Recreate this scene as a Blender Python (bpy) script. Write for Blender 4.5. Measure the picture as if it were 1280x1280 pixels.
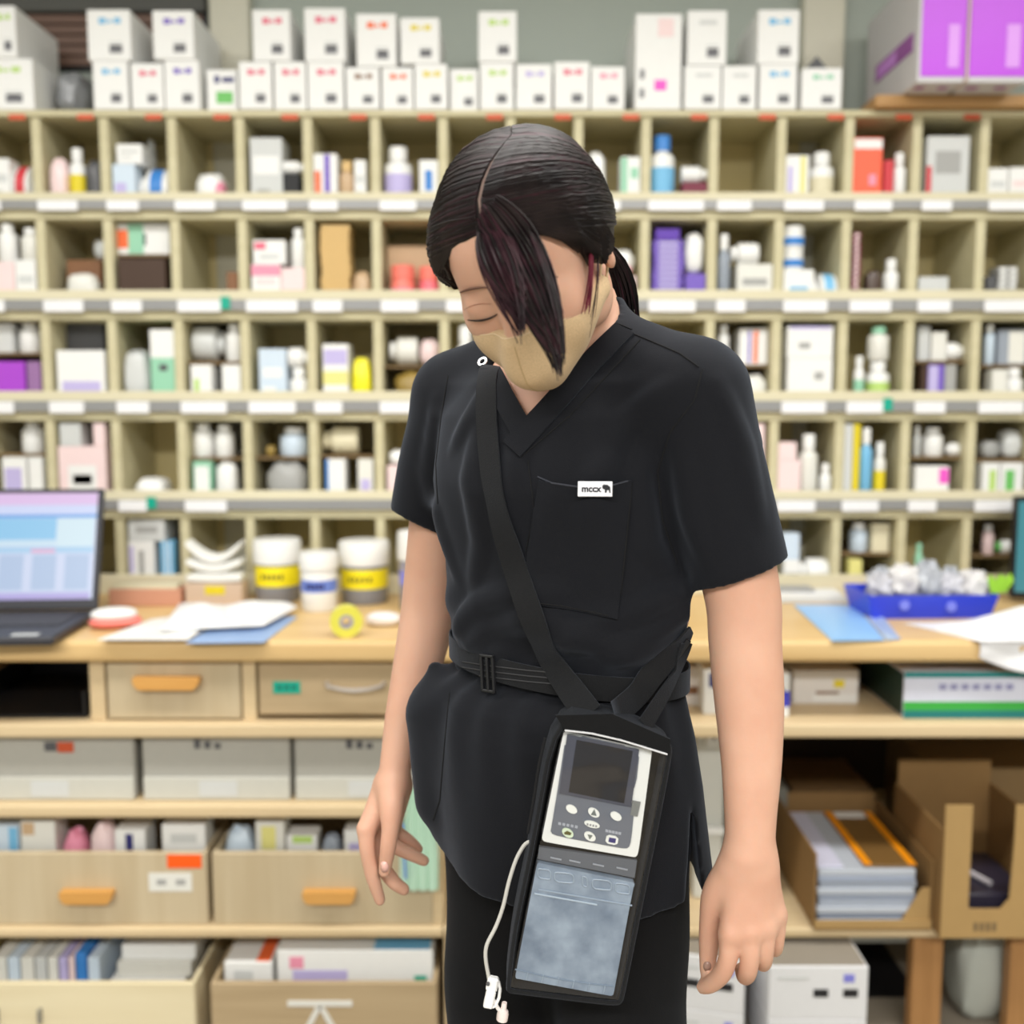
import bpy, bmesh, math, random
import numpy as np
from mathutils import Vector, Matrix
random.seed(7); np.random.seed(7)
scene = bpy.context.scene
for o in list(bpy.data.objects): bpy.data.objects.remove(o)
COL = scene.collection
# ------------------------------------------------------------------ camera
TH = math.radians(6.0); FPX = 1280.0
CAM = Vector((0.0, -1.088, 1.285))
cam_data = bpy.data.cameras.new('camera'); cam = bpy.data.objects.new('camera', cam_data); COL.objects.link(cam)
cam.location = CAM; cam.rotation_euler = (math.pi/2 - TH, 0, 0)
cam_data.sensor_width = 36.0; cam_data.sensor_fit = 'HORIZONTAL'; cam_data.lens = 36.0*FPX/1280.0
cam_data.clip_start = 0.05; cam_data.clip_end = 50
cam_data.dof.use_dof = True; cam_data.dof.focus_distance = 1.04; cam_data.dof.aperture_fstop = 2.8
scene.camera = cam
# ------------------------------------------------------------------ world, lights, exposure
scene.view_settings.view_transform = 'Standard'; scene.view_settings.look = 'None'
scene.view_settings.gamma = 1.0; scene.view_settings.use_curve_mapping = False
scene.view_settings.exposure = 0.16
world = bpy.data.worlds.new('room_air'); scene.world = world; world.use_nodes = True
world.node_tree.nodes['Background'].inputs[0].default_value = (0.95, 0.97, 1.0, 1)
world.node_tree.nodes['Background'].inputs[1].default_value = 0.42
LIGHTS = [(-1.35, 0.1), (1.35, 0.1), (0.0, 0.1), (-1.35, -2.4), (1.35, -2.4), (0.0, -2.4)]
LIGHT_POWER = (18.0, 56.0)     # over the counter, over the aisle
CEIL = 2.62

def P(px, py, Y):
    """photo pixel -> point on the plane at depth Y"""
    xc = (px-640.0)/FPX; yc = (640.0-py)/FPX
    d = Vector((xc, math.cos(TH)+yc*math.sin(TH), -math.sin(TH)+yc*math.cos(TH)))
    t = (Y-CAM.y)/d.y
    return CAM + d*t
def PZ(px, py, z):
    """photo pixel -> point on the horizontal plane at height z"""
    xc = (px-640.0)/FPX; yc = (640.0-py)/FPX
    d = Vector((xc, math.cos(TH)+yc*math.sin(TH), -math.sin(TH)+yc*math.cos(TH)))
    return CAM + d*((z-CAM.z)/d.z)

# ------------------------------------------------------------------ materials
def lin(c):
    if isinstance(c, str): c = NAMED[c]
    out = []
    for v in c[:3]:
        v /= 255.0
        out.append(v/12.92 if v <= 0.04045 else ((v+0.055)/1.055)**2.4)
    return tuple(out)
NAMED = dict(white=(236,236,234), offwhite=(226,225,218), cream=(222,214,184), grey=(165,165,163), lgrey=(205,207,206), dgrey=(85,85,88), black=(25,25,27),
    red=(205,60,70), orange=(240,110,60), vivid_orange=(250,95,20), yellow=(225,205,40), lyellow=(228,222,140), green=(110,190,100), lgreen=(185,215,120), mint=(150,205,175), teal=(20,165,140),
    blue=(60,130,205), lblue=(120,185,225), navy=(45,45,110), purple=(120,95,190), violet=(170,70,205), pink=(235,150,175), hotpink=(240,90,200), rose=(225,105,130), salmon=(240,125,110),
    brown=(130,90,60), dbrown=(70,50,38), tan=(215,180,120), beige=(200,170,135), maroon=(120,45,65), paleblue=(205,220,235), palepink=(240,215,215), lavender=(190,180,225), card=(176,140,88), gold=(150,125,60), slate=(150,158,170))
_mats = {}
def mat(color, rough=0.55, grain=0.0, spec=0.4, bump=0.0, scale=60.0, trans=0.0, alpha=1.0, metal=0.0, sheen=0.0, coat=0.0):
    key = (color if isinstance(color, str) else tuple(color), rough, grain, spec, bump, scale, trans, alpha, metal, sheen, coat)
    if key in _mats: return _mats[key]
    m = bpy.data.materials.new('mat_%s' % (color if isinstance(color, str) else '%d_%d_%d' % tuple(color[:3])))
    m.use_nodes = True; nt = m.node_tree; b = nt.nodes['Principled BSDF']
    L = lin(color)
    b.inputs['Base Color'].default_value = (*L, 1); b.inputs['Roughness'].default_value = rough
    b.inputs['Specular IOR Level'].default_value = spec; b.inputs['Metallic'].default_value = metal
    b.inputs['Transmission Weight'].default_value = trans; b.inputs['Alpha'].default_value = alpha
    b.inputs['Sheen Weight'].default_value = sheen; b.inputs['Coat Weight'].default_value = coat
    tc = nt.nodes.new('ShaderNodeTexCoord'); n = nt.nodes.new('ShaderNodeTexNoise')
    n.inputs['Scale'].default_value = scale; n.inputs['Detail'].default_value = 4
    nt.links.new(tc.outputs['Object'], n.inputs['Vector'])
    mx = nt.nodes.new('ShaderNodeMix'); mx.data_type = 'RGBA'
    g = max(grain, 0.03)
    mx.inputs[6].default_value = (*[v*(1-g) for v in L], 1); mx.inputs[7].default_value = (*[min(1, v*(1+g)) for v in L], 1)
    nt.links.new(n.outputs['Fac'], mx.inputs[0]); nt.links.new(mx.outputs[2], b.inputs['Base Color'])
    if bump:
        bp = nt.nodes.new('ShaderNodeBump'); bp.inputs['Strength'].default_value = bump; bp.inputs['Distance'].default_value = 0.002
        nt.links.new(n.outputs['Fac'], bp.inputs['Height']); nt.links.new(bp.outputs[0], b.inputs['Normal'])
    _mats[key] = m
    return m
def wood(name, c1, c2, axis=0, rough=0.45, scale=6.0):
    if name in _mats: return _mats[name]
    m = bpy.data.materials.new(name); m.use_nodes = True; nt = m.node_tree; b = nt.nodes['Principled BSDF']
    tc = nt.nodes.new('ShaderNodeTexCoord'); mp = nt.nodes.new('ShaderNodeMapping')
    s = [scale*8]*3; s[axis] = scale*0.5; mp.inputs['Scale'].default_value = s
    n = nt.nodes.new('ShaderNodeTexNoise'); n.inputs['Scale'].default_value = 1.0; n.inputs['Detail'].default_value = 6; n.inputs['Distortion'].default_value = 0.6
    r = nt.nodes.new('ShaderNodeValToRGB')
    r.color_ramp.elements[0].position = 0.3; r.color_ramp.elements[0].color = (*lin(c1), 1)
    r.color_ramp.elements[1].position = 0.7; r.color_ramp.elements[1].color = (*lin(c2), 1)
    nt.links.new(tc.outputs['Object'], mp.inputs[0]); nt.links.new(mp.outputs[0], n.inputs['Vector'])
    nt.links.new(n.outputs['Fac'], r.inputs[0]); nt.links.new(r.outputs[0], b.inputs['Base Color'])
    bp = nt.nodes.new('ShaderNodeBump'); bp.inputs['Strength'].default_value = 0.15; bp.inputs['Distance'].default_value = 0.001
    nt.links.new(n.outputs['Fac'], bp.inputs['Height']); nt.links.new(bp.outputs[0], b.inputs['Normal'])
    b.inputs['Roughness'].default_value = rough; b.inputs['Specular IOR Level'].default_value = 0.35
    _mats[name] = m
    return m
def emit(name, color, strength):
    if name in _mats: return _mats[name]
    m = bpy.data.materials.new(name); m.use_nodes = True; b = m.node_tree.nodes['Principled BSDF']
    b.inputs['Base Color'].default_value = (0.02, 0.02, 0.02, 1); b.inputs['Roughness'].default_value = 0.3
    b.inputs['Emission Color'].default_value = (*lin(color), 1); b.inputs['Emission Strength'].default_value = strength
    _mats[name] = m
    return m

# ------------------------------------------------------------------ mesh helpers
class MB:
    def __init__(s): s.v = []; s.f = []; s.m = []; s.mats = []
    def mi(s, m):
        if m not in s.mats: s.mats.append(m)
        return s.mats.index(m)
    def add(s, vs, fs, m, M=None):
        o = len(s.v); k = s.mi(m)
        if M is not None: vs = [M @ Vector(q) for q in vs]
        s.v += [tuple(q) for q in vs]; s.f += [tuple(o+i for i in f) for f in fs]; s.m += [k]*len(fs)
        return s
    def box(s, x0, y0, z0, x1, y1, z1, m, c=0.0015, M=None):
        """chamfered box"""
        lo = (x0, y0, z0); hi = (x1, y1, z1)
        c = min(c, 0.45*min(hi[i]-lo[i] for i in range(3)))
        if c <= 0:
            vs = [(x, y, z) for z in (z0, z1) for y in (y0, y1) for x in (x0, x1)]
            fs = [(0, 2, 3, 1), (4, 5, 7, 6), (0, 1, 5, 4), (2, 6, 7, 3), (0, 4, 6, 2), (1, 3, 7, 5)]
            return s.add(vs, fs, m, M)
        vs = []; idx = {}
        for ax in range(3):
            for sx in (0, 1):
                for sy in (0, 1):
                    for sz in (0, 1):
                        sg = (sx, sy, sz)
                        q = [(lo[i] if sg[i] == 0 else hi[i]) if i == ax else (lo[i]+c if sg[i] == 0 else hi[i]-c) for i in range(3)]
                        idx[(ax, sx, sy, sz)] = len(vs); vs.append(q)
        fs = []
        ring = [(0, 0), (1, 0), (1, 1), (0, 1)]
        def g(ax, a, b, va, vb, vo):
            t = [0, 0, 0]; t[a] = va; t[b] = vb; t[3-a-b] = vo
            return t
        for ax in range(3):
            a, b = (ax+1) % 3, (ax+2) % 3
            for o in (0, 1):
                q = [idx[(ax, *g(ax, a, b, va, vb, o))] for va, vb in ring]
                fs.append(q if o else q[::-1])
        for ax in range(3):                      # edge bevels parallel to ax
            a, b = (ax+1) % 3, (ax+2) % 3
            for va in (0, 1):
                for vb in (0, 1):
                    q = [idx[(a, *g(ax, a, b, va, vb, 0))], idx[(a, *g(ax, a, b, va, vb, 1))], idx[(b, *g(ax, a, b, va, vb, 1))], idx[(b, *g(ax, a, b, va, vb, 0))]]
                    fs.append(q if (va == vb) == False else q[::-1])
        for sx in (0, 1):
            for sy in (0, 1):
                for sz in (0, 1):
                    q = [idx[(0, sx, sy, sz)], idx[(1, sx, sy, sz)], idx[(2, sx, sy, sz)]]
                    fs.append(q if (sx+sy+sz) % 2 == 1 else q[::-1])
        return s.add(vs, fs, m, M)
    def lathe(s, prof, m, n=20, M=None, close=True):
        """prof: (radius, z) from bottom to top"""
        vs = []; fs = []
        for r, z in prof:
            for i in range(n):
                a = 2*math.pi*i/n; vs.append((r*math.cos(a), r*math.sin(a), z))
        for j in range(len(prof)-1):
            for i in range(n):
                k = (i+1) % n
                fs.append((j*n+i, j*n+k, (j+1)*n+k, (j+1)*n+i))
        if close:
            if prof[0][0] > 1e-6: fs.append(tuple(range(n))[::-1])
            if prof[-1][0] > 1e-6: fs.append(tuple((len(prof)-1)*n+i for i in range(n)))
        return s.add(vs, fs, m, M)
    def tube(s, pts, rad, m, n=8, flat=1.0, up=None):
        """tube along points with radius list; flat<1 squashes along the second normal"""
        pts = [Vector(p) for p in pts]
        if not hasattr(rad, '__len__'): rad = [rad]*len(pts)
        vs = []; fs = []
        t0 = (pts[1]-pts[0]).normalized()
        ref = Vector(up) if up is not None else (Vector((0, 0, 1)) if abs(t0.z) < 0.9 else Vector((0, 1, 0)))
        nrm = (ref - t0*ref.dot(t0)).normalized()
        for i, p in enumerate(pts):
            t = (pts[min(i+1, len(pts)-1)]-pts[max(i-1, 0)]).normalized()
            if up is not None: nrm = Vector(up)
            nrm = (nrm - t*nrm.dot(t)).normalized(); bn = t.cross(nrm)
            for k in range(n):
                a = 2*math.pi*k/n
                vs.append(p + (nrm*math.cos(a)*flat + bn*math.sin(a))*rad[i])
        for i in range(len(pts)-1):
            for k in range(n):
                q = (k+1) % n
                fs.append((i*n+k, i*n+q, (i+1)*n+q, (i+1)*n+k))
        fs.append(tuple(range(n))[::-1]); fs.append(tuple((len(pts)-1)*n+k for k in range(n)))
        return s.add(vs, fs, m)
    def prism(s, poly, y0, y1, m, M=None):
        """poly: (x, z) counter-clockwise seen from -y; extruded from y0 (front) to y1"""
        n = len(poly); vs = [(x, y0, z) for x, z in poly]+[(x, y1, z) for x, z in poly]
        fs = [tuple(range(n)), tuple(range(2*n-1, n-1, -1))]
        for i in range(n):
            k = (i+1) % n; fs.append((i, i+n, k+n, k))
        return s.add(vs, fs, m, M)
    def quad(s, a, b, c, d, m, M=None): return s.add([a, b, c, d], [(0, 1, 2, 3)], m, M)
    def build(s, name, parent=None, smooth=False, origin=None):
        me = bpy.data.meshes.new(name); v = s.v
        if origin is not None: v = [tuple(Vector(q)-Vector(origin)) for q in v]
        me.from_pydata(v, [], s.f)
        for m in s.mats: me.materials.append(m)
        if len(s.mats) > 1: me.polygons.foreach_set('material_index', s.m)
        if smooth:
            me.polygons.foreach_set('use_smooth', [True]*len(s.f))
            try: me.set_sharp_from_angle(angle=math.radians(42))
            except Exception: pass
        me.update()
        o = bpy.data.objects.new(name, me); COL.objects.link(o)
        if parent is not None: o.parent = parent
        if origin is not None and parent is None: o.location = origin
        return o
def tag(o, label, cat, group=None, kind=None):
    if label: o['label'] = label
    if cat: o['category'] = cat
    if group: o['group'] = group
    if kind: o['kind'] = kind
    return o
def empty(name, loc=(0, 0, 0), label=None, cat=None, group=None, rotz=0.0):
    o = bpy.data.objects.new(name, None); COL.objects.link(o); o.location = loc; o.rotation_euler = (0, 0, rotz)
    o.empty_display_size = 0.05
    return tag(o, label, cat, group)
def struct(o): o['kind'] = 'structure'; return o
ORD = ['first', 'second', 'third', 'fourth', 'fifth', 'sixth', 'seventh', 'eighth', 'ninth', 'tenth']
# ------------------------------------------------------------------ room shell
YS = 1.33            # front plane of the pigeonhole unit
YB = 0.85            # front edge of the worktop and of the boards below it
ZC = P(640, 801, YB).z   # worktop height
DEPTH = 0.25
YW = YS + DEPTH + 0.03   # back wall
m_wall = mat((176,184,176), 0.8, 0.04, bump=0.1, scale=180)
m_pillar = mat((214,211,194), 0.6, 0.03)
struct(MB().box(-4, YW, 0, 4, YW+0.1, CEIL, m_wall, 0).build('wall_back'))
struct(MB().box(-4, -4.5, -0.1, 4, YW, 0, mat((150,140,125), 0.5, 0.1, scale=8), 0).build('floor'))
struct(MB().box(-4, -4.5, CEIL, 4, YW, CEIL+0.1, mat((228,228,224), 0.9), 0).build('ceiling'))
struct(MB().box(-3.1, -4.5, 0, -3.0, YW, CEIL, m_wall, 0).build('wall_left'))
struct(MB().box(3.0, -4.5, 0, 3.1, YW, CEIL, m_wall, 0).build('wall_right'))
# cream uprights in front of the wall
for i, (xa, xb) in enumerate(((262, 312), (1004, 1056))):
    a = P(xa, 60, YW-0.045).x; b = P(xb, 60, YW-0.045).x
    struct(MB().box(a, YW-0.045, ZC, b, YW-0.001, CEIL, m_pillar, 0.004).build('trim_%d' % (i+1)))
# dark window with a brown blind, top left
x1 = P(262, 40, YW).x - 0.002; zt = CEIL-0.3; zb = P(100, 90, YW).z
win = struct(MB().box(-2.2, YW-0.012, zb, x1, YW-0.001, zt, mat((38,38,40), 0.25), 0.001).build('window_1'))
zr = P(100, 14, YW-0.03).z
MB().box(-2.2, YW-0.03, zr, x1, YW-0.012, zr+0.06, mat((84,84,80), 0.5), 0.003).build('window_rail', win)
for i in range(5):
    z = zb + 0.01 + i*(zr-zb-0.01)/5
    MB().box(-2.2, YW-0.02, z, x1-0.01, YW-0.0125, z+(zr-zb)/5-0.006, mat((112,86,74), 0.5), 0.001).build('blind_slat', win)
# ceiling lights
for i, (lx, ly) in enumerate(LIGHTS):
    t = empty('ceiling_light', (lx, ly, CEIL), 'long white ceiling light %s, %s' % (('above the counter', 'above the aisle')[i//3], ('leftmost', 'rightmost', 'middle')[i % 3]), 'light', 'ceiling lights')
    MB().box(-0.62, -0.16, -0.05, 0.62, 0.16, 0.0, mat('white', 0.5), 0.004).build('housing', t)
    ld = bpy.data.lights.new('tube_light', 'AREA'); ld.shape = 'RECTANGLE'; ld.size = 1.2; ld.size_y = 0.28
    ld.energy = LIGHT_POWER[0 if i < 3 else 1]; ld.color = (1.0, 0.985, 0.95)
    lo = bpy.data.objects.new('tube_light', ld); COL.objects.link(lo); lo.parent = t; lo.location = (0, 0, -0.056)

# ------------------------------------------------------------------ pigeonhole unit
m_shelf = wood('shelf_ply', (198,190,154), (208,200,166), 0, 0.5, 4)
m_shelf_in = wood('shelf_back', (224,208,152), (232,216,164), 2, 0.6, 3)
m_lip = wood('shelf_lip', (212,204,174), (222,214,186), 0, 0.5, 4)
m_rail = mat((150,150,150), 0.35, metal=0.2)
NC = 18
CX = [P(50+84.05*k, 300, YS).x for k in range(-2, NC)]     # dividers; CX[i] is divider of column i-1|i (col -1 starts at CX[0])
def colx(c): return CX[c+1], CX[c+2]                        # column c spans divider c-1 .. c : column 0 is x<50
ROWPX = [(146, 241, 251, 263, 274), (274, 363, 375, 389, 400), (400, 489, 501, 515, 526), (526, 613, 624, 637, 648), (648, 727, 740, 0, 0)]
def zs(py, Y=YS): return P(640, py, Y).z
unit = empty('pigeonhole_shelf', (0, YS, ZC), 'cream wooden pigeonhole shelf unit with label rails on the worktop', 'shelf')
def upart(mb, name):
    o = mb.build(name); o.parent = unit; o.matrix_parent_inverse = unit.matrix_world.inverted()
    o.location = (0, 0, 0); o.matrix_parent_inverse = Matrix.Translation((0, -YS, -ZC))
    return o
XL, XR = CX[0]-0.012, CX[-1]+0.012
ZTOP = zs(138)
FLOOR = [zs(r[3]) for r in ROWPX[:4]] + [ZC+0.018]
CEILZ = [zs(r[0]) for r in ROWPX]
LIPZ = [zs(r[1]) for r in ROWPX[:4]] + [ZC+0.05]
upart(MB().box(XL, YS+DEPTH-0.006, ZC, XR, YS+DEPTH+0.004, ZTOP, m_shelf_in, 0), 'back_panel')
upart(MB().box(XL, YS-0.004, CEILZ[0], XR, YS+DEPTH-0.007, ZTOP, m_shelf, 0.002), 'top_board')
for r in range(4):
    upart(MB().box(XL, YS, CEILZ[r+1], XR, YS+DEPTH-0.007, FLOOR[r], m_shelf, 0.002), 'shelf_board')
upart(MB().box(XL, YS, ZC+0.0005, XR, YS+DEPTH-0.007, FLOOR[4], m_shelf, 0.002), 'shelf_board')
DT = 0.0215
for x in CX:
    for r in range(5):
        upart(MB().box(x-DT/2, YS+0.003, FLOOR[r]+0.0002, x+DT/2, YS+DEPTH-0.007, CEILZ[r]-0.0002, m_shelf, 0.0015), 'divider')
card_w = {0: 38, 1: 46, 2: 38, 3: 52, 4: 58, 5: 37, 6: 44, 7: 42, 8: 40, 9: 45, 10: 60, 11: 38, 12: 50, 13: 46, 14: 38, 15: 50, 16: 42}
m_card = mat((238,238,240), 0.4)
for r in range(4):
    upart(MB().box(XL, YS-0.008, FLOOR[r]-0.001, XR, YS+0.002, LIPZ[r], m_lip, 0.002), 'front_lip')
    zr0 = FLOOR[r]+0.001; zr1 = zs(ROWPX[r][2])
    upart(MB().box(XL, YS-0.013, zr0, XR, YS-0.0085, zr1, m_rail, 0.001), 'label_rail')
    for c in range(17):
        xa, xb = colx(c); w = card_w[c]*0.0019*random.uniform(0.92, 1.12)
        off = 0.004+random.uniform(0, 0.008)
        if r == 3 and c in (4, 5, 6): continue
        upart(MB().box(xa+off, YS-0.0165, zr0-0.004, min(xa+off+w, xb-0.004), YS-0.0135, zr1-0.002, m_card, 0.0008), 'label_card')
        if (r, c) in ((1, 3), (2, 13), (3, 2)):
            upart(MB().box(min(xa+off+w, xb-0.03), YS-0.0162, zr0+0.002, min(xa+off+w, xb-0.03)+0.022, YS-0.0136, zr1+0.006, mat('teal', 0.4), 0.0005), 'green_sticker')
upart(MB().box(XL, YS-0.006, ZC+0.001, XR, YS+0.002, LIPZ[4], m_lip, 0.002), 'front_lip')
m_redtag = mat((205,85,50), 0.5)
for c in range(17):
    xa, xb = colx(c)
    upart(MB().box(xb-0.055, YS-0.0065, CEILZ[0]-0.008, xb-0.018, YS-0.0045, CEILZ[0]+0.004, m_redtag, 0.0004), 'red_sticker')
# ------------------------------------------------------------------ things kept in the pigeonholes
ROWN = ['top row', 'second row', 'third row', 'fourth row', 'bottom row']
def cell_phrase(r, c):
    return '%s, %s pigeonhole from %s' % (ROWN[r], ORD[c] if c < 9 else ORD[15-c], 'left' if c < 9 else 'right')
MIDS = {(1, 2): 318, (2, 0): 441, (2, 3): 452, (2, 6): 457, (2, 11): 456, (2, 14): 451, (2, 15): 456, (3, 0): 567, (3, 3): 572, (3, 4): 571, (3, 5): 569, (3, 14): 571, (3, 15): 574, (4, 13): 691, (4, 15): 694}
m_mid = wood('mid_board', (120,98,66), (132,108,74), 0, 0.6, 4)
MIDZ = {}
for (r, c), py in MIDS.items():
    xa, xb = colx(c); z = P(640, py, YS+0.03).z; MIDZ[(r, c)] = z
    upart(MB().box(xa+DT/2+0.0003, YS+0.028, z-0.006, xb-DT/2-0.0003, YS+DEPTH-0.008, z, m_mid, 0.0005), 'half_shelf')
placed = {}
def superell(mb, cx, cy, cz, hx, hy, hz, m, e=0.6, amp=0.06, seed=0, nu=18, nv=10):
    """soft lumpy pillow shape"""
    rs = np.random.RandomState(seed); ph = rs.rand(6)*6.28
    vs = []; fs = []
    sp = lambda t, k: math.copysign(abs(t)**k, t)
    for j in range(nv+1):
        b = -math.pi/2+math.pi*j/nv
        for i in range(nu):
            a = 2*math.pi*i/nu
            x = sp(math.cos(b), e)*sp(math.cos(a), e); y = sp(math.cos(b), e)*sp(math.sin(a), e); z = sp(math.sin(b), e)
            k = 1+amp*(math.sin(5*a+ph[0]+3*b)+math.sin(8*a+ph[1]-4*b)+math.sin(7*b+ph[2]+2*a))
            k2 = min(k, 1.0) if z < -0.8 else k
            vs.append((cx+hx*x*k, cy+hy*y*k, cz+hz*z*(k2 if z > 0 else 1)))
    for j in range(nv):
        for i in range(nu):
            q = (i+1) % nu
            fs.append((j*nu+i, j*nu+q, (j+1)*nu+q, (j+1)*nu+i))
    mb.add(vs, fs, m); return mb
def bottle(name, label, cat, group, x, y, z, R, H, col, cap, band=None, lying=None, cap_frac=0.2, wide=False):
    """round bottle; lying: None upright, 'x' on its side, 'y' end towards the viewer"""
    t = empty(name, (x, y, z), label, cat, group)
    if lying == 'x': M = Matrix.Translation((-H/2, 0, R*1.014)) @ Matrix.Rotation(math.pi/2, 4, 'Y')
    elif lying == 'x-': M = Matrix.Translation((H/2, 0, R*1.014)) @ Matrix.Rotation(-math.pi/2, 4, 'Y')
    elif lying == 'y': M = Matrix.Translation((0, H/2, R*1.014)) @ Matrix.Rotation(math.pi/2, 4, 'X')
    else: M = Matrix.Identity(4)
    hb = H*(1-cap_frac); n = R*(0.9 if wide else 0.55)
    MB().lathe([(R*0.9, 0), (R, R*0.12), (R, hb*0.86), (R*0.93, hb*0.92), (n, hb*0.97), (n, hb)], mat(col, 0.35), 18, M).build('body', t, True)
    cr = R*0.97 if wide else R*0.66
    MB().lathe([(cr, hb), (cr, H*0.985), (cr*0.93, H)], mat(cap, 0.4), 18, M).build('cap', t, True)
    if band:
        MB().lathe([(R*1.012, hb*0.22), (R*1.012, hb*0.72)], mat(band, 0.45), 18, M, close=False).build('wrap_label', t, True)
    return t
def put(r, c, kind, x0, y0, x1, y1, col, desc, cat=None, prints=(), depth=None, cap='white', band=None, name=None, seed=None, side=None, rot=0.0):
    """one thing in pigeonhole (r, c); pixel box x0,y0,x1,y1; y1 = 'F' on the shelf, 'M' on the half shelf, 'S' on what is below"""
    label = '%s in %s' % (desc, cell_phrase(r, c)); grp = 'supplies in the %s of pigeonholes' % ROWN[r]
    xa, xb = colx(c); xa += DT/2+0.0015; xb -= DT/2+0.0015
    done = placed.setdefault((r, c), [])
    yf = YS+0.008
    if y1 == 'M': yf = YS+0.032
    for it in range(7):
        X0 = max(P(x0, y0, yf).x, xa); X1 = min(P(x1, y0, yf).x, xb); Z1 = P(640, y0, yf).z
        w = X1-X0
        d = depth or (w if kind in ('bottle',) else min(0.09, max(0.03, w*1.2)))
        if kind in ('lie',): d = depth or None
        if y1 == 'F': z0 = FLOOR[r]+0.0004
        elif y1 == 'M': z0 = MIDZ[(r, c)]+0.0004
        else:
            zt = P(640, y1, yf).z if not isinstance(y1, str) else None
            best = None
            for q in done:
                if q[1] > X0+0.006 and q[0] < X1-0.006 and q[5] < Z1:
                    if best is None or q[5] > best[5]: best = q
            if best is not None: z0 = best[5]+0.0004; yf = max(best[2], YS+0.008)
            else: z0 = FLOOR[r]+0.0004
        ceil = CEILZ[r] if (y1 == 'M' or (r, c) not in MIDZ) else MIDZ[(r, c)]-0.006
        Z1 = min(Z1, ceil-0.002)
        if (r, c) in MIDZ and y1 == 'M': Z1 = min(Z1, CEILZ[r]-0.002)
        h = Z1-z0
        if kind == 'lie': d = depth or h
        if kind == 'end': d = depth or 0.09
        d = min(d, YS+DEPTH-0.008-yf)
        hit = None
        for q in done:
            if q[0] < X1-0.0005 and q[1] > X0+0.0005 and q[2] < yf+d-0.0005 and q[3] > yf+0.0005 and q[4] < Z1-0.0006 and q[5] > z0+0.0006: hit = q
        if hit is None: break
        ox = min(hit[1], X1)-max(hit[0], X0)
        if ox < 0.012:
            if X0 < hit[0]: x1 -= 84*(ox+0.001)/0.155
            else: x0 += 84*(ox+0.001)/0.155
        else: yf = hit[3]+0.001
    if d < 0.008 or h < 0.006 or w < 0.006: print('SKIP', label, d, h, w); return None
    done.append((X0, X1, yf, yf+d, z0, Z1))
    cx = (X0+X1)/2; cy = yf+d/2
    s = seed if seed is not None else int(x0*7+y0)
    if kind == 'box':
        mb = MB().box(-w/2, -d/2, 0, w/2, d/2, h, mat(col, 0.5), 0.0012)
        if side: mb.quad((-w/2-0.0003, d/2-0.004, 0.004), (-w/2-0.0003, -d/2+0.004, 0.004), (-w/2-0.0003, -d/2+0.004, h-0.004), (-w/2-0.0003, d/2-0.004, h-0.004), mat(side, 0.5))
        for (pc, u0, v0, u1, v1) in prints:
            y = -d/2-0.0004
            mb.quad((-w/2+u0*w, y, v0*h), (-w/2+u1*w, y, v0*h), (-w/2+u1*w, y, v1*h), (-w/2+u0*w, y, v1*h), mat(pc, 0.5))
        o = mb.build(name or 'medicine_carton'); o.location = (cx, cy, z0)
        return tag(o, label, cat or 'carton', grp)
    if kind == 'bottle':
        return bottle(name or 'medicine_bottle', label, cat or 'bottle', grp, cx, cy, z0, min(w, d)/2, h, col, cap, band)
    if kind == 'jar':
        return bottle(name or 'plastic_jar', label, cat or 'jar', grp, cx, cy, z0, min(w, d)/2, h, col, cap, band, wide=True, cap_frac=0.3)
    if kind == 'lie':
        return bottle(name or 'lying_bottle', label, cat or 'bottle', grp, cx, cy, z0, min(h, d)/2, w, col, cap, band, lying='x' if s % 2 else 'x-')
    if kind == 'end':
        return bottle(name or 'lying_bottle', label, cat or 'bottle', grp, cx, cy, z0, min(h, w)/2, d, col, cap, band, lying='y')
    if kind == 'bag':
        mb = superell(MB(), 0, 0, h/2, w/2*0.94, d/2*0.94, h/2*0.97, mat(col, 0.3, spec=0.5), 0.65, 0.035, s)
        o = mb.build(name or 'plastic_bag', None, True); o.location = (cx, cy, z0)
        tag(o, label, cat or 'bag', grp)
        for (pc, u0, v0, u1, v1) in prints:
            superell(MB(), -w/2+(u0+u1)/2*w, -d*0.14, (v0+v1)/2*h, (u1-u0)/2*w, d*0.36, (v1-v0)/2*h, mat(pc, 0.35), 0.7, 0.02, s+1, 12, 8).build('printed_patch', o, True)
        return o
    if kind == 'stack':
        n = max(2, int(round(h/0.013))); t = empty(name or 'carton_stack', (cx, cy, z0), label, cat or 'packets', grp)
        for i in range(n):
            j = (random.random()-0.5)*0.004
            o = MB().box(-w/2+0.002+j, -d/2+0.002, i*h/n+0.0002, w/2-0.002+j, d/2-0.002, (i+1)*h/n-0.0006, mat(col, 0.5), 0.001).build('packet', t)
            for (pc, u0, v0, u1, v1) in prints:
                MB().box(-w/2+u0*w, -d/2+0.0014, i*h/n+0.002, -w/2+u1*w, -d/2+0.004, (i+1)*h/n-0.003, mat(pc, 0.5), 0).build('printed_mark', o)
        return t
B = 'box'
TXT = lambda c='lgrey': ((c, .15, .55, .85, .7), (c, .15, .3, .6, .4))
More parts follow.
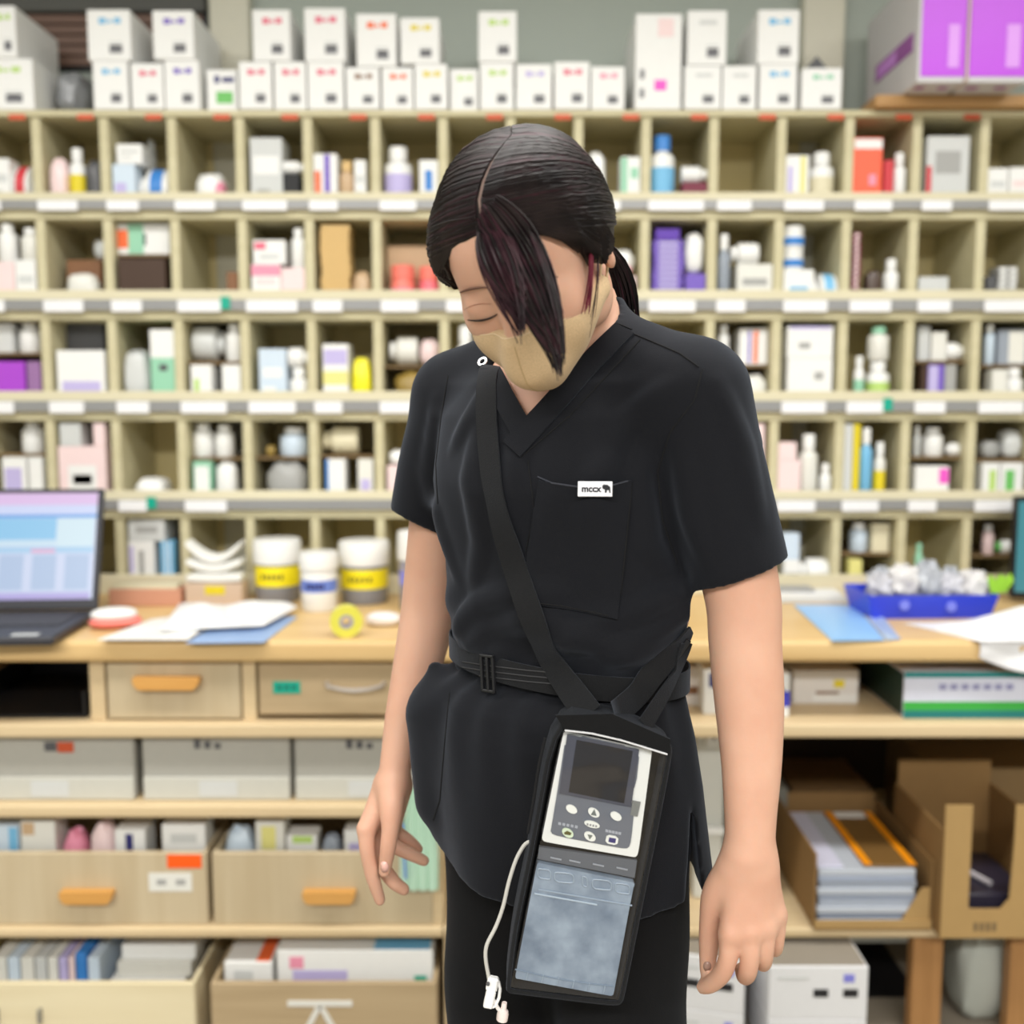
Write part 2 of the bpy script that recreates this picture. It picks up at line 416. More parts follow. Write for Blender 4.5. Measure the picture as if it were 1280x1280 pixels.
D = [
# ---- top row
(0,0,B,-12,198,11,'F','white','white carton edge',dict(prints=TXT())), (0,0,'lie',12,203,47,'F','white','white tube with red stripe',dict(band='red')),
(0,1,'bag',57,195,82,'F','palepink','pale pink crumpled bag',{}), (0,1,'bottle',82,184,102,'F','white','white bottle with yellow label',dict(band='yellow')), (0,1,'bag',103,198,128,'F','dgrey','dark grey folded pouch',{}),
(0,2,B,140,205,168,'F','paleblue','pale blue lower carton',dict(prints=(('lavender',.1,.3,.6,.6),))), (0,2,B,145,180,177,'S','white','white carton resting on another',dict(prints=TXT())), (0,2,'lie',169,207,208,'F','white','white bottle with blue band lying',dict(band='blue')), (0,2,'bag',178,174,193,'F','lgrey','clear knotted bag top',dict(depth=0.03)),
(0,3,'bag',240,213,279,'F','white','white and pink flat pouch',dict(prints=(('pink',.65,.1,.98,.8),))),
(0,4,B,312,172,352,'F','lgrey','tall pale grey packet',dict(prints=(('white',.1,.5,.9,.75),('grey',.2,.2,.6,.3)))), (0,4,B,354,217,374,'F','black','small black box',{}), (0,4,'lie',353,200,383,'S','white','white bottle lying on a small black box',{}),
(0,5,B,390,192,421,'F','white','white carton with purple and orange bands',dict(prints=(('purple',.45,.02,.7,.98),('orange',.05,.3,.3,.7)))), (0,5,'bottle',422,200,442,'F','beige','tan round bottle',dict(cap='tan')), (0,5,B,441,200,457,'F','white','slim white carton',dict(prints=TXT())),
(0,6,'bottle',478,181,513,'F','white','tall white and blue bottle',dict(band='lavender')), (0,6,B,524,200,550,'F','white','white carton with blue emblem',dict(prints=(('blue',.3,.4,.7,.8),))),
(0,7,B,575,196,610,'F','white','white carton behind the dark hair',{}),
(0,9,'bag',733,187,759,'F','white','crumpled white wrapper',{}), (0,9,B,776,196,803,'F','white','white carton with pale green side',dict(prints=(('mint',.02,.02,.35,.98),('mint',.5,.6,.9,.8)))),
(0,10,'bottle',812,167,846,'F','white','tall blue and white squeeze bottle',dict(band='lblue',cap='blue')), (0,10,B,853,228,886,'F','maroon','flat maroon carton',{}), (0,10,'lie',853,206,887,'S','white','white tube lying on a maroon carton',{}),
(0,12,B,979,194,1012,'F','white','white carton with yellow stripe',dict(prints=(('lyellow',.62,.02,.85,.98),('lavender',.1,.3,.3,.8)))), (0,12,'bottle',1016,188,1047,'F','white','white bottle with olive label',dict(band='cream')),
(0,13,B,1064,172,1104,'F',(250,105,75),'bright orange carton',dict(prints=(('white',.02,.85,.98,.98),('pink',.55,.35,.8,.5)))), (0,13,B,1106,200,1118,'F','red','slim red carton',{}), (0,13,'bottle',1119,190,1136,'F','white','white bottle beside a slim red carton',{}),
(0,14,B,1160,170,1213,'F','lgrey','grey and red carton at the back',dict(prints=(('red',.0,.0,.12,.6),('grey',.2,.5,.8,.8)))), (0,14,B,1178,195,1222,'F','white','white carton leaning in front of a grey one',dict(prints=TXT())),
(0,15,B,1234,210,1261,'F','white','small white carton, nearer the orange box',dict(prints=TXT())), (0,15,B,1263,209,1292,'F','white','small white carton with pinkish text',dict(prints=TXT('palepink'))),
# ---- second row
(1,0,B,-12,328,17,'F','palepink','pale pink lower carton',{}), (1,0,B,18,325,44,'F','white','white lower carton',dict(prints=TXT())), (1,0,'bottle',-8,278,17,'S','white','white bottle above a pink carton',{}), (1,0,'bottle',21,284,46,'S','offwhite','off white bottle above a white carton',{}),
(1,1,'bag',78,340,120,'F','offwhite','off white flat pouch',dict(depth=.05)), (1,1,B,83,325,126,'F','brown','low brown wooden box',dict(depth=.06)), (1,1,'bag',101,292,131,'S','lgrey','clear grey plastic bag',{}),
(1,2,B,147,323,206,'F','dbrown','dark brown box under the half shelf',{}), (1,2,B,143,280,211,'M','white','white carton with green and orange end',dict(prints=(('mint',.2,.02,.5,.98),('orange',0,.2,.2,.8),('black',.5,.3,.55,.7)))),
(1,3,B,283,340,297,'F','brown','small brown block',{}),
(1,4,B,314,330,350,'F','white','white carton with pink top band',dict(prints=(('pink',.0,.75,1,.98),)+TXT('palepink'))), (1,4,B,351,335,382,'F','palepink','pale pink low carton',{}), (1,4,B,316,300,356,'S','white','white carton with rose corner',dict(prints=(('rose',.05,.6,.4,.9),('lgrey',.2,.2,.8,.4)))), (1,4,'bottle',362,285,383,'S','white','white dropper bottle',{}),
(1,5,'stack',399,281,437,'F','tan','tall stack of tan packets',dict(depth=.08)), (1,5,'bag',437,338,463,'F','beige','small beige pouch',{}),
(1,6,'jar',486,330,517,'F','salmon','pink canister away from the dark hair',dict(cap='salmon',band='pink')), (1,6,'jar',522,332,552,'F',(235,110,120),'pink canister beside the dark hair',dict(cap='salmon',band='pink')), (1,6,B,484,307,545,'F','beige','beige carton behind pink canisters',dict(depth=.04)),
(1,9,B,765,345,795,'F','palepink','pale pink carton low beside the ponytail',{}), (1,9,'bag',757,310,795,'S','white','white and pink soft packet beside the ponytail',dict(prints=(('pink',.3,.05,.9,.45),))),
(1,10,'stack',816,300,856,'F','purple','stack of purple packets',dict(prints=(('lavender',.2,0,.8,1),),depth=.09)), (1,10,B,857,342,882,'F','purple','low purple carton',{}), (1,10,'bag',857,290,882,'S','white','white wrapped bundle on a purple carton',{}), (1,10,B,820,286,850,'S',(95,60,170),'deep purple top carton',{}),
(1,11,B,922,330,968,'F','offwhite','off white wide carton',dict(prints=TXT('grey'))), (1,11,'bottle',899,292,915,'F','slate','slender blue grey bottle',{}), (1,11,'lie',916,302,950,'S','white','white bottle lying on a wide carton',{}),
(1,12,B,980,337,1018,'F','white','white carton with blue lettering',dict(prints=(('lblue',.2,.2,.8,.6),))), (1,12,'jar',980,310,1009,'S','white','white jar with blue rim, lower',dict(band='blue')), (1,12,'jar',979,281,1010,'S','white','white jar with blue rim, uppermost',dict(band='blue')), (1,12,'lie',1020,340,1053,'F','white','white bottle with blue band lying',dict(band='lblue')),
(1,13,'stack',1066,290,1078,'F','maroon','column of maroon tubes',dict(prints=(('palepink',.3,0,.7,1),),depth=.05)), (1,13,'bag',1084,337,1106,'F','dbrown','small dark brown pouch',{}), (1,13,'bottle',1108,323,1127,'F','white','short white bottle near a brown pouch',{}),
(1,14,B,1149,346,1186,'F','lgrey','flat pale grey carton',{}),
(1,15,B,1234,345,1246,'F','dgrey','dark slim packet',{}), (1,15,'stack',1248,333,1274,'F','grey','stack of grey blister packs',dict(prints=(('white',.1,0,.4,1),('white',.6,0,.9,1)))),
# ---- third row
(2,0,B,-10,452,30,'F','violet','bright purple carton',{}), (2,0,B,33,452,50,'F',(150,110,160),'dull purple carton',{}), (2,0,B,-10,404,15,'M','lgrey','pale grey carton',{}), (2,0,'bottle',18,401,45,'M','white','fat white bottle',{}),
(2,1,B,70,438,130,'F','white','white carton with lavender print',dict(prints=(('lavender',.1,.3,.9,.5),),depth=.08)), (2,1,B,76,404,129,'F','dgrey','dark grey bin behind a white carton',dict(depth=.05)),
(2,2,B,187,412,221,'F','mint','mint carton with white top and yellow spot',dict(prints=(('white',.0,.66,1,1),('yellow',.4,.05,.85,.25),('dgrey',.35,.5,.7,.58)))), (2,2,'bag',146,437,185,'F','lgrey','clear crumpled bag',{}),
(2,3,B,238,456,264,'F','white','white carton with green dot',dict(prints=(('lgreen',.15,.4,.4,.7),))), (2,3,B,277,456,300,'F','white','white carton without marks',{}), (2,3,'lie',238,407,277,'M','lgrey','pale grey roll lying',dict(cap='lgrey')), (2,3,'bottle',279,404,301,'M','white','white bottle beside a grey roll',{}),
(2,4,B,323,436,357,'F','paleblue','pale blue white carton',dict(prints=TXT('white'))), (2,4,'bottle',359,460,384,'F','white','short white bottle underneath',{}), (2,4,'lie',359,434,386,'S','white','white bottle lying on a short one',{}),
(2,5,B,403,430,435,'F','white','white carton with lavender bands',dict(prints=(('lavender',.05,.7,.95,.92),('lavender',.05,.05,.95,.2),('lyellow',.0,.4,1,.6)))), (2,5,'bag',437,447,464,'F',(240,232,40),'bright yellow rounded pouch',dict(depth=.05)),
(2,6,'bag',490,463,545,'F','gold','low heap of olive gold wrapping',{}), (2,6,'lie',486,420,521,'M','offwhite','off white bottle lying on the half shelf',{}), (2,6,'bag',523,423,550,'M','palepink','pale nozzle wrapped in film',{}),
(2,7,'bottle',569,406,593,'F','white','white bottle with black text by the shoulder',dict(band='lgrey')),
(2,10,B,850,440,880,'F','gold','olive carton behind the shoulder',{}),
(2,11,B,902,463,927,'F','palepink','pale pink carton below the half shelf',dict(prints=(('rose',.3,.1,.7,.25),))), (2,11,'bag',930,468,962,'F','offwhite','off white packet below the half shelf',{}), (2,11,'bottle',899,406,913,'M','white','slim white bottle',{}), (2,11,B,925,411,960,'M','white','white carton with purple and orange stripes',dict(prints=(('purple',.3,.05,.4,.95),('orange',.5,.05,.65,.95)))),
(2,12,B,985,448,1041,'F','white','lower of two wide white cartons',dict(prints=(('grey',.6,.6,.8,.75),('salmon',.4,.1,.6,.2)))), (2,12,B,985,408,1042,'S','white','upper of two wide white cartons',dict(prints=(('grey',.25,.3,.5,.5),('lavender',.05,.9,.95,.99)))),
(2,13,'bottle',1070,445,1083,'F','white','slim white bottle with green spot',dict(band='mint')), (2,13,'bottle',1088,450,1117,'F','white','white bottle with green cap ring',dict(band='lgreen')), (2,13,'bottle',1090,408,1116,'S','offwhite','green capped spray bottle on top',dict(cap='mint')),
(2,14,B,1153,456,1160,'F','dbrown','slim dark brown packet',{}), (2,14,B,1161,456,1181,'F','purple','lavender carton with deep purple edge',dict(prints=(('lavender',.02,.02,.6,.98),))), (2,14,B,1182,456,1196,'F','grey','small grey carton',{}), (2,14,B,1149,408,1163,'M','lgrey','slim grey carton on the half shelf',{}), (2,14,B,1165,415,1184,'M','offwhite','off white carton on the half shelf',{}), (2,14,'lie',1185,428,1212,'M','white','white bottle lying on the half shelf',{}),
(2,15,B,1241,462,1260,'F','offwhite','small off white carton underneath',{}), (2,15,'bottle',1262,460,1284,'F','white','squat white bottle underneath',{}), (2,15,'bottle',1234,405,1247,'M','paleblue','slender pale blue bottle',{}), (2,15,B,1249,412,1286,'M','slate','blue grey carton on the half shelf',dict(prints=(('offwhite',.35,.05,.9,.95),))),
# ---- fourth row
(3,0,B,2,571,32,'F','white','white carton with lavender face above the laptop',dict(prints=(('lavender',.1,.2,.8,.8),))), (3,0,B,35,571,52,'F','white','narrow white carton above the laptop',{}), (3,0,'bottle',21,526,49,'M','white','fat white bottle above the laptop',{}),
(3,1,B,72,558,131,'F','palepink','pale pink carton with white panel',dict(prints=(('white',.2,.1,.8,.7),('grey',.3,.4,.7,.55)),depth=.09)), (3,1,B,74,529,100,'S','lgrey','pale grey carton on a pink one',{}), (3,1,B,116,529,130,'S','palepink','narrow pink carton on a wider one',{}),
(3,2,'bag',162,598,205,'F','white','flat white bag',{}),
(3,3,B,241,577,263,'F','mint','pale green carton',dict(prints=(('white',.1,.3,.9,.9),))), (3,3,'bag',266,577,294,'F','white','white crumpled bag',{}), (3,3,'bottle',236,529,263,'M','white','taller white bottle',{}), (3,3,'bottle',265,531,289,'M','white','shorter white bottle',{}),
(3,4,'bag',329,577,382,'F','grey','grey crumpled packet',{}), (3,4,'bag',331,557,343,'M','gold','small gold bag',{}), (3,4,'bottle',346,535,382,'M','paleblue','pale blue bottle',{}),
(3,5,B,407,574,431,'F','white','white carton with blue edge',dict(prints=(('blue',.0,.0,.15,1),))), (3,5,B,447,574,466,'F','offwhite','off white narrow carton',dict(prints=(('lavender',.2,.3,.8,.6),))), (3,5,'lie',402,534,446,'M','cream','cream ribbed roll',dict(cap='cream')),
(3,6,B,484,582,512,'F','palepink','pale pink carton by the black sleeve',{}), (3,6,'bag',484,563,512,'S','white','white bag on a pink carton',{}),
(3,11,B,936,530,956,'F','palepink','pale pink upright carton behind the sleeve',{}),
(3,12,B,968,575,1001,'F','palepink','pale pink carton, lower',{}), (3,12,B,968,553,996,'S','palepink','pale pink carton, upper',{}), (3,12,'bottle',1003,543,1026,'F','offwhite','tall off white bottle',{}), (3,12,'bottle',1027,580,1042,'F','white','small white bottle beside a tall one',{}),
(3,13,B,1056,530,1067,'F','lgrey','grey tall slim carton',{}), (3,13,B,1068,530,1076,'F','yellow','yellow tall slim carton',{}), (3,13,'bottle',1078,535,1094,'F','lblue','blue and white tall tube',dict(cap='white')), (3,13,'bottle',1096,553,1110,'F','offwhite','off white tube with yellow band',dict(band='yellow')),
(3,14,B,1145,583,1187,'F','white','white carton with hot pink corner',dict(prints=(('hotpink',.7,.6,.98,.95),))), (3,14,'bottle',1144,533,1153,'M','lgrey','slim grey bottle on the half shelf',{}), (3,14,'bottle',1158,535,1184,'M','white','round white bottle on the half shelf',{}), (3,14,'lie',1186,554,1203,'M','white','small white bottle lying on the half shelf',{}),
(3,15,B,1229,579,1250,'F','white','white carton with green panel beside its twin',dict(prints=(('lgreen',.4,.2,.8,.85),))), (3,15,B,1252,579,1280,'F','white','wider white carton with green panel',dict(prints=(('green',.2,.2,.6,.85),))), (3,15,'bag',1229,551,1254,'M','grey','grey blister bag on the half shelf',{}), (3,15,'bag',1256,538,1282,'M','lgrey','clear bunch of tubes on the half shelf',{}),
# ---- bottom row
(4,2,B,160,677,192,'F','white','white carton with grey panel',dict(prints=(('grey',.4,.1,.6,.8),('lavender',.05,.3,.2,.9)))), (4,2,B,160,650,205,'S','lgrey','pale grey wide carton on top',dict(prints=(('grey',.2,.4,.8,.7),))), (4,2,B,200,677,216,'F','lblue','light blue striped carton',dict(prints=(('paleblue',.3,.0,.45,1),('paleblue',.65,.0,.8,1)))),
(4,12,B,980,700,1000,'F','white','white carton with dark text by the sleeve hem',dict(prints=(('dgrey',.1,.4,.9,.5),))), (4,12,B,978,667,1000,'S','paleblue','pale blue upper carton by the sleeve hem',{}), (4,12,'lie',1002,700,1040,'F','white','white bottle lying',{}),
(4,13,B,1062,700,1078,'F','lyellow','pale yellow carton',{}), (4,13,'bottle',1066,655,1088,'M','paleblue','pale blue bottle on the half shelf',{}), (4,13,B,1091,655,1112,'M','cream','cream carton on the half shelf',{}),
(4,14,'bottle',1146,680,1156,'F','mint','slender mint tube',dict(cap='mint')),
(4,15,'bottle',1232,657,1246,'M','palepink','pale pink bottle on the half shelf',{}), (4,15,'lie',1248,676,1274,'M','white','white tube with green end on the half shelf',dict(cap='green')),
]
for r, c, kind, x0, y0, x1, y1, col, desc, kw in D: put(r, c, kind, x0, y0, x1, y1, col, desc, **kw)

# ------------------------------------------------------------------ cartons on top of the unit
YT = YS-0.004
UP = [(-12,18,7,'lgreen'), (108,162,12,'lblue'), (190,241,13,'purple'), (315,362,12,'rose'), (380,431,10,'rose'), (445,495,17,'orange'), (500,549,22,'yellow'), (598,646,14,'lgreen'), (860,909,13,None), (948,1000,12,'lblue')]
LOW = [(-30,40,73,'lgreen'), (115,159,76,'lblue'), (163,203,79,'rose'), (205,248,75,'purple'), (258,296,87,'navy'), (298,339,77,'rose'), (342,382,77,'rose'), (384,429,77,'rose'), (432,474,84,'brown'), (477,516,84,'orange'), (518,559,80,'yellow'), (562,598,86,'lgreen'), (600,642,78,'lgreen'), (645,690,80,'lavender'), (693,737,77,'rose'), (739,781,83,'pink'), (795,853,17,'hotpink'), (856,902,82,None), (904,946,82,None), (950,997,80,'lblue'), (1003,1053,85,'mint')]
CN = {'lgreen': 'light green', 'lblue': 'light blue', 'purple': 'purple', 'rose': 'red', 'orange': 'orange', 'yellow': 'yellow', None: 'faint grey', 'navy': 'navy', 'brown': 'brown', 'lavender': 'lavender', 'pink': 'pink', 'hotpink': 'magenta', 'mint': 'pale mint'}
lowtop = []
m_code = mat((120,120,125), 0.5)
def top_carton(x0, x1, yt, zbase, hue, label, yf, flap=False, depth=0.22):
    X0 = P(x0, yt, yf).x; X1 = P(x1, yt, yf).x; Z1 = P(640, yt, yf).z; w = X1-X0; h = Z1-zbase
    mb = MB().box(-w/2, 0, 0, w/2, depth, h, mat('white', 0.5), 0.0015); y = -0.0004
    def pr(c, u0, v0, u1, v1):
        mb.quad((-w/2+u0*w, y, v0*h), (-w/2+u1*w, y, v0*h), (-w/2+u1*w, y, v1*h), (-w/2+u0*w, y, v1*h), c)
    if hue == 'hotpink':
        pr(mat('hotpink', 0.5), .42, .2, .68, .31); pr(mat('palepink', 0.5), .48, .76, .82, .95); pr(m_code, .1, .12, .2, .22); pr(m_code, .1, .32, .2, .42)
    elif hue == 'navy':
        pr(mat('navy', 0.5), .25, .68, .42, .86); pr(mat('navy', 0.5), .5, .7, .9, .82); pr(mat('green', 0.5), .3, .2, .85, .48)
    else:
        if hue:
            hm = mat(hue, 0.5)
            pr(hm, .27, .72, .44, .84); pr(hm, .47, .74, .57, .8); pr(hm, .62, .73, .78, .84)
        else: pr(mat('lgrey', 0.5), .3, .74, .75, .82)
        pr(m_code, .5, .14, .8, .31)
        pr(mat('lgrey', 0.5), .5, .34, .8, .37); pr(mat('dgrey', 0.5), .55, .25, .78, .29)
    o = mb.build('syrup_carton' if False else 'long_carton'); o.location = ((X0+X1)/2, yf, zbase)
    tag(o, label, 'carton', 'long white cartons on top of the pigeonholes')
    if flap:
        MB().prism([(-w*0.42, 0), (w*0.3, 0), (-w*0.05, 0.035)], 0.03, 0.032, mat('dgrey', 0.6)).build('open_flap', o).location = (0, 0, h+0.0005)
    return (X0, X1, Z1, yf)
for i, (x0, x1, yt, hue) in enumerate(LOW):
    yf = YT + (0.02 if i in (11, 4) else 0.0) - 0.002*(i % 3)
    if hue == 'hotpink': lab = 'tall white carton with magenta square standing on the shelf top'
    elif hue == 'navy': lab = 'short white carton with navy text and green block on the shelf top'
    elif i == 20: lab = 'white carton with pale mint print and an open dark flap'
    else:
        nb = 'leftmost' if i == 0 else ('%s from left' % ['', 'second', 'third', 'fourth', '', 'sixth', 'seventh', 'eighth', 'ninth', 'tenth', 'eleventh', 'twelfth', 'thirteenth', 'fourteenth', 'fifteenth', 'sixteenth', '', 'eighteenth', 'nineteenth', 'twentieth'][i])
        lab = 'white carton with %s print in lower layer on shelf top, %s' % (CN[hue], nb)
    lowtop.append(top_carton(x0, x1, yt, ZTOP+0.0004, hue, lab, yf, flap=(i == 20)))
for i, (x0, x1, yt, hue) in enumerate(UP):
    yf = YT - 0.003
    X0, X1 = P(x0, yt, yf).x, P(x1, yt, yf).x
    zb = max(q[2] for j, q in enumerate(lowtop) if q[0] < X1-0.004 and q[1] > X0+0.004 and j != 16)+0.0004
    nb = ['leftmost', 'second from left', 'third from left', 'fourth from left', 'fifth from left', 'sixth from left', 'seventh from left', 'eighth from left', 'second from right', 'rightmost'][i]
    top_carton(x0, x1, yt, zb, hue, 'white carton with %s print stacked in upper layer, %s' % (CN[hue], nb), yf)
# crumpled clear bag between the left cartons, small white lump
o = superell(MB(), 0, 0, 0.055, 0.036, 0.07, 0.055, mat((140,142,146), 0.25, spec=0.6), 0.8, 0.05, 3, 26, 16).build('clear_bag', None, True)
o.location = (P(93, 90, YS+0.1).x - 0.002, YS+0.12, ZTOP+0.0005); tag(o, 'crumpled grey clear bag between the white cartons on the shelf top', 'bag')
# purple cartons on a plank, top right
zp0 = ZTOP+0.0004; xl = P(1093, 135, YS-0.02).x
plank = MB().box(xl, YS-0.03, zp0, XR+0.1, YS+0.2, zp0+0.026, wood('plank_brown', (176,134,84), (190,148,96), 0), 0.002).build('wooden_plank')
tag(plank, 'short brown wooden plank under the purple cartons on the shelf top', 'plank')
zq = zp0+0.0264; yq = YS-0.115
m_pur = mat((186,70,222), 0.35); m_pgrey = mat((205,203,206), 0.5); m_plil = mat((214,150,236), 0.4)
for i, (xa, xb) in enumerate(((1148, 1207), (1212, 1285))):
    A = P(xa, 60, yq).x; Bx = P(xb, 60, yq).x; w = Bx-A; h = 0.24
    t = empty('purple_carton', (A, yq, zq), ['purple fronted large carton with grey side, nearer the white cartons', 'purple fronted large carton at the right edge on the plank'][i], 'carton', 'purple cartons')
    MB().box(0, 0, 0, w, 0.33, h, m_pgrey, 0.002).build('body', t)
    MB().box(0.006 if i == 0 else 0.0, -0.002, 0.012, w, -0.0002, h-0.004, m_pur, 0.0005).build('front_panel', t)
    MB().box(w*0.62, -0.0034, 0.03, w*0.86, -0.0022, 0.12, m_plil, 0.0004).build('printed_bottle_picture', t)
    if i == 0:
        MB().box(-0.0016, 0.03, 0.075, -0.0002, 0.26, 0.115, mat((150,80,160), 0.5), 0.0004).build('side_band', t)
        for k in range(6):
            MB().box(-0.0024, 0.13+k*0.02, 0.08, -0.0017, 0.142+k*0.02, 0.108, m_plil, 0).build('side_letter', t)
    for k in range(2): MB().box(w*(0.1+0.5*k), 0.03, -0.0003, w*(0.3+0.5*k), 0.05, -0.0001, mat((150,60,150), 0.5), 0).build('base_mark', t)
cd = MB().box(P(1208.2, 60, yq).x, yq-0.004, zq+0.0005, P(1211, 60, yq).x, yq+0.05, zq+0.24, mat((210,190,180), 0.5), 0.001).build('paper_strip')
tag(cd, 'pale paper strip wedged between the two purple cartons', 'strip')
# ------------------------------------------------------------------ worktop and the cabinets under it
def zf(py, Y=YB): return P(640, py, Y).z
def xf(px, py, Y=YB): return P(px, py, Y).x
m_top = wood('worktop_wood', (214,178,122), (224,192,138), 0, 0.35, 4)
m_board = wood('board_wood', (208,184,144), (218,196,158), 0, 0.45, 4)
m_front = wood('drawer_wood', (188,170,138), (200,184,154), 2, 0.5, 4)
m_front2 = wood('drawer_wood_pale', (222,208,172), (230,218,184), 0, 0.5, 4)
m_front3 = wood('drawer_wood_brown', (174,152,118), (188,166,132), 0, 0.5, 4)
m_handle = wood('handle_wood', (206,150,78), (216,162,90), 0, 0.4, 8)
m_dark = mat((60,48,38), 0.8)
ztb = zf(829)
def rounded_board(x0, x1, y0, y1, z0, z1, m, r=0.012):
    n = 6; prof = []
    for i in range(n+1):
        a = math.pi/2*i/n; prof.append((y0+r-r*math.sin(a), z0+r-r*math.cos(a)))
    for i in range(n+1):
        a = math.pi/2*i/n; prof.append((y0+r-r*math.cos(a), z1-r+r*math.sin(a)))
    prof += [(y1, z1), (y1, z0)]
    k = len(prof); vs = [(x0, y, z) for y, z in prof]+[(x1, y, z) for y, z in prof]
    fs = [tuple(range(k)), tuple(range(2*k-1, k-1, -1))]
    for i in range(k): j = (i+1) % k; fs.append((i, i+k, j+k, j))
    return MB().add(vs, fs, m)
XW0, XW1 = -1.75, 1.75
wt = rounded_board(XW0, XW1, YB, YW-0.002, ztb, ZC, m_top).build('worktop', None, True)
tag(wt, 'long light wood worktop with rounded front edge below the pigeonholes', 'worktop')
def cabinet(name, label, x0, x1, boards):
    t = empty(name, ((x0+x1)/2, YB, 0), label, 'cabinet')
    def part(mb, nm, par=None, smooth=False):
        o = mb.build(nm, None, smooth); o.parent = par or t
        o.matrix_parent_inverse = Matrix.Translation((-(x0+x1)/2, -YB, 0)) if par is None else Matrix.Identity(4)
        return o
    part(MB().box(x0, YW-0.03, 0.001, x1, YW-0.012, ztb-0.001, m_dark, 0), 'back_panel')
    for (za, zb) in boards:
        part(rounded_board(x0+0.001, x1-0.001, YB, YW-0.031, za, zb, m_board, 0.006), 'board', None, True)
    return t, part
z2a, z2b = zf(923), zf(905); z3a, z3b = zf(1023), zf(1007); z4a, z4b = zf(1173), zf(1160)
xr = xf(552, 950)
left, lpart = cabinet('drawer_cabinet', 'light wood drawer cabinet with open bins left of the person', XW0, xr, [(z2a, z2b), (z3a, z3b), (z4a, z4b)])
lpart(MB().box(xr-0.02, YB+0.012, z4b+0.0005, xr, YW-0.032, z3a-0.0005, m_board, 0.001), 'side_panel')
for za, zb in ((z2b, ztb), (z3b, z2a), (z4b, z3a), (0.0, z4a)):
    lpart(MB().box(XW0, YB+0.012, za+0.0006, XW0+0.02, YW-0.032, zb-0.0006, m_board, 0.001), 'side_panel')
YD = YB+0.025
def dz(py): return P(640, py, YD).z
def dx(px, py): return P(px, py, YD).x
# uprights of the drawer row
for a, b in ((112, 131), (303, 320)):
    lpart(MB().box(dx(a, 860), YD, z2b+0.0005, dx(b, 860), YW-0.032, ztb-0.0005, m_board, 0.001), 'upright')
def wood_handle(par, x, y, z, w):
    # scooped wooden pull, wider at the top
    mb = MB().prism([(-w*0.4, -0.012), (w*0.4, -0.012), (w*0.46, -0.006), (w*0.5, 0.006), (w*0.49, 0.012), (-w*0.49, 0.012), (-w*0.5, 0.006), (-w*0.46, -0.006)], -0.022, -0.0005, m_handle, Matrix.Translation((x, y, z)))
    o = mb.build('handle'); o.parent = par; return o
d1 = lpart(MB().box(dx(135, 860), YD-0.004, z2b+0.004, dx(301, 860), YD+0.012, ztb-0.006, m_front, 0.002).box(dx(140, 860), YD+0.013, z2b+0.008, dx(296, 860), YD+0.40, ztb-0.03, m_front, 0.001), 'drawer')
wood_handle(d1, dx(212, 850), YD-0.0045, dz(851), 0.13)
d2 = lpart(MB().box(dx(324, 860), YD-0.004, z2b+0.012, dx(500, 860), YD+0.012, ztb-0.006, m_front3, 0.002).box(dx(330, 860), YD+0.013, z2b+0.016, dx(495, 860), YD+0.40, ztb-0.03, m_front3, 0.001), 'drawer')
pts = [(dx(408, 855)+0.002, YD-0.005, dz(853)), (dx(412, 855), YD-0.022, dz(854)), (dx(430, 855), YD-0.028, dz(857)), (dx(445, 855), YD-0.03, dz(858)), (dx(462, 855), YD-0.028, dz(857)), (dx(478, 855), YD-0.022, dz(854)), (dx(482, 855)-0.002, YD-0.005, dz(853))]
o = MB().tube(pts, [0.005, 0.0045, 0.0045, 0.005, 0.0045, 0.0045, 0.005], mat((200,192,184), 0.3, metal=0.6), 8).build('handle', None, True); o.parent = d2; o['label'] = 'curved silver metal handle'
o = MB().box(dx(342, 857), YD-0.0056, dz(866), dx(376, 857), YD-0.0042, dz(851), mat('teal', 0.5), 0.0003).build('label_sticker'); o.parent = d2; o['label'] = 'green sticker'
for k in range(3):
    q = MB().box(dx(347+k*9, 857), YD-0.0058, dz(861), dx(353+k*9, 857), YD-0.00565, dz(856), mat((10,110,95), 0.5), 0).build('printed_mark'); q.parent = d2
d3 = lpart(MB().box(dx(508, 860), YD-0.004, z2b+0.006, xr-0.004, YD+0.012, ztb-0.006, m_front, 0.002), 'drawer')
# dark slot with a black paper tray
tr = MB().box(dx(-60, 880), YB+0.035, z2b+0.0005, dx(104, 880), YB+0.35, z2b+0.007, mat('black', 0.4), 0.001).box(dx(-60, 880), YB+0.036, z2b+0.0072, dx(-56, 880), YB+0.35, z2b+0.055, mat('black', 0.4), 0.001).box(dx(100, 880), YB+0.036, z2b+0.0072, dx(104, 880), YB+0.35, z2b+0.055, mat('black', 0.4), 0.001).box(dx(-55, 880), YB+0.345, z2b+0.0072, dx(99, 880), YB+0.35, z2b+0.055, mat('black', 0.4), 0.001).build('paper_tray')
tag(tr, 'black open paper tray in the dark slot under the laptop', 'tray')
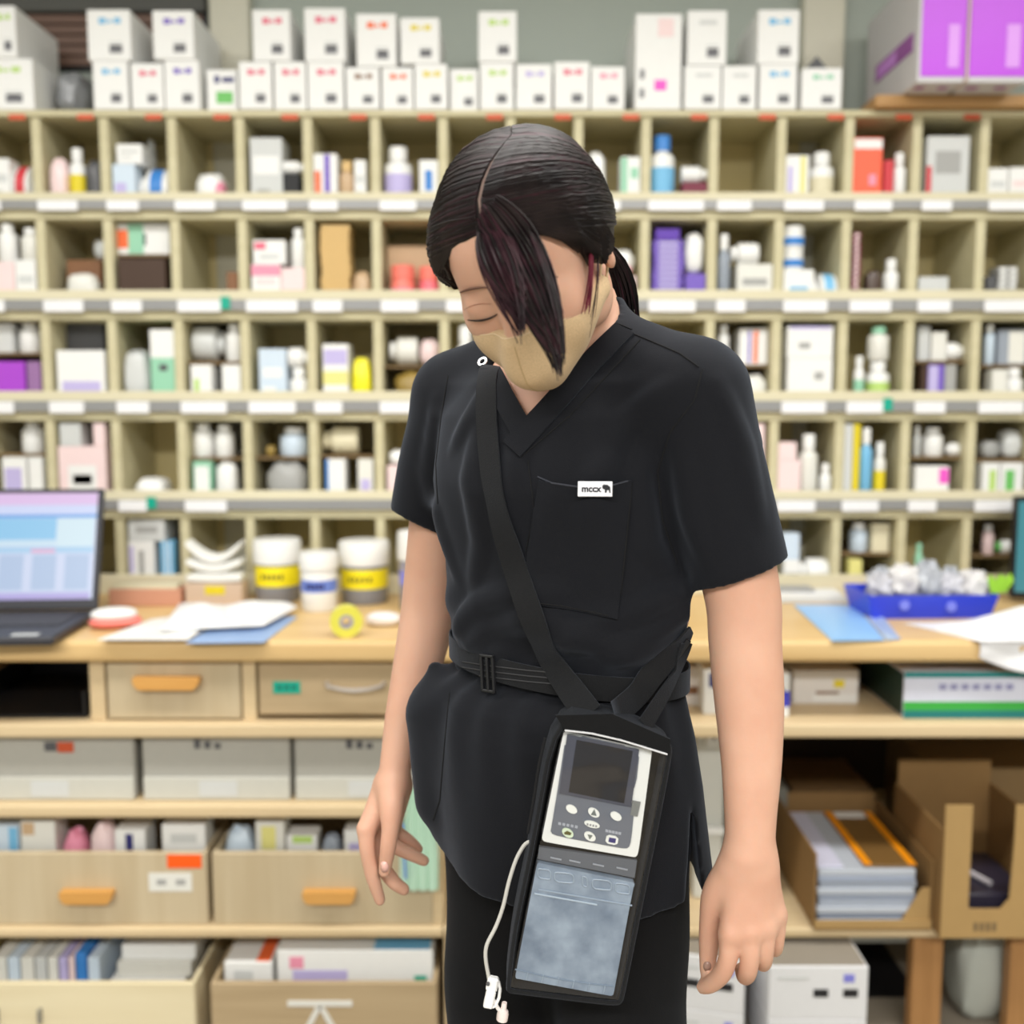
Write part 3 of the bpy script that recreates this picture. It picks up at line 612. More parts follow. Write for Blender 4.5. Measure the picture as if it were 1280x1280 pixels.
# grey storage boxes on the second board
YG = YB+0.03; GX = [(-70, 168), (178, 363), (368, 540)]
m_grey = mat((172,170,162), 0.5, 0.05)
for i, (a, b) in enumerate(GX):
    xa, xb = P(a, 960, YG).x, P(b, 960, YG).x; zt = z2a-0.004; zb = z3b+0.0004; cx = (xa+xb)/2
    t = empty('storage_box', (cx, YG, zb), ['grey plastic storage box with orange tag, at the left edge', 'grey plastic storage box with dark tag between two others', 'grey plastic storage box beside the bare forearm'][i], 'box', 'grey storage boxes')
    w = xb-xa; h = zt-zb
    MB().box(-w/2, 0, 0, w/2, 0.4, h, m_grey, 0.004).build('body', t)
    MB().box(-w/2+0.002, -0.004, 0.001, w/2-0.002, -0.0003, h*0.36, mat((200,199,190), 0.5), 0.0015).build('lit_front_band', t)  # paler lower front: light reaching below the board's overhang, put into colour
    if i == 0:
        lx = P(75, 940, YG).x-cx; MB().box(lx-0.004, -0.002, h*0.74, lx+0.028, -0.0003, h*0.9, mat((190,80,45), 0.5), 0.0003).build('orange_tag', t)
        MB().box(lx-0.03, -0.002, h*0.76, lx-0.006, -0.0003, h*0.9, mat('dgrey', 0.5), 0.0003).build('dark_tag', t)
    else:
        lx = (P(262, 936, YG).x if i == 1 else P(452, 940, YG).x)-cx
        for k in range(3): MB().box(lx-0.03+k*0.02, -0.002, h*0.8, lx-0.018+k*0.02, -0.0003, h*(0.94-0.03*k), mat('dgrey', 0.5), 0.0003).build('dark_tag', t)
    px0 = {0: 40, 1: 250, 2: 436}[i]; lx = P(px0, 985, YG).x-cx
    MB().box(lx, -0.0052, h*0.06, lx+0.075, -0.0043, h*0.3, mat('lgrey', 0.5), 0.0003).build('paper_label', t)
# open bins on the third row
YN = YB+0.012
def bin_drawer(xa, xb, zb, zt, depth, m, yf):
    mb = MB().box(xa, yf, zb, xb, yf+0.012, zt, m, 0.002)
    mb.box(xa, yf+0.0125, zb, xa+0.009, yf+depth, zt, m, 0.001).box(xb-0.009, yf+0.0125, zb, xb, yf+depth, zt, m, 0.001)
    mb.box(xa+0.0095, yf+depth-0.009, zb, xb-0.0095, yf+depth, zt, m, 0.001).box(xa+0.0095, yf+0.0125, zb, xb-0.0095, yf+depth-0.0095, zb+0.006, m, 0)
    return mb
bins = []
for i, (a, b) in enumerate(((-80, 259), (266, 541))):
    xa, xb = P(a, 1110, YN).x, P(b, 1110, YN).x
    o = lpart(bin_drawer(xa, xb, z4b+0.0006, P(640, 1066, YN).z, 0.42, m_front, YN), 'drawer')
    bins.append((xa, xb, z4b+0.0066))
    hx = P((112, 413)[i], 1115, YN).x; wood_handle(o, hx, YN-0.0005, P(640, 1117, YN).z, 0.105)
    if i == 0:
        q = MB().box(P(209, 1075, YN).x, YN-0.0012, P(640, 1085, YN).z, P(252, 1075, YN).x, YN-0.0003, P(640, 1068, YN).z, mat('vivid_orange', 0.4), 0.0003).build('orange_sticker'); q.parent = o
        q = MB().box(P(186, 1100, YN).x, YN-0.0012, P(640, 1114, YN).z, P(240, 1100, YN).x, YN-0.0003, P(640, 1091, YN).z, mat('offwhite', 0.4), 0.0003).build('white_sticker'); q.parent = o
        for k in range(2):
            q = MB().box(P(196+24*k, 1100, YN).x, YN-0.0016, P(640, 1106, YN).z, P(208+24*k, 1100, YN).x, YN-0.0013, P(640, 1099, YN).z, mat('grey', 0.4), 0).build('printed_mark'); q.parent = o
def in_bin(k, px0, px1, py0, yf, depth, kind, col, label, cat, prints=(), z0=None, name=None):
    xa, xb = P(px0, py0, yf).x, P(px1, py0, yf).x; zt = P(640, py0, yf).z; z0 = bins[k][2]+0.0004 if z0 is None else z0; w = xb-xa; h = zt-z0
    if kind == 'box':
        mb = MB().box(-w/2, 0, 0, w/2, depth, h, mat(col, 0.5), 0.001)
        for (pc, u0, v0, u1, v1) in prints: mb.quad((-w/2+u0*w, -0.0004, v0*h), (-w/2+u1*w, -0.0004, v0*h), (-w/2+u1*w, -0.0004, v1*h), (-w/2+u0*w, -0.0004, v1*h), mat(pc, 0.5))
        o = mb.build(name or 'small_carton'); o.location = ((xa+xb)/2, yf, z0)
    else:
        o = superell(MB(), 0, depth/2, h/2, w/2*0.95, depth/2*0.95, h/2*0.97, mat(col, 0.35), 0.7, 0.03, int(px0)).build(name or 'small_packet', None, True); o.location = ((xa+xb)/2, yf, z0)
    return tag(o, label, cat, 'supplies in the open bins')
yb1 = YN+0.03
in_bin(0, -25, 22, 1032, yb1, .06, 'box', 'paleblue', 'pale blue carton in the left open bin, at the picture edge', 'carton', (('lblue', .75, .6, .98, .98),))
in_bin(0, 25, 68, 1026, yb1, .06, 'box', 'offwhite', 'white carton with orange corner in the left open bin', 'carton', (('beige', .05, .85, .4, .98),))
in_bin(0, 72, 104, 1042, yb1, .06, 'bag', 'pink', 'darker pink packet in the left open bin', 'packet')
in_bin(0, 106, 141, 1032, yb1, .06, 'bag', 'palepink', 'paler pink packet in the left open bin', 'packet')
in_bin(0, 143, 181, 1037, yb1, .06, 'box', 'white', 'white carton with blue mark in the left open bin', 'carton', (('navy', .35, .75, .6, .95),))
in_bin(0, 202, 256, 1031, yb1, .06, 'box', 'white', 'plain white carton above the orange sticker of the bin', 'carton', (('lgrey', .2, .8, .8, .9),))
in_bin(1, 275, 316, 1039, yb1, .06, 'bag', 'paleblue', 'pale blue white packet in the right open bin', 'packet')
in_bin(1, 319, 355, 1027, yb1, .06, 'box', 'offwhite', 'white carton with yellow patch in the right open bin', 'carton', (('lyellow', .2, .7, .7, .95),))
in_bin(1, 358, 396, 1044, yb1, .05, 'box', 'white', 'white carton topped by lime strip in the right open bin', 'carton', (('lgreen', .2, .9, .85, .99),))
in_bin(1, 398, 427, 1048, yb1, .05, 'bag', 'slate', 'blue grey packet in the right open bin', 'packet')
in_bin(1, 430, 460, 1038, yb1, .05, 'box', 'white', 'white carton with blue text beside the thumb', 'carton', (('lavender', .2, .7, .8, .85),))
# two bottom bins standing on the floor
YQ = YB-0.03; zq1 = P(640, 1229, YQ).z
binb = []
for i, (a, b, m) in enumerate(((-120, 243, m_front2), (263, 546, m_front3))):
    xa, xb = P(a, 1240, YQ).x, P(b, 1240, YQ).x
    t = empty('low_bin', ((xa+xb)/2, YQ, 0), ['pale wooden open bin on the floor holding booklets', 'brown wooden open bin on the floor with white arrow mark'][i], 'bin', 'wooden floor bins')
    hw = (xb-xa)/2
    bin_drawer(-hw, hw, 0.0, zq1, 0.4, m, 0.0).build('body', t)
    binb.append((xa, xb))
    if i == 1:
        cx = P(400, 1254, YQ).x-(xa+xb)/2; z = P(640, 1254, YQ).z; mw = mat('offwhite', 0.5)
        MB().box(cx-0.064, -0.002, z-0.006, cx+0.064, -0.0003, z+0.006, mw, 0.0004).build('white_bar_mark', t)
        for s in (-1, 1):
            MB().prism([(cx+s*0.002-0.006, z-0.0065), (cx+s*0.03-0.006, -0.03+z-0.03), (cx+s*0.03+0.006, z-0.06), (cx+s*0.002+0.006, z-0.0065)] if s > 0 else [(cx-0.008, z-0.0065), (cx-0.036, z-0.06), (cx-0.024, z-0.06), (cx+0.004, z-0.0065)], -0.002, -0.0003, mw).build('white_leg_mark', t)
    else:
        for k in range(2): MB().box(-hw+0.18+k*0.085, -0.012, zq1-0.08, -hw+0.186+k*0.085, -0.0003, zq1-0.05, mat('grey', 0.3, metal=0.7), 0.001).build('metal_bracket', t)
# booklets leaning in the left floor bin
cols = ['offwhite', 'paleblue', 'offwhite', 'lgrey', 'offwhite', 'lavender', 'palepink', 'blue', 'paleblue']
pos = [(-10, 8), (9, 24), (25, 42), (43, 58), (59, 72), (73, 84), (85, 93), (94, 108), (109, 124)]
for i, ((a, b), c) in enumerate(zip(pos, cols)):
    yf = YQ+0.06; zt = P(640, 1197, yf).z
    xa, xb = P(a, 1200, yf).x, P(b, 1200, yf).x
    t = MB().box(xa+0.001, yf, 0.0075, xb-0.001, yf+0.16, zt+(0.01 if i == 7 else 0), mat(c, 0.5), 0.001).build('booklet')
    tag(t, '%s booklet standing in the pale floor bin, %s from left' % ({'offwhite': 'off white', 'paleblue': 'pale blue', 'lgrey': 'pale grey', 'lavender': 'lavender', 'palepink': 'pale pink', 'blue': 'bright blue'}[c], ORD[i]), 'booklet', 'booklets in the floor bin')
zz = 0.0075; xa, xb = P(132, 1200, YQ+0.05).x, P(236, 1200, YQ+0.05).x
for i in range(5):
    hh = [0.04, 0.035, 0.035, 0.03, 0.03][i]; sh = [0, 0.004, -0.004, 0.006, 0.012][i]
    o = MB().box(xa+0.004+sh, YQ+0.045+0.012*i, zz, xb-0.012+sh, YQ+0.27, zz+hh, mat(['white', 'lavender', 'white', 'offwhite', 'white'][i], 0.5), 0.001).build('paper_pile')
    tag(o, '%s bundle of white sheets piled in the pale floor bin' % ['lowest', 'second lowest', 'middle', 'second highest', 'topmost'][i], 'paper', 'paper bundles in the floor bin'); zz += hh+0.0004
# cartons in the right floor bin
yq1 = YQ+0.04
def floor_carton(px0, px1, py0, label, col, prints, yf, depth=0.2, top=None):
    xa, xb = P(px0, py0, yf).x, P(px1, py0, yf).x; zt = P(640, py0, yf).z; w = xb-xa; h = zt-0.0075
    t = empty('flat_carton', ((xa+xb)/2, yf, 0.0075), label, 'carton', 'cartons in the brown floor bin')
    MB().box(-w/2, 0, 0, w/2, depth, h, mat(col, 0.5), 0.0015).build('body', t)
    for (nm, pc, u0, v0, u1, v1) in prints: MB().box(-w/2+u0*w, -0.0008, v0*h, -w/2+u1*w, -0.0002, v1*h, mat(pc, 0.5), 0).build(nm, t)
    if top: MB().box(-w/2+top[1]*w, 0.004, h+0.0002, -w/2+top[2]*w, depth-0.02, h+0.0012, mat(top[0], 0.5), 0).build('top_band', t)
floor_carton(280, 340, 1203, 'white carton with orange band in the brown floor bin', 'white', (('grey_text', 'lgrey', .2, .7, .6, .9),), yq1, .16, ('orange', .66, .95))
floor_carton(346, 541, 1188, 'long white carton with pink print in the brown floor bin', 'white', (('pink_print', 'pink', .08, .8, .17, .93), ('lilac_print', 'lavender', .1, .64, .45, .78), ('green_print', 'teal', .88, .62, .96, .72)), yq1, .16, ('lblue', .62, .98))
# ------------------------------------------------------------------ things on the worktop
def CT(px, py, dz=0.0): return PZ(px, py, ZC+dz)
# laptop
bk = CT(133, 757, 0.018); fr = CT(66, 797, 0.018)
ang = math.atan2((bk-fr).x, (bk-fr).y)          # right edge direction from +y
lap = empty('laptop', (fr.x, fr.y, ZC+0.0006), 'open black laptop with blue spreadsheet screen on the worktop', 'laptop', rotz=-ang)
LW, LD = 0.365, 0.26
mk = mat((52,52,58), 0.45); mk2 = mat((66,66,72), 0.5)
MB().box(-LW, 0, 0.002, 0, LD, 0.018, mk, 0.004).build('base', lap)
kb = MB().box(-LW+0.025, 0.10, 0.0182, -0.025, LD-0.035, 0.0188, mat((40,40,45), 0.5), 0.0003).build('keyboard', lap)
for r in range(5):
    for c in range(14): MB().box(-LW+0.029+c*0.0222, 0.104+r*0.0238, 0.019, -LW+0.048+c*0.0222, 0.124+r*0.0238, 0.0205, mk2, 0.0006).build('key', kb)
MB().box(-LW/2-0.055, 0.012, 0.0182, -LW/2+0.055, 0.088, 0.0188, mk2, 0.0003).build('touchpad', lap)
MB().box(-0.085, 0.015, 0.0182, -0.035, 0.035, 0.0186, mat('lgrey', 0.4), 0.0001).build('sticker', lap)
T = Matrix.Translation((0, LD-0.006, 0.02)) @ Matrix.Rotation(math.radians(-17), 4, 'X')
scr = MB().box(-LW, -0.004, 0, 0, 0.006, 0.262, mk, 0.003, T).build('screen_lid', lap)
Tm = T
ui = [('display', -LW+0.008, 0.022, -0.012, 0.252, (205,215,240)), ('title_bar', -LW+0.008, 0.226, -0.012, 0.252, (222,190,232)), ('menu_bar', -LW+0.008, 0.205, -0.012, 0.224, (205,214,246)), ('blue_line', -LW+0.008, 0.198, -0.012, 0.205, (95,160,228)),
      ('blue_panel', -LW+0.008, 0.15, -0.095, 0.197, (140,198,235)), ('pale_panel', -0.094, 0.135, -0.016, 0.197, (208,230,240)), ('pale_line', -LW+0.008, 0.137, -0.095, 0.149, (200,225,240)), ('table_head', -LW+0.008, 0.122, -0.016, 0.134, (165,205,235)), ('red_cell', -0.145, 0.122, -0.095, 0.13, (222,170,205)),
      ('task_bar', -LW+0.008, 0.022, -0.018, 0.036, (178,168,224))]
for i, (nm, x0, z0, x1, z1, c) in enumerate(ui):
    y = -0.0045-0.00015*(i > 0)-0.0001*(i == 8)
    MB().quad((x0, y, z0), (x1, y, z0), (x1, y, z1), (x0, y, z1), emit('ui_'+nm, c, 0.85), Tm).build(nm, scr)
for k in range(5):
    y = -0.0048; x0 = -LW+0.02+k*0.068
    MB().quad((x0, y, 0.042), (x0+0.05, y, 0.042), (x0+0.05, y, 0.118), (x0, y, 0.118), emit('ui_col', (176,196,226), 0.85), Tm).build('table_column', scr)
# mouse
c = CT(134, 790); ms = empty('computer_mouse', (c.x, c.y+0.045, ZC+0.0005), 'white and coral rounded computer mouse beside the laptop', 'mouse', rotz=0.3)
superell(MB(), 0, 0, 0.012, 0.052, 0.034, 0.012, mat((240,130,120), 0.4), 0.85, 0, 1, 24, 12).build('coral_base', ms, True)
superell(MB(), -0.003, 0.004, 0.026, 0.046, 0.03, 0.0145, mat('white', 0.35), 0.9, 0, 1, 24, 12).build('white_shell', ms, True)
# wavy sheets
def sheet(name, corners, amp, m, seed, thick=0.0012, lift=0.001, n=16, bump=None):
    """quad of worktop points (clockwise) -> rippled sheet"""
    rs = np.random.RandomState(seed); ph = rs.rand(8)*6.28; vs = []; fs = []
    a, b, c2, d = [Vector(q) for q in corners]
    for layer in (0, 1):
        for j in range(n+1):
            for i in range(n+1):
                u, v = i/n, j/n
                p = a.lerp(b, u).lerp(d.lerp(c2, u), v)
                h = amp*(0.5+0.25*math.sin(7*u+ph[0]+3*v)+0.25*math.sin(6*v+ph[1]-4*u)+0.15*math.sin(13*u+9*v+ph[2]))*(4*u*(1-u)*4*v*(1-v))**0.35
                if bump: h += bump(u, v)
                vs.append((p.x, p.y, ZC+lift+max(h, 0)+(thick if layer == 0 else 0)))
    N = (n+1)*(n+1)
    for j in range(n):
        for i in range(n):
            q = [j*(n+1)+i, j*(n+1)+i+1, (j+1)*(n+1)+i+1, (j+1)*(n+1)+i]
            fs.append(tuple(q)); fs.append(tuple(N+k for k in q[::-1]))
    rim = [i for i in range(n+1)]+[j*(n+1)+n for j in range(1, n+1)]+[n*(n+1)+i for i in range(n-1, -1, -1)]+[j*(n+1) for j in range(n-1, 0, -1)]
    for k in range(len(rim)): p, q = rim[k], rim[(k+1) % len(rim)]; fs.append((p, p+N, q+N, q))
    me = MB().add(vs, fs, m); ctr = (a+b+c2+d)/4; ctr.z = ZC
    return me.build(name, None, True, origin=ctr)
o = sheet('blue_folder', [CT(232, 805), CT(330, 804), CT(372, 772), CT(290, 770)], 0.002, mat((150,180,225), 0.35), 4); tag(o, 'pale blue plastic folder under the white sheets near the laptop', 'folder')
o = sheet('white_sheet', [CT(122, 804), CT(235, 804), CT(290, 765), CT(190, 778)], 0.008, mat('white', 0.5), 5, lift=0.006); tag(o, 'rumpled white sheet nearest the coral mouse', 'paper')
o = sheet('white_sheet', [CT(200, 796), CT(330, 790), CT(372, 766), CT(225, 762)], 0.03, mat((240,240,242), 0.5), 8, lift=0.0125); tag(o, 'rumpled white sheet lying over the blue folder', 'paper')
# low tan cartons before the shelf
for i, (a, b, y0, y1, lab) in enumerate(((136, 226, 737, 758, 'low peach brown carton behind the coral mouse'), (232, 303, 730, 757, 'low tan carton with yellow patch under the white curved pads'))):
    p = CT(a, y1); q = CT(b, y1); h = P(a, y0, p.y).z-ZC
    t = empty('low_carton', ((p.x+q.x)/2, p.y, ZC+0.0005), lab, 'carton', 'low tan cartons'); w = q.x-p.x
    MB().box(-w/2, 0, 0, w/2, 0.06, h, mat([(205,150,125), (206,182,160)][i], 0.6), 0.002).build('body', t)
    if i == 1: MB().box(-w*0.15, -0.001, h*0.5, w*0.2, -0.0002, h*0.9, mat('yellow', 0.5), 0).build('yellow_patch', t)
    else: MB().box(-w/2+0.004, 0.004, h+0.0003, w/2-0.01, 0.05, h+0.008, mat('cream', 0.6), 0.001).build('cream_lid', t)
# stack of white curved pads on the second low carton
p = CT(232, 757); q = CT(303, 757); hz = P(232, 730, p.y).z-ZC+0.001; hx = (q.x-p.x)/2-0.003; zc_ = hz
for i, (cv, tk) in enumerate(((0.003, 0.022), (0.018, 0.02), (0.040, 0.019))):
    vs = []; fs = []; n = 18
    for k in range(n+1):
        u = -1+2*k/n; z = cv*u*u; t2 = tk*(1-0.35*u**4); x = u*hx
        for yy, zz in ((0.006, z), (0.0, z+0.005), (0.001, z+t2-0.004), (0.007, z+t2), (0.05, z+t2), (0.054, z+0.004)): vs.append((x, yy, zz))
    for k in range(n):
        for a in range(6): b = (a+1) % 6; fs.append((k*6+a, (k+1)*6+a, (k+1)*6+b, k*6+b))
    fs.append((0, 1, 2, 3, 4, 5)); fs.append(tuple(n*6+a for a in (5, 4, 3, 2, 1, 0)))
    o = MB().add(vs, fs, mat((232,232,228), 0.5)).build('curved_pad', None, True); o.location = ((p.x+q.x)/2, p.y+0.002, ZC+zc_); zc_ += tk+0.0006
    tag(o, '%s white curved pad of the stack on the low tan carton' % ('lowest', 'middle', 'topmost')[i], 'pad', 'stacked white pads')
# jars
def big_jar(px0, px1, ytop, ybot, lidy, body, bandcol, by0, by1, lab, seethru=False):
    p = CT((px0+px1)/2, ybot); R = (P(px1, 720, p.y).x-P(px0, 720, p.y).x)/2; y = p.y+R*0.9
    zt = P(640, ytop, y).z-ZC; zl = P(640, lidy, y-R).z-ZC; R *= 1.04
    t = empty('plastic_jar', (p.x*1.0, y, ZC+0.0005), lab, 'jar', 'large jars on the worktop')
    MB().lathe([(R*0.86, 0), (R*0.92, 0.004), (R*0.92, zl-0.012), (R*0.84, zl-0.002), (R*0.84, zl)], mat(body, 0.25), 28).build('body', t, True)
    MB().lathe([(R*0.99, zl-0.004), (R, zl), (R, zt-0.006), (R*0.95, zt), (R*0.6, zt+0.001)], mat('white', 0.4), 28).build('lid', t, True)
    b0 = P(640, by1, y-R).z-ZC; b1 = P(640, by0, y-R).z-ZC
    lb = MB().lathe([(R*0.93, b0), (R*0.93, b1)], mat(bandcol, 0.5), 28, close=False).build('wrap_label', t, True)
    for k in range(5):
        a = -math.pi/2-0.5+k*0.22
        M = Matrix.Rotation(a+math.pi/2, 4, 'Z') @ Matrix.Translation((0, -R*0.935, (b0+b1)/2))
        MB().box(-0.0035, -0.0004, -0.006, 0.0035, 0.0001, 0.006, mat((120,110,40) if bandcol == (250,232,30) else 'navy', 0.5), 0, M).build('printed_character', lb)
big_jar(313, 371, 674, 755, 705, (140,142,150), (250,232,30), 710, 735, 'grey jar with white lid and yellow label beside the white curved pads')
big_jar(421, 483, 676, 757, 707, (140,142,150), (250,232,30), 714, 738, 'grey jar with white lid and yellow label behind the tape roll')
big_jar(372, 419, 690, 766, 712, 'white', (110,135,215), 727, 742, 'white jar with blue label between the two grey jars')
big_jar(496, 546, 664, 766, 700, (150,146,160), (140,140,225), 716, 734, 'grey jar with white lid and violet label by the elbow')
# tape roll standing
c = CT(433, 796); R = 20.5*(c.y-CAM.y)/FPX
t = empty('tape_roll', (c.x, c.y, ZC+0.0004), 'yellow adhesive tape roll standing on the worktop', 'tape', rotz=0.2)
M = Matrix.Translation((0, 0, R)) @ Matrix.Rotation(math.pi/2, 4, 'X')
MB().lathe([(R*0.45, -0.011), (R, -0.011), (R, 0.011), (R*0.45, 0.011), (R*0.45, -0.011)], mat((228,222,90), 0.3), 32, M, close=False).build('tape', t, True)
MB().lathe([(R*0.27, -0.0115), (R*0.44, -0.0115), (R*0.44, 0.0115), (R*0.27, 0.0115), (R*0.27, -0.0115)], mat((170,165,175), 0.5), 32, M, close=False).build('core', t, True)
o = superell(MB(), 0, 0, 0.014, 0.036, 0.022, 0.014, mat((240,232,230), 0.3), 0.8, 0.03, 9).build('white_pouch', None, True); c = CT(473, 786); o.location = (c.x+0.006, c.y+0.03, ZC+0.0004); tag(o, 'small white glossy pouch beside the tape roll', 'pouch')
# ---- right half of the worktop
o = sheet('light_blue_folder', [CT(1040, 802), CT(1106, 801), CT(1068, 757), CT(992, 757)], 0.001, mat((150,200,250), 0.3), 3); tag(o, 'light blue flat folder on the worktop beside the bare arm', 'folder')
o = sheet('clear_folder', [CT(1108, 801), CT(1126, 800), CT(1092, 757), CT(1070, 757)], 0.004, mat((176,196,222), 0.2), 6); tag(o, 'clear plastic sleeve beside the light blue folder', 'folder')
p = CT(985, 752)
for i in range(4):
    w = [0.17, 0.16, 0.15, 0.09][i]
    o = MB().box(p.x-0.03, p.y-0.02+0.004*i, ZC+0.0006+i*0.0075, p.x-0.03+w, p.y+0.05, ZC+0.0076+i*0.0075, mat(['lgrey', 'offwhite', 'white', 'grey'][i], 0.5), 0.001).build('paper_pad'); tag(o, '%s paper pad in the low pile behind the bare arm' % ['lowest', 'second lowest', 'third', 'topmost'][i], 'paper', 'paper pads behind the arm')
# blue tray with bags
a = CT(1084, 775); b = CT(1252, 762); w = P(1250, 765, a.y).x-a.x; h = 0.052
t = empty('blue_tray', (a.x+w/2, a.y, ZC+0.0005), 'bright blue plastic tray heaped with clear bags', 'tray', rotz=0.04)
mbl = mat((50,70,215), 0.35)
def flare_tray(w, d, h, m):
    tk = 0.004; f = 0.012
    A = [(-w/2+f, 0+f, 0), (w/2-f, f, 0), (w/2-f, d-f, 0), (-w/2+f, d-f, 0)]; Bt = [(-w/2, 0, h), (w/2, 0, h), (w/2, d, h), (-w/2, d, h)]
    C = [(-w/2+tk, tk, h), (w/2-tk, tk, h), (w/2-tk, d-tk, h), (-w/2+tk, d-tk, h)]; E = [(-w/2+f+tk, f+tk, tk), (w/2-f-tk, f+tk, tk), (w/2-f-tk, d-f-tk, tk), (-w/2+f+tk, d-f-tk, tk)]
    fs = [(3, 2, 1, 0)]
    for k in range(3):
        for i in range(4): j = (i+1) % 4; fs.append((4*k+i, 4*k+j, 4*k+4+j, 4*k+4+i))
    fs.append((12, 13, 14, 15)); return MB().add(A+Bt+C+E, fs, m)
flare_tray(w, 0.15, h, mbl).build('body', t)
for k in range(2):
    M = Matrix.Translation((-w*0.22+k*w*0.36, 0.0045, h*0.6-k*0.004)) @ Matrix.Rotation(math.pi/2, 4, 'X')
    MB().lathe([(0.0, 0), (0.012, 0), (0.012, 0.002), (0, 0.002)], mat((120,130,230), 0.4), 6, M).build('hexagon_emblem', t)
for i in range(9):
    u = i/8; o = superell(MB(), 0, 0, 0, 0.025+0.004*(i % 3), 0.027, 0.026+0.007*((i*2) % 3), mat([(200,200,208), (178,182,190), (214,212,212)][i % 3], 0.25, spec=0.6), 0.8, 0.1, 20+i, 30, 18).build('clear_bag', None, True)
    o.location = (a.x+0.04+u*(w-0.08), a.y+0.045+0.058*(i % 2), ZC+0.05+0.012*((i+1) % 2)+(0.012 if i in (2, 3, 4) else 0))
    tag(o, 'crumpled clear bag in the blue tray, %s from left' % ORD[i], 'bag', 'bags in the blue tray')
lf = empty('green_clip', (P(1248, 735, a.y+0.02).x, a.y+0.02, ZC+0.055), 'lime green leaf shaped clip on the bags in the blue tray', 'clip')
for s in (-1, 0, 1):
    MB().prism([(-0.006+s*0.012, 0), (0.006+s*0.012, 0), (0.012+s*0.022, 0.025+0.008*(s == 0)), (0.004+s*0.024, 0.04), (-0.006+s*0.02, 0.028)], -0.003+0.0065*s, 0.003+0.0065*s, mat((150,205,60), 0.4)).build('leaf', lf)
# rumpled white bag hanging over the front edge
def hang(u, v): return 0.02*math.exp(-((u-0.75)**2+(v-0.75)**2)/0.08)
o = sheet('white_bag', [CT(1225, 803), CT(1340, 803), CT(1330, 779), CT(1130, 780)], 0.03, mat((240,240,243), 0.45), 11, bump=hang); tag(o, 'rumpled white bag spread on the worktop before the blue tray', 'bag')
# its part over the edge
q = CT(1225, 803); vs = []; fs = []; n = 12
for j in range(n+1):
    for i in range(n+1):
        u, v = i/n, j/n
        x = q.x+0.004+u*0.2; vs.append((x, YB-0.003-0.004*math.sin(u*9+v*3)-0.002*v, ZC+0.0035+0.003*math.sin(u*7)*(1-v)-v*0.06*(0.6+0.5*math.sin(u*3.0))))
for j in range(n):
    for i in range(n): k = j*(n+1)+i; fs.append((k, k+n+1, k+n+2, k+1))
mb = MB().add(vs, fs, mat((240,240,243), 0.45)); oo = mb.build('hanging_fold', None, True)
md = oo.modifiers.new('thick', 'SOLIDIFY'); md.thickness = 0.0015
oo.parent = o; oo.matrix_parent_inverse = Matrix.Translation(-Vector(o.location))
# monitor at the right edge
mx = P(1270, 690, 1.18).x+0.012
t = empty('monitor', (mx+0.25, 1.2, ZC+0.0005), 'black monitor with teal screen at the right edge of the worktop', 'monitor', rotz=-0.12)
MB().box(-0.25, -0.012, P(640, 752, 1.18).z-ZC, 0.25, 0.012, P(640, 623, 1.18).z-ZC, mat('black', 0.4), 0.003).build('casing', t)
MB().box(-0.243, -0.0128, P(640, 744, 1.18).z-ZC, 0.243, -0.0122, P(640, 629, 1.18).z-ZC, emit('teal_screen', (60,150,160), 0.7), 0).build('screen', t)
MB().box(-0.03, -0.008, 0.012, 0.03, 0.03, 0.1, mat('black', 0.4), 0.002).build('stand', t); MB().box(-0.1, -0.06, 0, 0.1, 0.07, 0.0115, mat('black', 0.4), 0.003).build('foot', t)

# ------------------------------------------------------------------ right half under the worktop
xr0 = xr+0.001
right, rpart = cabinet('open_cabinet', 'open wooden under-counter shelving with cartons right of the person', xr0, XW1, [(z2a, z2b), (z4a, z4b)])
rpart(MB().box(xr0, YB+0.012, 0.001, xr0+0.018, YW-0.032, z4a-0.001, m_board, 0.001), 'side_panel')
rpart(MB().box(XW1-0.02, YB+0.012, z2b+0.001, XW1, YW-0.032, ztb-0.001, m_board, 0.001), 'side_panel')
def crate(name, label, cat, x0, x1, zb, py0, yf, depth, col, prints=(), rot=0.0, side=None, grp='cartons under the worktop'):
    xa, xb = P(x0, py0, yf).x, P(x1, py0, yf).x; zt = P(640, py0, yf).z; w = xb-xa; h = zt-zb-0.0005
    t = empty(name, ((xa+xb)/2, yf, zb+0.0005), label, cat, grp, rotz=rot)
    MB().box(-w/2, 0, 0, w/2, depth, h, mat(col, 0.5), 0.002).build('body', t)
    for (nm, pc, u0, v0, u1, v1) in prints: MB().box(-w/2+u0*w, -0.0009, v0*h, -w/2+u1*w, -0.0002, v1*h, mat(pc, 0.5), 0).build(nm, t)
    if side: MB().box(-w/2-0.0009, 0.004, 0.004, -w/2-0.0002, depth-0.004, h-0.004, mat(side, 0.5), 0).build('side_panel', t)
    return t, w, h
crate('white_carton', 'white carton with yellow dot between the tunic and the arm', 'carton', 832, 884, z2b, 834, YB+0.12, .14, (222,216,212), (('yellow_dot', 'yellow', .8, .62, .95, .8), ('brown_picture', 'brown', .2, .3, .8, .5)))
crate('white_carton', 'white carton with violet stripe hidden partly by the forearm', 'carton', 880, 902, z2b, 836, YB+0.06, .1, 'white', (('violet_stripe', 'navy', .3, .6, .9, .9),))
crate('white_carton', 'white carton with blue corners just right of the forearm', 'carton', 953, 988, z2b, 842, YB+0.04, .12, 'white', (('blue_corner', (70,70,190), .0, .7, .3, 1), ('blue_stripe', (70,70,190), .7, .25, 1, .6), ('grey_text', 'grey', .35, .6, .8, .68)))
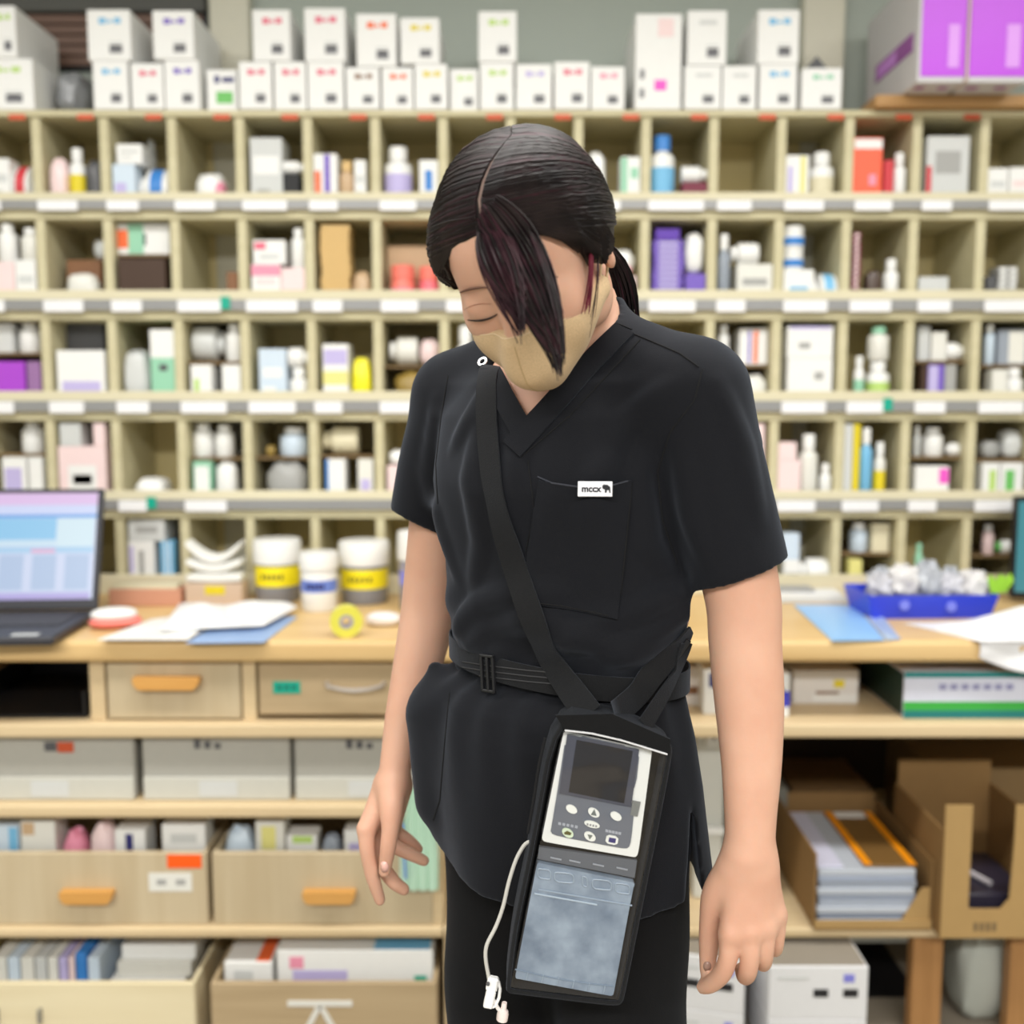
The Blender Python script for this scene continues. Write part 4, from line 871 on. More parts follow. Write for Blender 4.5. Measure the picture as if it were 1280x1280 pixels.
crate('white_carton', 'white carton with yellow dot and brown picture beside the forearm', 'carton', 992, 1074, z2b, 838, YB+0.13, .15, (226,222,218), (('yellow_dot', 'yellow', .62, .5, .78, .72), ('white_tray', 'white', .3, .05, .98, .3), ('brown_picture', 'brown', .35, .3, .7, .38)))
t, w, h = crate('green_striped_carton', 'wide white carton with green and teal stripes on the upper board', 'carton', 1131, 1330, z2b, 840, YB+0.035, .26, (215,218,235), (('teal_stripe', (30,130,130), 0, .88, 1, 1), ('green_stripe', (60,170,70), 0, .17, 1, .36), ('teal_stripe', (30,120,120), 0, 0, 1, .17)), side=(35,60,52))
for k in range(7): MB().box(-w*0.28+k*w*0.07, -0.0012, h*0.62, -w*0.28+k*w*0.07+w*0.045, -0.0003, h*0.74, mat((150,150,190), 0.5), 0).build('printed_character', t)
# white machine side with a bracket behind the arm
zA = z4b
t = empty('white_machine', (P(885, 980, YB+0.14).x, YB+0.1, zA+0.0005), 'off white machine with small bracket behind the wrist', 'machine')
hM = z2a-0.006-zA
MB().box(-0.03, 0.02, 0, 0.03, 0.3, hM, mat((205,205,198), 0.4), 0.004).build('housing', t)
MB().box(-0.012, 0.006, hM-0.05, 0.016, 0.0195, hM-0.012, mat((225,225,222), 0.3), 0.002).build('bracket', t)
MB().lathe([(0, 0), (0.003, 0), (0.003, 0.002), (0, 0.002)], mat('dgrey', 0.3), 10, Matrix.Translation((0.004, 0.006, hM-0.03)) @ Matrix.Rotation(math.pi/2, 4, 'X')).build('screw', t)
MB().box(-0.03, 0.008, hM*0.38, 0.03, 0.0195, hM*0.42, mat('white', 0.3), 0.001).build('light_line', t)  # thin white bar painting a line of light across the housing
# cardboard carton of magazines
m_cb_shaded = mat((138,106,64), 0.75, 0.08, scale=30); m_cbl = mat((172,140,90), 0.75, 0.06, scale=30)  # the darker copy carries the cavity's shade in its colour
YM = YB-0.01; zm = z4b+0.0006
xa, xb = P(1018, 1170, YM).x, P(1164, 1170, YM).x; w = xb-xa
t = empty('magazine_box', ((xa+xb)/2, YM, zm), 'open cardboard box holding a pile of magazines on the lower board', 'box')
hl = 0.155
MB().box(-w/2, 0, 0, w/2, 0.33, 0.004, m_cb_shaded, 0).build('bottom', t)
MB().prism([(-w/2, 0.0042), (w/2, 0.0042), (w/2, 0.02), (-w/2, 0.02)], 0, 0.004, m_cbl).build('front_lip', t)
for s in (-1, 1): MB().box(s*w/2-0.002, 0.0045, 0.0042, s*w/2+0.002, 0.33, hl if s < 0 else hl*0.9, m_cb_shaded, 0).build('side_wall', t)
MB().box(-w/2+0.0025, 0.326, 0.0042, w/2-0.0025, 0.33, hl, m_cb_shaded, 0).build('back_wall', t)
MB().prism([(w/2-0.065, 0.006), (w/2-0.004, 0.006), (w/2-0.004, 0.085), (w/2-0.02, 0.085)], 0.0045, 0.0075, m_cbl).build('folded_flap', t)
zt = zm+0.0045; n = 9
for i in range(n):
    th = 0.0125; c = [(170,178,192), (158,168,188), (182,188,198)][i % 3]
    j = 0.003*math.sin(i*2.3)
    o = MB().box(xa+0.008+j+0.001, YM+0.012+j, zt, xb-0.03+j, YM+0.3, zt+th, mat(c, 0.35), 0.0015).build('magazine')
    tag(o, 'grey blue magazine in the cardboard box, %s from bottom' % ORD[i], 'magazine', 'magazines in the cardboard box'); zt += th+0.0003
o = MB().box(xa+0.008, YM+0.02, zt, xa+0.06, YM+0.29, zt+0.004, mat((205,205,225), 0.3), 0.001).build('magazine'); tag(o, 'pale lilac magazine lying on top of the pile, beside the orange one', 'magazine', 'magazines in the cardboard box')
t = empty('orange_magazine', (xb-0.075, YM+0.02, zt+0.0003), 'brown and orange covered magazine on top of the pile', 'magazine', 'magazines in the cardboard box')
MB().box(-0.055, 0, 0, 0.05, 0.27, 0.005, mat((120,90,50), 0.3), 0.001).build('cover', t)
for x0 in (-0.055, 0.034): MB().box(x0, 0.002, 0.0052, x0+0.016, 0.268, 0.0058, mat((240,150,20), 0.35), 0).build('orange_band', t)
MB().box(-0.036, 0.235, 0.0052, 0.03, 0.265, 0.006, mat('white', 0.25), 0).build('white_strip', t)
# cartons standing further back, cardboard colours darkened for the cavity's shade
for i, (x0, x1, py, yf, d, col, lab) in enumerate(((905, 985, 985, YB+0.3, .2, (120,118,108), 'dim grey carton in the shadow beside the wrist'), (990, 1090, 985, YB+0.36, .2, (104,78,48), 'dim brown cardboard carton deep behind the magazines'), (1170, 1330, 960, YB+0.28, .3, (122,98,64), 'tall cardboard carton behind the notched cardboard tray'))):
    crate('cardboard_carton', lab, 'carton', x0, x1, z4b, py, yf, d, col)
# notched cardboard tray
YN2 = YB-0.04; xa, xb = P(1175, 1180, YN2).x, P(1310, 1180, YN2).x; zb = z4b+0.0006; w = xb-xa
zt = P(640, 1007, YN2).z-zb; zn = P(640, 1137, YN2).z-zb; n0 = P(1212, 1100, YN2).x-xa; n1 = P(1266, 1100, YN2).x-xa
t = empty('notched_tray', (xa, YN2, zb), 'cardboard magazine tray with tall notched front at right', 'tray')
MB().prism([(0, 0), (w, 0), (w, zt), (n1, zt), (n1, zt*0.72), (n1-0.004, zn+0.02), (n1-0.02, zn), (n0+0.006, zn), (n0, zn+0.006), (n0, zt), (0, zt)][::1], 0, 0.005, m_cbl).build('front_wall', t)
for x in (0, w-0.005): MB().box(x, 0.0055, 0, x+0.005, 0.26, zt*0.8, m_cb_shaded, 0).build('side_wall', t)
MB().box(0.0055, 0.255, 0, w-0.0055, 0.26, zt, m_cb_shaded, 0).build('back_wall', t); MB().box(0.0055, 0.0055, 0, w-0.0055, 0.2545, 0.004, m_cb_shaded, 0).build('bottom', t)
for k in range(4): MB().box(n0+0.012+0.012*k, -0.0006, zn*0.25, n0+0.02+0.012*k, -0.0001, zn*0.55, mat((120,100,70), 0.7), 0).build('printed_character', t)
o = MB().box(xa+0.02, YN2+0.03, zb+0.0045, xb-0.02, YN2+0.22, zb+zn*1.3, mat((48,44,58), 0.3), 0.004).build('dark_packet'); tag(o, 'dark violet packet inside the notched cardboard tray', 'packet')
o = MB().tube([(xa+n0+0.015, YN2+0.2, zb+zn*1.3+0.007), (xa+n0+0.04, YN2+0.13, zb+zn*1.3+0.007), (xa+n0+0.07, YN2+0.06, zb+zn*1.3+0.007)], 0.0062, mat((190,185,190), 0.2), 8).build('clear_tube', None, True); tag(o, 'shiny clear tube lying on the dark packet', 'tube')
# cartons on the floor, right
YF = YB-0.12
def code_carton(label, x0, x1, py0, yf, depth, h2, rot, marks):
    xa, xb = P(x0, py0, yf).x, P(x1, py0, yf).x; zt = P(640, py0, yf).z; w = xb-xa; n = 2; hh = zt/n
    for k in range(n):
        t = empty('white_carton', ((xa+xb)/2, yf, 0.0004+k*hh), label % ('lower', 'upper')[k], 'carton', 'white cartons on the floor', rotz=rot)
        MB().box(-w/2, 0, 0, w/2, depth, hh-0.0006, mat((226,226,228), 0.5), 0.002).build('body', t)
        MB().box(-w/2+0.004, 0.004, hh-0.0005, w/2-0.004, depth-0.004, hh-0.0002, mat((150,142,130), 0.6), 0).build('grey_brown_top', t)  # top face coloured grey-brown, darker than the front
        for (u0, u1) in marks: MB().box(-w/2+u0*w, -0.0009, hh*0.42, -w/2+u1*w, -0.0002, hh*0.42+0.016, mat((35,35,38), 0.5), 0).build('black_code_panel', t)
        MB().box(w*0.25, -0.0009, hh*0.7, w*0.36, -0.0002, hh*0.85, mat((130,130,215), 0.5), 0).build('blue_mark', t)
        MB().box(-w*0.42, -0.0009, hh*0.75, -w*0.1, -0.0002, hh*0.8, mat('lgrey', 0.5), 0).build('text_line', t)
code_carton('white carton with black code panels on the floor beside the hand, %s', 962, 1086, 1208, YF+0.04, .3, 0, 0.0, ((.45, .6), (.75, .9)))
code_carton('white carton with black code panels on the floor behind the fingers, %s', 838, 930, 1196, YF+0.06, .16, 0, -0.25, ((.15, .4), (.6, .85)))
crate('white_carton', 'pale grey white carton on the floor below the magazine box', 'carton', 1062, 1146, 0.14, 1178, YB+0.2, .2, (212,216,210))
crate('black_case', 'black case on the floor under a pale carton', 'case', 1060, 1150, 0, 1262, YB+0.17, .25, 'black')
for i, (a, b) in enumerate(((1140, 1178), (1262, 1296))):
    yv = YB+0.02; rpart(MB().box(P(a, 1220, yv).x, yv, 0.0005, P(b, 1220, yv).x, yv+0.03, z4a-0.0005, wood('post_wood', (160,116,70), (176,130,82), 2), 0.002), 'post')
o = superell(MB(), 0, 0, 0.103, 0.05, 0.06, 0.103, mat((176,180,172), 0.3), 0.6, 0.03, 31, 24, 14).build('grey_sack', None, True); c = P(1222, 1230, YB+0.1); o.location = (c.x, YB+0.12, 0.0005); tag(o, 'pale grey plastic sack standing between the wooden posts', 'sack')
# pale green bags hanging in front of the bins, beside the hip
yh = YB-0.012
def hang_sheet(px0, px1, py0, py1, yh, col, name, label, seed, rough=0.3):
    n = 24; vs = []; fs = []; rs = np.random.RandomState(seed); ph = rs.rand(3)*6
    for layer in (0, 1):
        for j in range(13):
            v = j/12
            for i in range(n+1):
                u = i/n; w = 0.55+0.45*min(1, v*1.6)
                px = px0+(px1-px0)*(0.5+(u-0.5)*w); p = P(px, py0+(py1-py0)*v, yh)
                vs.append((p.x, yh-0.006*(0.5+0.5*math.sin(u*26+ph[0]+2*v))*(0.4+0.6*v)-0.002*math.sin(u*50+ph[1])-0.0012*layer, p.z))
    N = 13*(n+1)
    for j in range(12):
        for i in range(n):
            k = j*(n+1)+i; q = (k, k+n+1, k+n+2, k+1)
            fs.append(q[::-1]); fs.append(tuple(N+x for x in q))
    rim = list(range(n+1))+[j*(n+1)+n for j in range(1, 13)]+[12*(n+1)+i for i in range(n-1, -1, -1)]+[j*(n+1) for j in range(11, 0, -1)]
    for k in range(len(rim)): p, q = rim[k], rim[(k+1) % len(rim)]; fs.append((p, q, q+N, p+N))
    o = MB().add(vs, fs, mat(col, rough)).build(name, None, True, origin=(P((px0+px1)/2, py0, yh).x, yh, P(px0, py1, yh).z)); return tag(o, label, 'bag', 'hanging bags beside the hip')
o = hang_sheet(500, 548, 985, 1112, yh, (190,222,200), 'hanging_bag', 'pale green pleated bag hanging beside the hip', 2)
hk = MB().tube([(P(524, 984, yh).x, yh, P(524, 992, yh).z), (P(524, 984, yh).x, yh, z3b+0.004), (P(524, 984, yh).x, YB+0.03, z3b+0.004)], 0.0022, mat('grey', 0.3, metal=0.8), 6).build('wire_hook', None, True); hk.parent = o; hk.matrix_parent_inverse = Matrix.Translation(-Vector(o.location))
s = MB().tube([P(503, 1030, yh-0.012), P(505, 1060, yh-0.012), P(507, 1098, yh-0.012)], 0.0026, mat((90,130,215), 0.4), 6).build('blue_edge', None, True); s.parent = o; s.matrix_parent_inverse = Matrix.Translation(-Vector(o.location))
# ------------------------------------------------------------------ implicit surfaces -> meshes
def smin(a, b, k):
    h = np.clip(0.5+0.5*(b-a)/k, 0, 1)
    return b*(1-h)+a*h-k*h*(1-h)
class Field:
    def __init__(s, lo, hi, h):
        s.lo = np.array(lo, float); s.h = h
        s.n = np.ceil((np.array(hi)-s.lo)/h).astype(int)+1
        s.a = np.full(s.n, 0.2, np.float32)
    def sub(s, lo, hi):
        i0 = np.clip(np.floor((np.array(lo)-s.lo)/s.h).astype(int), 0, s.n); i1 = np.clip(np.ceil((np.array(hi)-s.lo)/s.h).astype(int)+1, 0, s.n)
        sl = tuple(slice(i0[k], i1[k]) for k in range(3))
        g = [(s.lo[k]+s.h*np.arange(i0[k], i1[k])).astype(np.float32) for k in range(3)]
        return sl, np.meshgrid(*g, indexing='ij', sparse=True)
    def union(s, fn, lo, hi, k=0.01, pad=0.03):
        sl, (X, Y, Z) = s.sub(np.array(lo)-pad, np.array(hi)+pad)
        if s.a[sl].size == 0: return
        s.a[sl] = smin(s.a[sl], fn(X, Y, Z).astype(np.float32), k)
    def cut(s, fn, lo=None, hi=None):
        sl, (X, Y, Z) = s.sub(s.lo if lo is None else lo, s.lo+s.h*s.n if hi is None else hi)
        s.a[sl] = np.maximum(s.a[sl], -fn(X, Y, Z))
    def cone(s, a, b, ra, rb, k=0.01):
        a = np.array(a, float); b = np.array(b, float); ba = b-a; L2 = float(ba@ba)+1e-12
        def fn(X, Y, Z):
            t = np.clip(((X-a[0])*ba[0]+(Y-a[1])*ba[1]+(Z-a[2])*ba[2])/L2, 0, 1)
            return np.sqrt((X-a[0]-t*ba[0])**2+(Y-a[1]-t*ba[1])**2+(Z-a[2]-t*ba[2])**2)-(ra+(rb-ra)*t)
        r = max(ra, rb); s.union(fn, np.minimum(a, b)-r, np.maximum(a, b)+r, k)
    def chain(s, pts, rad, k=0.01):
        # smooth path through the joints, one blend with what is there already
        Q = [np.append(np.array(p, float), r) for p, r in zip(pts, rad)]; Q = [2*Q[0]-Q[1]]+Q+[2*Q[-1]-Q[-2]]; R = []
        for i in range(1, len(Q)-2):
            for t in np.linspace(0, 1, 6)[:-1]:
                a, b, c, d = Q[i-1], Q[i], Q[i+1], Q[i+2]
                R.append(0.5*(2*b+(c-a)*t+(2*a-5*b+4*c-d)*t*t+(3*b-a-3*c+d)*t**3))
        R.append(Q[-2]); R = np.array(R); rm = R[:, 3].max()
        def fn(X, Y, Z):
            out = None
            for i in range(len(R)-1):
                a, ba = R[i, :3], R[i+1, :3]-R[i, :3]; L2 = float(ba@ba)+1e-12
                t = np.clip(((X-a[0])*ba[0]+(Y-a[1])*ba[1]+(Z-a[2])*ba[2])/L2, 0, 1)
                d = np.sqrt((X-a[0]-t*ba[0])**2+(Y-a[1]-t*ba[1])**2+(Z-a[2]-t*ba[2])**2)-(R[i, 3]+(R[i+1, 3]-R[i, 3])*t)
                out = d if out is None else np.minimum(out, d)
            return out
        s.union(fn, R[:, :3].min(0)-rm, R[:, :3].max(0)+rm, k)
    def ell(s, c, r, R=None, k=0.01, sub=False):
        c = np.array(c, float); R = np.eye(3) if R is None else R; rm = max(r)
        def fn(X, Y, Z):
            dx, dy, dz = X-c[0], Y-c[1], Z-c[2]
            u = (dx*R[0, 0]+dy*R[1, 0]+dz*R[2, 0])/r[0]; v = (dx*R[0, 1]+dy*R[1, 1]+dz*R[2, 1])/r[1]; w = (dx*R[0, 2]+dy*R[1, 2]+dz*R[2, 2])/r[2]
            q = np.sqrt(u*u+v*v+w*w); g = np.sqrt((u/r[0])**2+(v/r[1])**2+(w/r[2])**2)+1e-9
            return q*(q-1)/g
        if sub: s.cut(fn, c-rm*1.2, c+rm*1.2)
        else: s.union(fn, c-rm, c+rm, k)
    def mesh(s, smooth=2):
        a = s.a; ins = a < 0; n = a.shape
        c = np.zeros((n[0]-1, n[1]-1, n[2]-1), np.uint8)
        for i in (0, 1):
            for j in (0, 1):
                for k in (0, 1): c += ins[i:n[0]-1+i, j:n[1]-1+j, k:n[2]-1+k]
        cells = np.argwhere((c > 0) & (c < 8)); idx = -np.ones(c.shape, np.int32); idx[tuple(cells.T)] = np.arange(len(cells))
        acc = np.zeros((len(cells), 3)); cnt = np.zeros(len(cells))
        corners = [(i, j, k) for i in (0, 1) for j in (0, 1) for k in (0, 1)]
        for p in corners:
            for ax in range(3):
                if p[ax]: continue
                q = list(p); q[ax] = 1
                va = a[cells[:, 0]+p[0], cells[:, 1]+p[1], cells[:, 2]+p[2]]; vb = a[cells[:, 0]+q[0], cells[:, 1]+q[1], cells[:, 2]+q[2]]
                m = (va < 0) != (vb < 0); t = np.where(m, va/(va-vb+1e-12), 0)
                pos = np.array(p, float)[None, :].repeat(len(cells), 0); pos[:, ax] += t
                acc[m] += pos[m]; cnt[m] += 1
        V = (cells+acc/cnt[:, None])*s.h+s.lo
        quads = []
        for ax in range(3):
            b, d = (ax+1) % 3, (ax+2) % 3
            sl0 = [slice(None)]*3; sl1 = [slice(None)]*3; sl0[ax] = slice(0, n[ax]-1); sl1[ax] = slice(1, n[ax])
            e = ins[tuple(sl0)] != ins[tuple(sl1)]; E = np.argwhere(e)
            ok = (E[:, b] > 0) & (E[:, d] > 0) & (E[:, b] < n[b]-1) & (E[:, d] < n[d]-1); E = E[ok]
            flip = ins[tuple(sl0)][tuple(E.T)]
            def cell(ob, od): q = E.copy(); q[:, b] += ob; q[:, d] += od; return idx[tuple(q.T)]
            Q = np.stack([cell(-1, -1), cell(0, -1), cell(0, 0), cell(-1, 0)], 1)
            Q[~flip] = Q[~flip][:, ::-1]; quads.append(Q)
        F = np.concatenate(quads); F = F[(F >= 0).all(1)]
        for _ in range(smooth):
            A = np.zeros_like(V); C = np.zeros(len(V))
            for i, j in ((0, 1), (1, 2), (2, 3), (3, 0)):
                np.add.at(A, F[:, i], V[F[:, j]]); np.add.at(C, F[:, i], 1); np.add.at(A, F[:, j], V[F[:, i]]); np.add.at(C, F[:, j], 1)
            V = V*0.45+0.55*A/np.maximum(C, 1)[:, None]
        return V, F
def mesh_obj(name, V, F, mats, parent=None):
    me = bpy.data.meshes.new(name); me.from_pydata(V.tolist(), [], F.tolist()); 
    for m in mats: me.materials.append(m)
    me.polygons.foreach_set('use_smooth', [True]*len(F)); me.update()
    o = bpy.data.objects.new(name, me); COL.objects.link(o)
    if parent is not None: o.parent = parent; o.matrix_parent_inverse = Matrix.Translation(-Vector(parent.location))
    return o
from mathutils.bvhtree import BVHTree
def bvh(V, F): return BVHTree.FromPolygons([tuple(v) for v in V], [tuple(int(i) for i in f) for f in F])
def ray_hit(trees, px, py, off=0.0):
    d = (P(px, py, 1.0)-CAM).normalized(); best = None
    for t in trees:
        h = t.ray_cast(CAM, d)
        if h[0] is not None and (best is None or h[3] < best[3]): best = h
    if best is None: return None
    n = best[1]
    if n.dot(d) > 0: n = -n
    return best[0]+n*off, n
def child(mb, name, parent, smooth=True):
    o = mb.build(name, None, smooth); o.parent = parent; o.matrix_parent_inverse = Matrix.Translation(-Vector(parent.location)); return o
A3 = lambda px, py, Y: np.array(P(px, py, Y))

# ------------------------------------------------------------------ person: materials
def skin_mat():
    m = bpy.data.materials.new('skin'); m.use_nodes = True; nt = m.node_tree; b = nt.nodes['Principled BSDF']
    tc = nt.nodes.new('ShaderNodeTexCoord'); n = nt.nodes.new('ShaderNodeTexNoise'); n.inputs['Scale'].default_value = 14; n.inputs['Detail'].default_value = 5
    r = nt.nodes.new('ShaderNodeValToRGB'); r.color_ramp.elements[0].position = 0.35; r.color_ramp.elements[1].position = 0.7
    r.color_ramp.elements[0].color = (*lin((208,160,136)), 1); r.color_ramp.elements[1].color = (*lin((218,174,150)), 1)
    nt.links.new(tc.outputs['Object'], n.inputs[0]); nt.links.new(n.outputs[0], r.inputs[0]); nt.links.new(r.outputs[0], b.inputs['Base Color'])
    b.inputs['Roughness'].default_value = 0.5; b.inputs['Specular IOR Level'].default_value = 0.35
    b.inputs['Subsurface Weight'].default_value = 0.25; b.inputs['Subsurface Radius'].default_value = (0.012, 0.005, 0.003); b.inputs['Subsurface Scale'].default_value = 0.6
    n2 = nt.nodes.new('ShaderNodeTexNoise'); n2.inputs['Scale'].default_value = 500; bp = nt.nodes.new('ShaderNodeBump'); bp.inputs['Strength'].default_value = 0.12; bp.inputs['Distance'].default_value = 0.0006
    nt.links.new(tc.outputs['Object'], n2.inputs[0]); nt.links.new(n2.outputs[0], bp.inputs['Height']); nt.links.new(bp.outputs[0], b.inputs['Normal'])
    return m
def cloth_mat(name, col, scale=1100, sheen=0.25, bump=0.35):
    m = bpy.data.materials.new(name); m.use_nodes = True; nt = m.node_tree; b = nt.nodes['Principled BSDF']
    tc = nt.nodes.new('ShaderNodeTexCoord'); n = nt.nodes.new('ShaderNodeTexNoise'); n.inputs['Scale'].default_value = scale; n.inputs['Detail'].default_value = 2
    n3 = nt.nodes.new('ShaderNodeTexNoise'); n3.inputs['Scale'].default_value = 9; n3.inputs['Detail'].default_value = 3
    L = lin(col); mx = nt.nodes.new('ShaderNodeMix'); mx.data_type = 'RGBA'; mx.inputs[6].default_value = (*[v*0.75 for v in L], 1); mx.inputs[7].default_value = (*[v*1.3 for v in L], 1)
    nt.links.new(tc.outputs['Object'], n.inputs[0]); nt.links.new(tc.outputs['Object'], n3.inputs[0]); nt.links.new(n.outputs[0], mx.inputs[0]); nt.links.new(mx.outputs[2], b.inputs['Base Color'])
    bp = nt.nodes.new('ShaderNodeBump'); bp.inputs['Strength'].default_value = bump; bp.inputs['Distance'].default_value = 0.0006
    bp2 = nt.nodes.new('ShaderNodeBump'); bp2.inputs['Strength'].default_value = 0.35; bp2.inputs['Distance'].default_value = 0.006
    nt.links.new(n3.outputs[0], bp2.inputs['Height']); nt.links.new(n.outputs[0], bp.inputs['Height']); nt.links.new(bp2.outputs[0], bp.inputs['Normal']); nt.links.new(bp.outputs[0], b.inputs['Normal'])
    b.inputs['Roughness'].default_value = 0.85; b.inputs['Specular IOR Level'].default_value = 0.2; b.inputs['Sheen Weight'].default_value = sheen; b.inputs['Sheen Roughness'].default_value = 0.5
    b.inputs['Sheen Tint'].default_value = (0.6, 0.68, 0.85, 1)
    return m
def hair_mat(name, c1, c2):
    m = bpy.data.materials.new(name); m.use_nodes = True; nt = m.node_tree; b = nt.nodes['Principled BSDF']
    tc = nt.nodes.new('ShaderNodeTexCoord'); n = nt.nodes.new('ShaderNodeTexNoise'); n.inputs['Scale'].default_value = 40; r = nt.nodes.new('ShaderNodeValToRGB')
    r.color_ramp.elements[0].color = (*lin(c1), 1); r.color_ramp.elements[1].color = (*lin(c2), 1); r.color_ramp.elements[0].position = 0.35; r.color_ramp.elements[1].position = 0.65
    nt.links.new(tc.outputs['Object'], n.inputs[0]); nt.links.new(n.outputs[0], r.inputs[0]); nt.links.new(r.outputs[0], b.inputs['Base Color'])
    b.inputs['Roughness'].default_value = 0.48; b.inputs['Specular IOR Level'].default_value = 0.28
    return m
m_skin = skin_mat(); m_tunic = cloth_mat('black_scrub_cloth', (15,16,21), sheen=0.13); m_trouser = cloth_mat('black_trouser_cloth', (10,10,12), sheen=0.04)
m_strap = cloth_mat('black_webbing', (22,22,23), 700, 0.15, 0.6); m_hair = hair_mat('dark_hair', (22,18,19), (40,32,32)); m_hair_red = hair_mat('dark_red_hair', (36,20,26), (62,34,42)); m_hair_wine = hair_mat('wine_hair', (90,28,44), (120,42,60))
m_mask = cloth_mat('beige_mask_cloth', (204,176,138), 900, 0.1, 0.2); m_seam = mat((12,12,15), 0.9)
person = empty('person', (0.055, 0, 0), 'person in black scrubs and beige mask looking down at a pouch', 'person')

# ------------------------------------------------------------------ shared torso profile
PSI = math.radians(-30); cu, su = math.cos(PSI), math.sin(PSI)
PROF = [(425, 650, 775), (450, 612, 805), (480, 572, 850), (520, 552, 858), (600, 546, 848), (660, 550, 858), (720, 556, 866), (765, 558, 868), (795, 560, 860), (818, 566, 850), (838, 571, 843), (860, 560, 846), (900, 552, 856), (1000, 552, 862), (1100, 556, 868)]
pz, pcx, pw = [], [], []
for y, xl, xr_ in PROF:
    a, b = P(xl, y, 0.0), P(xr_, y, 0.0); pz.append(a.z); pcx.append((a.x+b.x)/2); pw.append((b.x-a.x)/2)
pz, pcx, pw = [np.array(q[::-1]) for q in (pz, pcx, pw)]
RATIO = 0.74; KW = 1/math.sqrt(cu*cu+RATIO**2*su*su)
def lean(Z): return np.interp(Z, [0.85, 1.02, 1.2, 1.36], [0.0, 0.0, -0.006, 0.012])
def torso(inset=0.0, prof=None, wr=True):
    zz, cc, ww = prof if prof is not None else (pz, pcx, pw)
    def fn(X, Y, Z):
        cx = np.interp(Z, zz, cc); a = np.interp(Z, zz, ww)*KW-inset; b = a*RATIO if inset == 0 else (a+inset)*RATIO-inset
        dx = X-cx; dy = Y-lean(Z); u = dx*cu+dy*su; v = -dx*su+dy*cu
        # chest fuller at the front
        bust = 0.012*np.exp(-((Z-1.215)/0.055)**2)*(1 if inset == 0 else 0.9)
        bb = b+np.where(v < 0, bust, 0)
        q = np.sqrt((u/a)**2+(v/bb)**2)+1e-6
        d = (q-1)*np.minimum(a, bb)*0.95
        if wr and inset == 0:
            ph = np.arctan2(v, u)
            low = np.exp(-((Z-1.045)/0.05)**2)
            d = d-0.0035*low*np.sin(5*ph+60*Z)-0.0022*low*np.sin(11*ph-95*Z+1.0)-0.002*np.exp(-((Z-1.2)/0.1)**2)*np.sin(7*ph+22*Z)
        return d
    return fn
# head pose
def rx(a): c, s = math.cos(a), math.sin(a); return np.array([[1, 0, 0], [0, c, -s], [0, s, c]])
def ry(a): c, s = math.cos(a), math.sin(a); return np.array([[c, 0, s], [0, 1, 0], [-s, 0, c]])
def rz(a): c, s = math.cos(a), math.sin(a); return np.array([[c, -s, 0], [s, c, 0], [0, 0, 1]])
HR = ry(math.radians(-9)) @ rz(math.radians(-22)) @ rx(math.radians(40)); HS = 0.935
HC = np.array(P(602, 389, -0.16))-HR @ (np.array([-0.031, -0.084, -0.02])*HS)      # so that her right eye falls where the photograph has it
def HL(x, y, z): return HC+HR @ (np.array([x, y, z], float)*HS)

# ------------------------------------------------------------------ body (skin), one continuous surface
B_ = Field((-0.22, -0.26, 0.60), (0.33, 0.2, 1.62), 0.0024)
def hell(c, r, k=0.01, rot=None): B_.ell(HL(*c), [q*HS for q in r], HR if rot is None else HR @ rot, k)
# torso under the clothes
B_.union(torso(0.012, wr=False), (-0.14, -0.17, 0.85), (0.28, 0.17, 1.372), 0.02)
B_.cut(lambda X, Y, Z: Z+0*X-1.375, (-0.22, -0.26, 1.36), (0.33, 0.2, 1.45))
# shoulders
SL = A3(868, 500, -0.085); SR = A3(570, 500, 0.085)
B_.cone(A3(735, 450, -0.02), SL, 0.045, 0.045, 0.03); B_.cone(A3(668, 452, 0.03), SR, 0.04, 0.04, 0.03)
# neck
B_.chain([A3(712, 455, 0.01), A3(712, 420, -0.005), HL(0, 0.035, -0.07)], [0.058, 0.05, 0.05], 0.03)
# skull, face
hell((0.003, 0.006, 0.022), (0.0685, 0.079, 0.068), 0.02); hell((0, -0.03, -0.02), (0.062, 0.06, 0.08), 0.03)
hell((0, -0.045, -0.062), (0.05, 0.04, 0.046), 0.025); hell((0, -0.07, -0.092), (0.022, 0.02, 0.018), 0.025)
for s in (-1, 1):
    hell((s*0.036, -0.055, -0.045), (0.026, 0.026, 0.024), 0.02); pass
    hell((s*0.031, -0.0735, -0.02), (0.0165, 0.0115, 0.0115), 0.010)
    hell((s*0.05, 0.0, -0.085), (0.016, 0.03, 0.025), 0.03)
    # ear: rim, bowl and lobe
    for a in range(7):
        t0 = math.radians(-115+a*40); t1 = math.radians(-115+(a+1)*40)
        e = lambda t: HL(s*(0.079+0.004*math.cos(t)), 0.012-0.014*math.sin(t+1.9)*1.0, -0.022+0.024*math.cos(t+1.9-math.pi/2-0.4)*1.0)
        B_.cone(e(t0), e(t1), 0.0042, 0.0042, 0.004)
    hell((s*0.075, 0.012, -0.024), (0.006, 0.014, 0.022), 0.006); hell((s*0.077, 0.004, -0.05), (0.0055, 0.008, 0.01), 0.006)
B_.cone(HL(0, -0.088, -0.012), HL(0, -0.104, -0.05), 0.008, 0.011, 0.012)
for s in (-1, 1): hell((s*0.011, -0.096, -0.053), (0.008, 0.009, 0.007), 0.008)
hell((0, -0.087, -0.078), (0.022, 0.01, 0.012), 0.01)
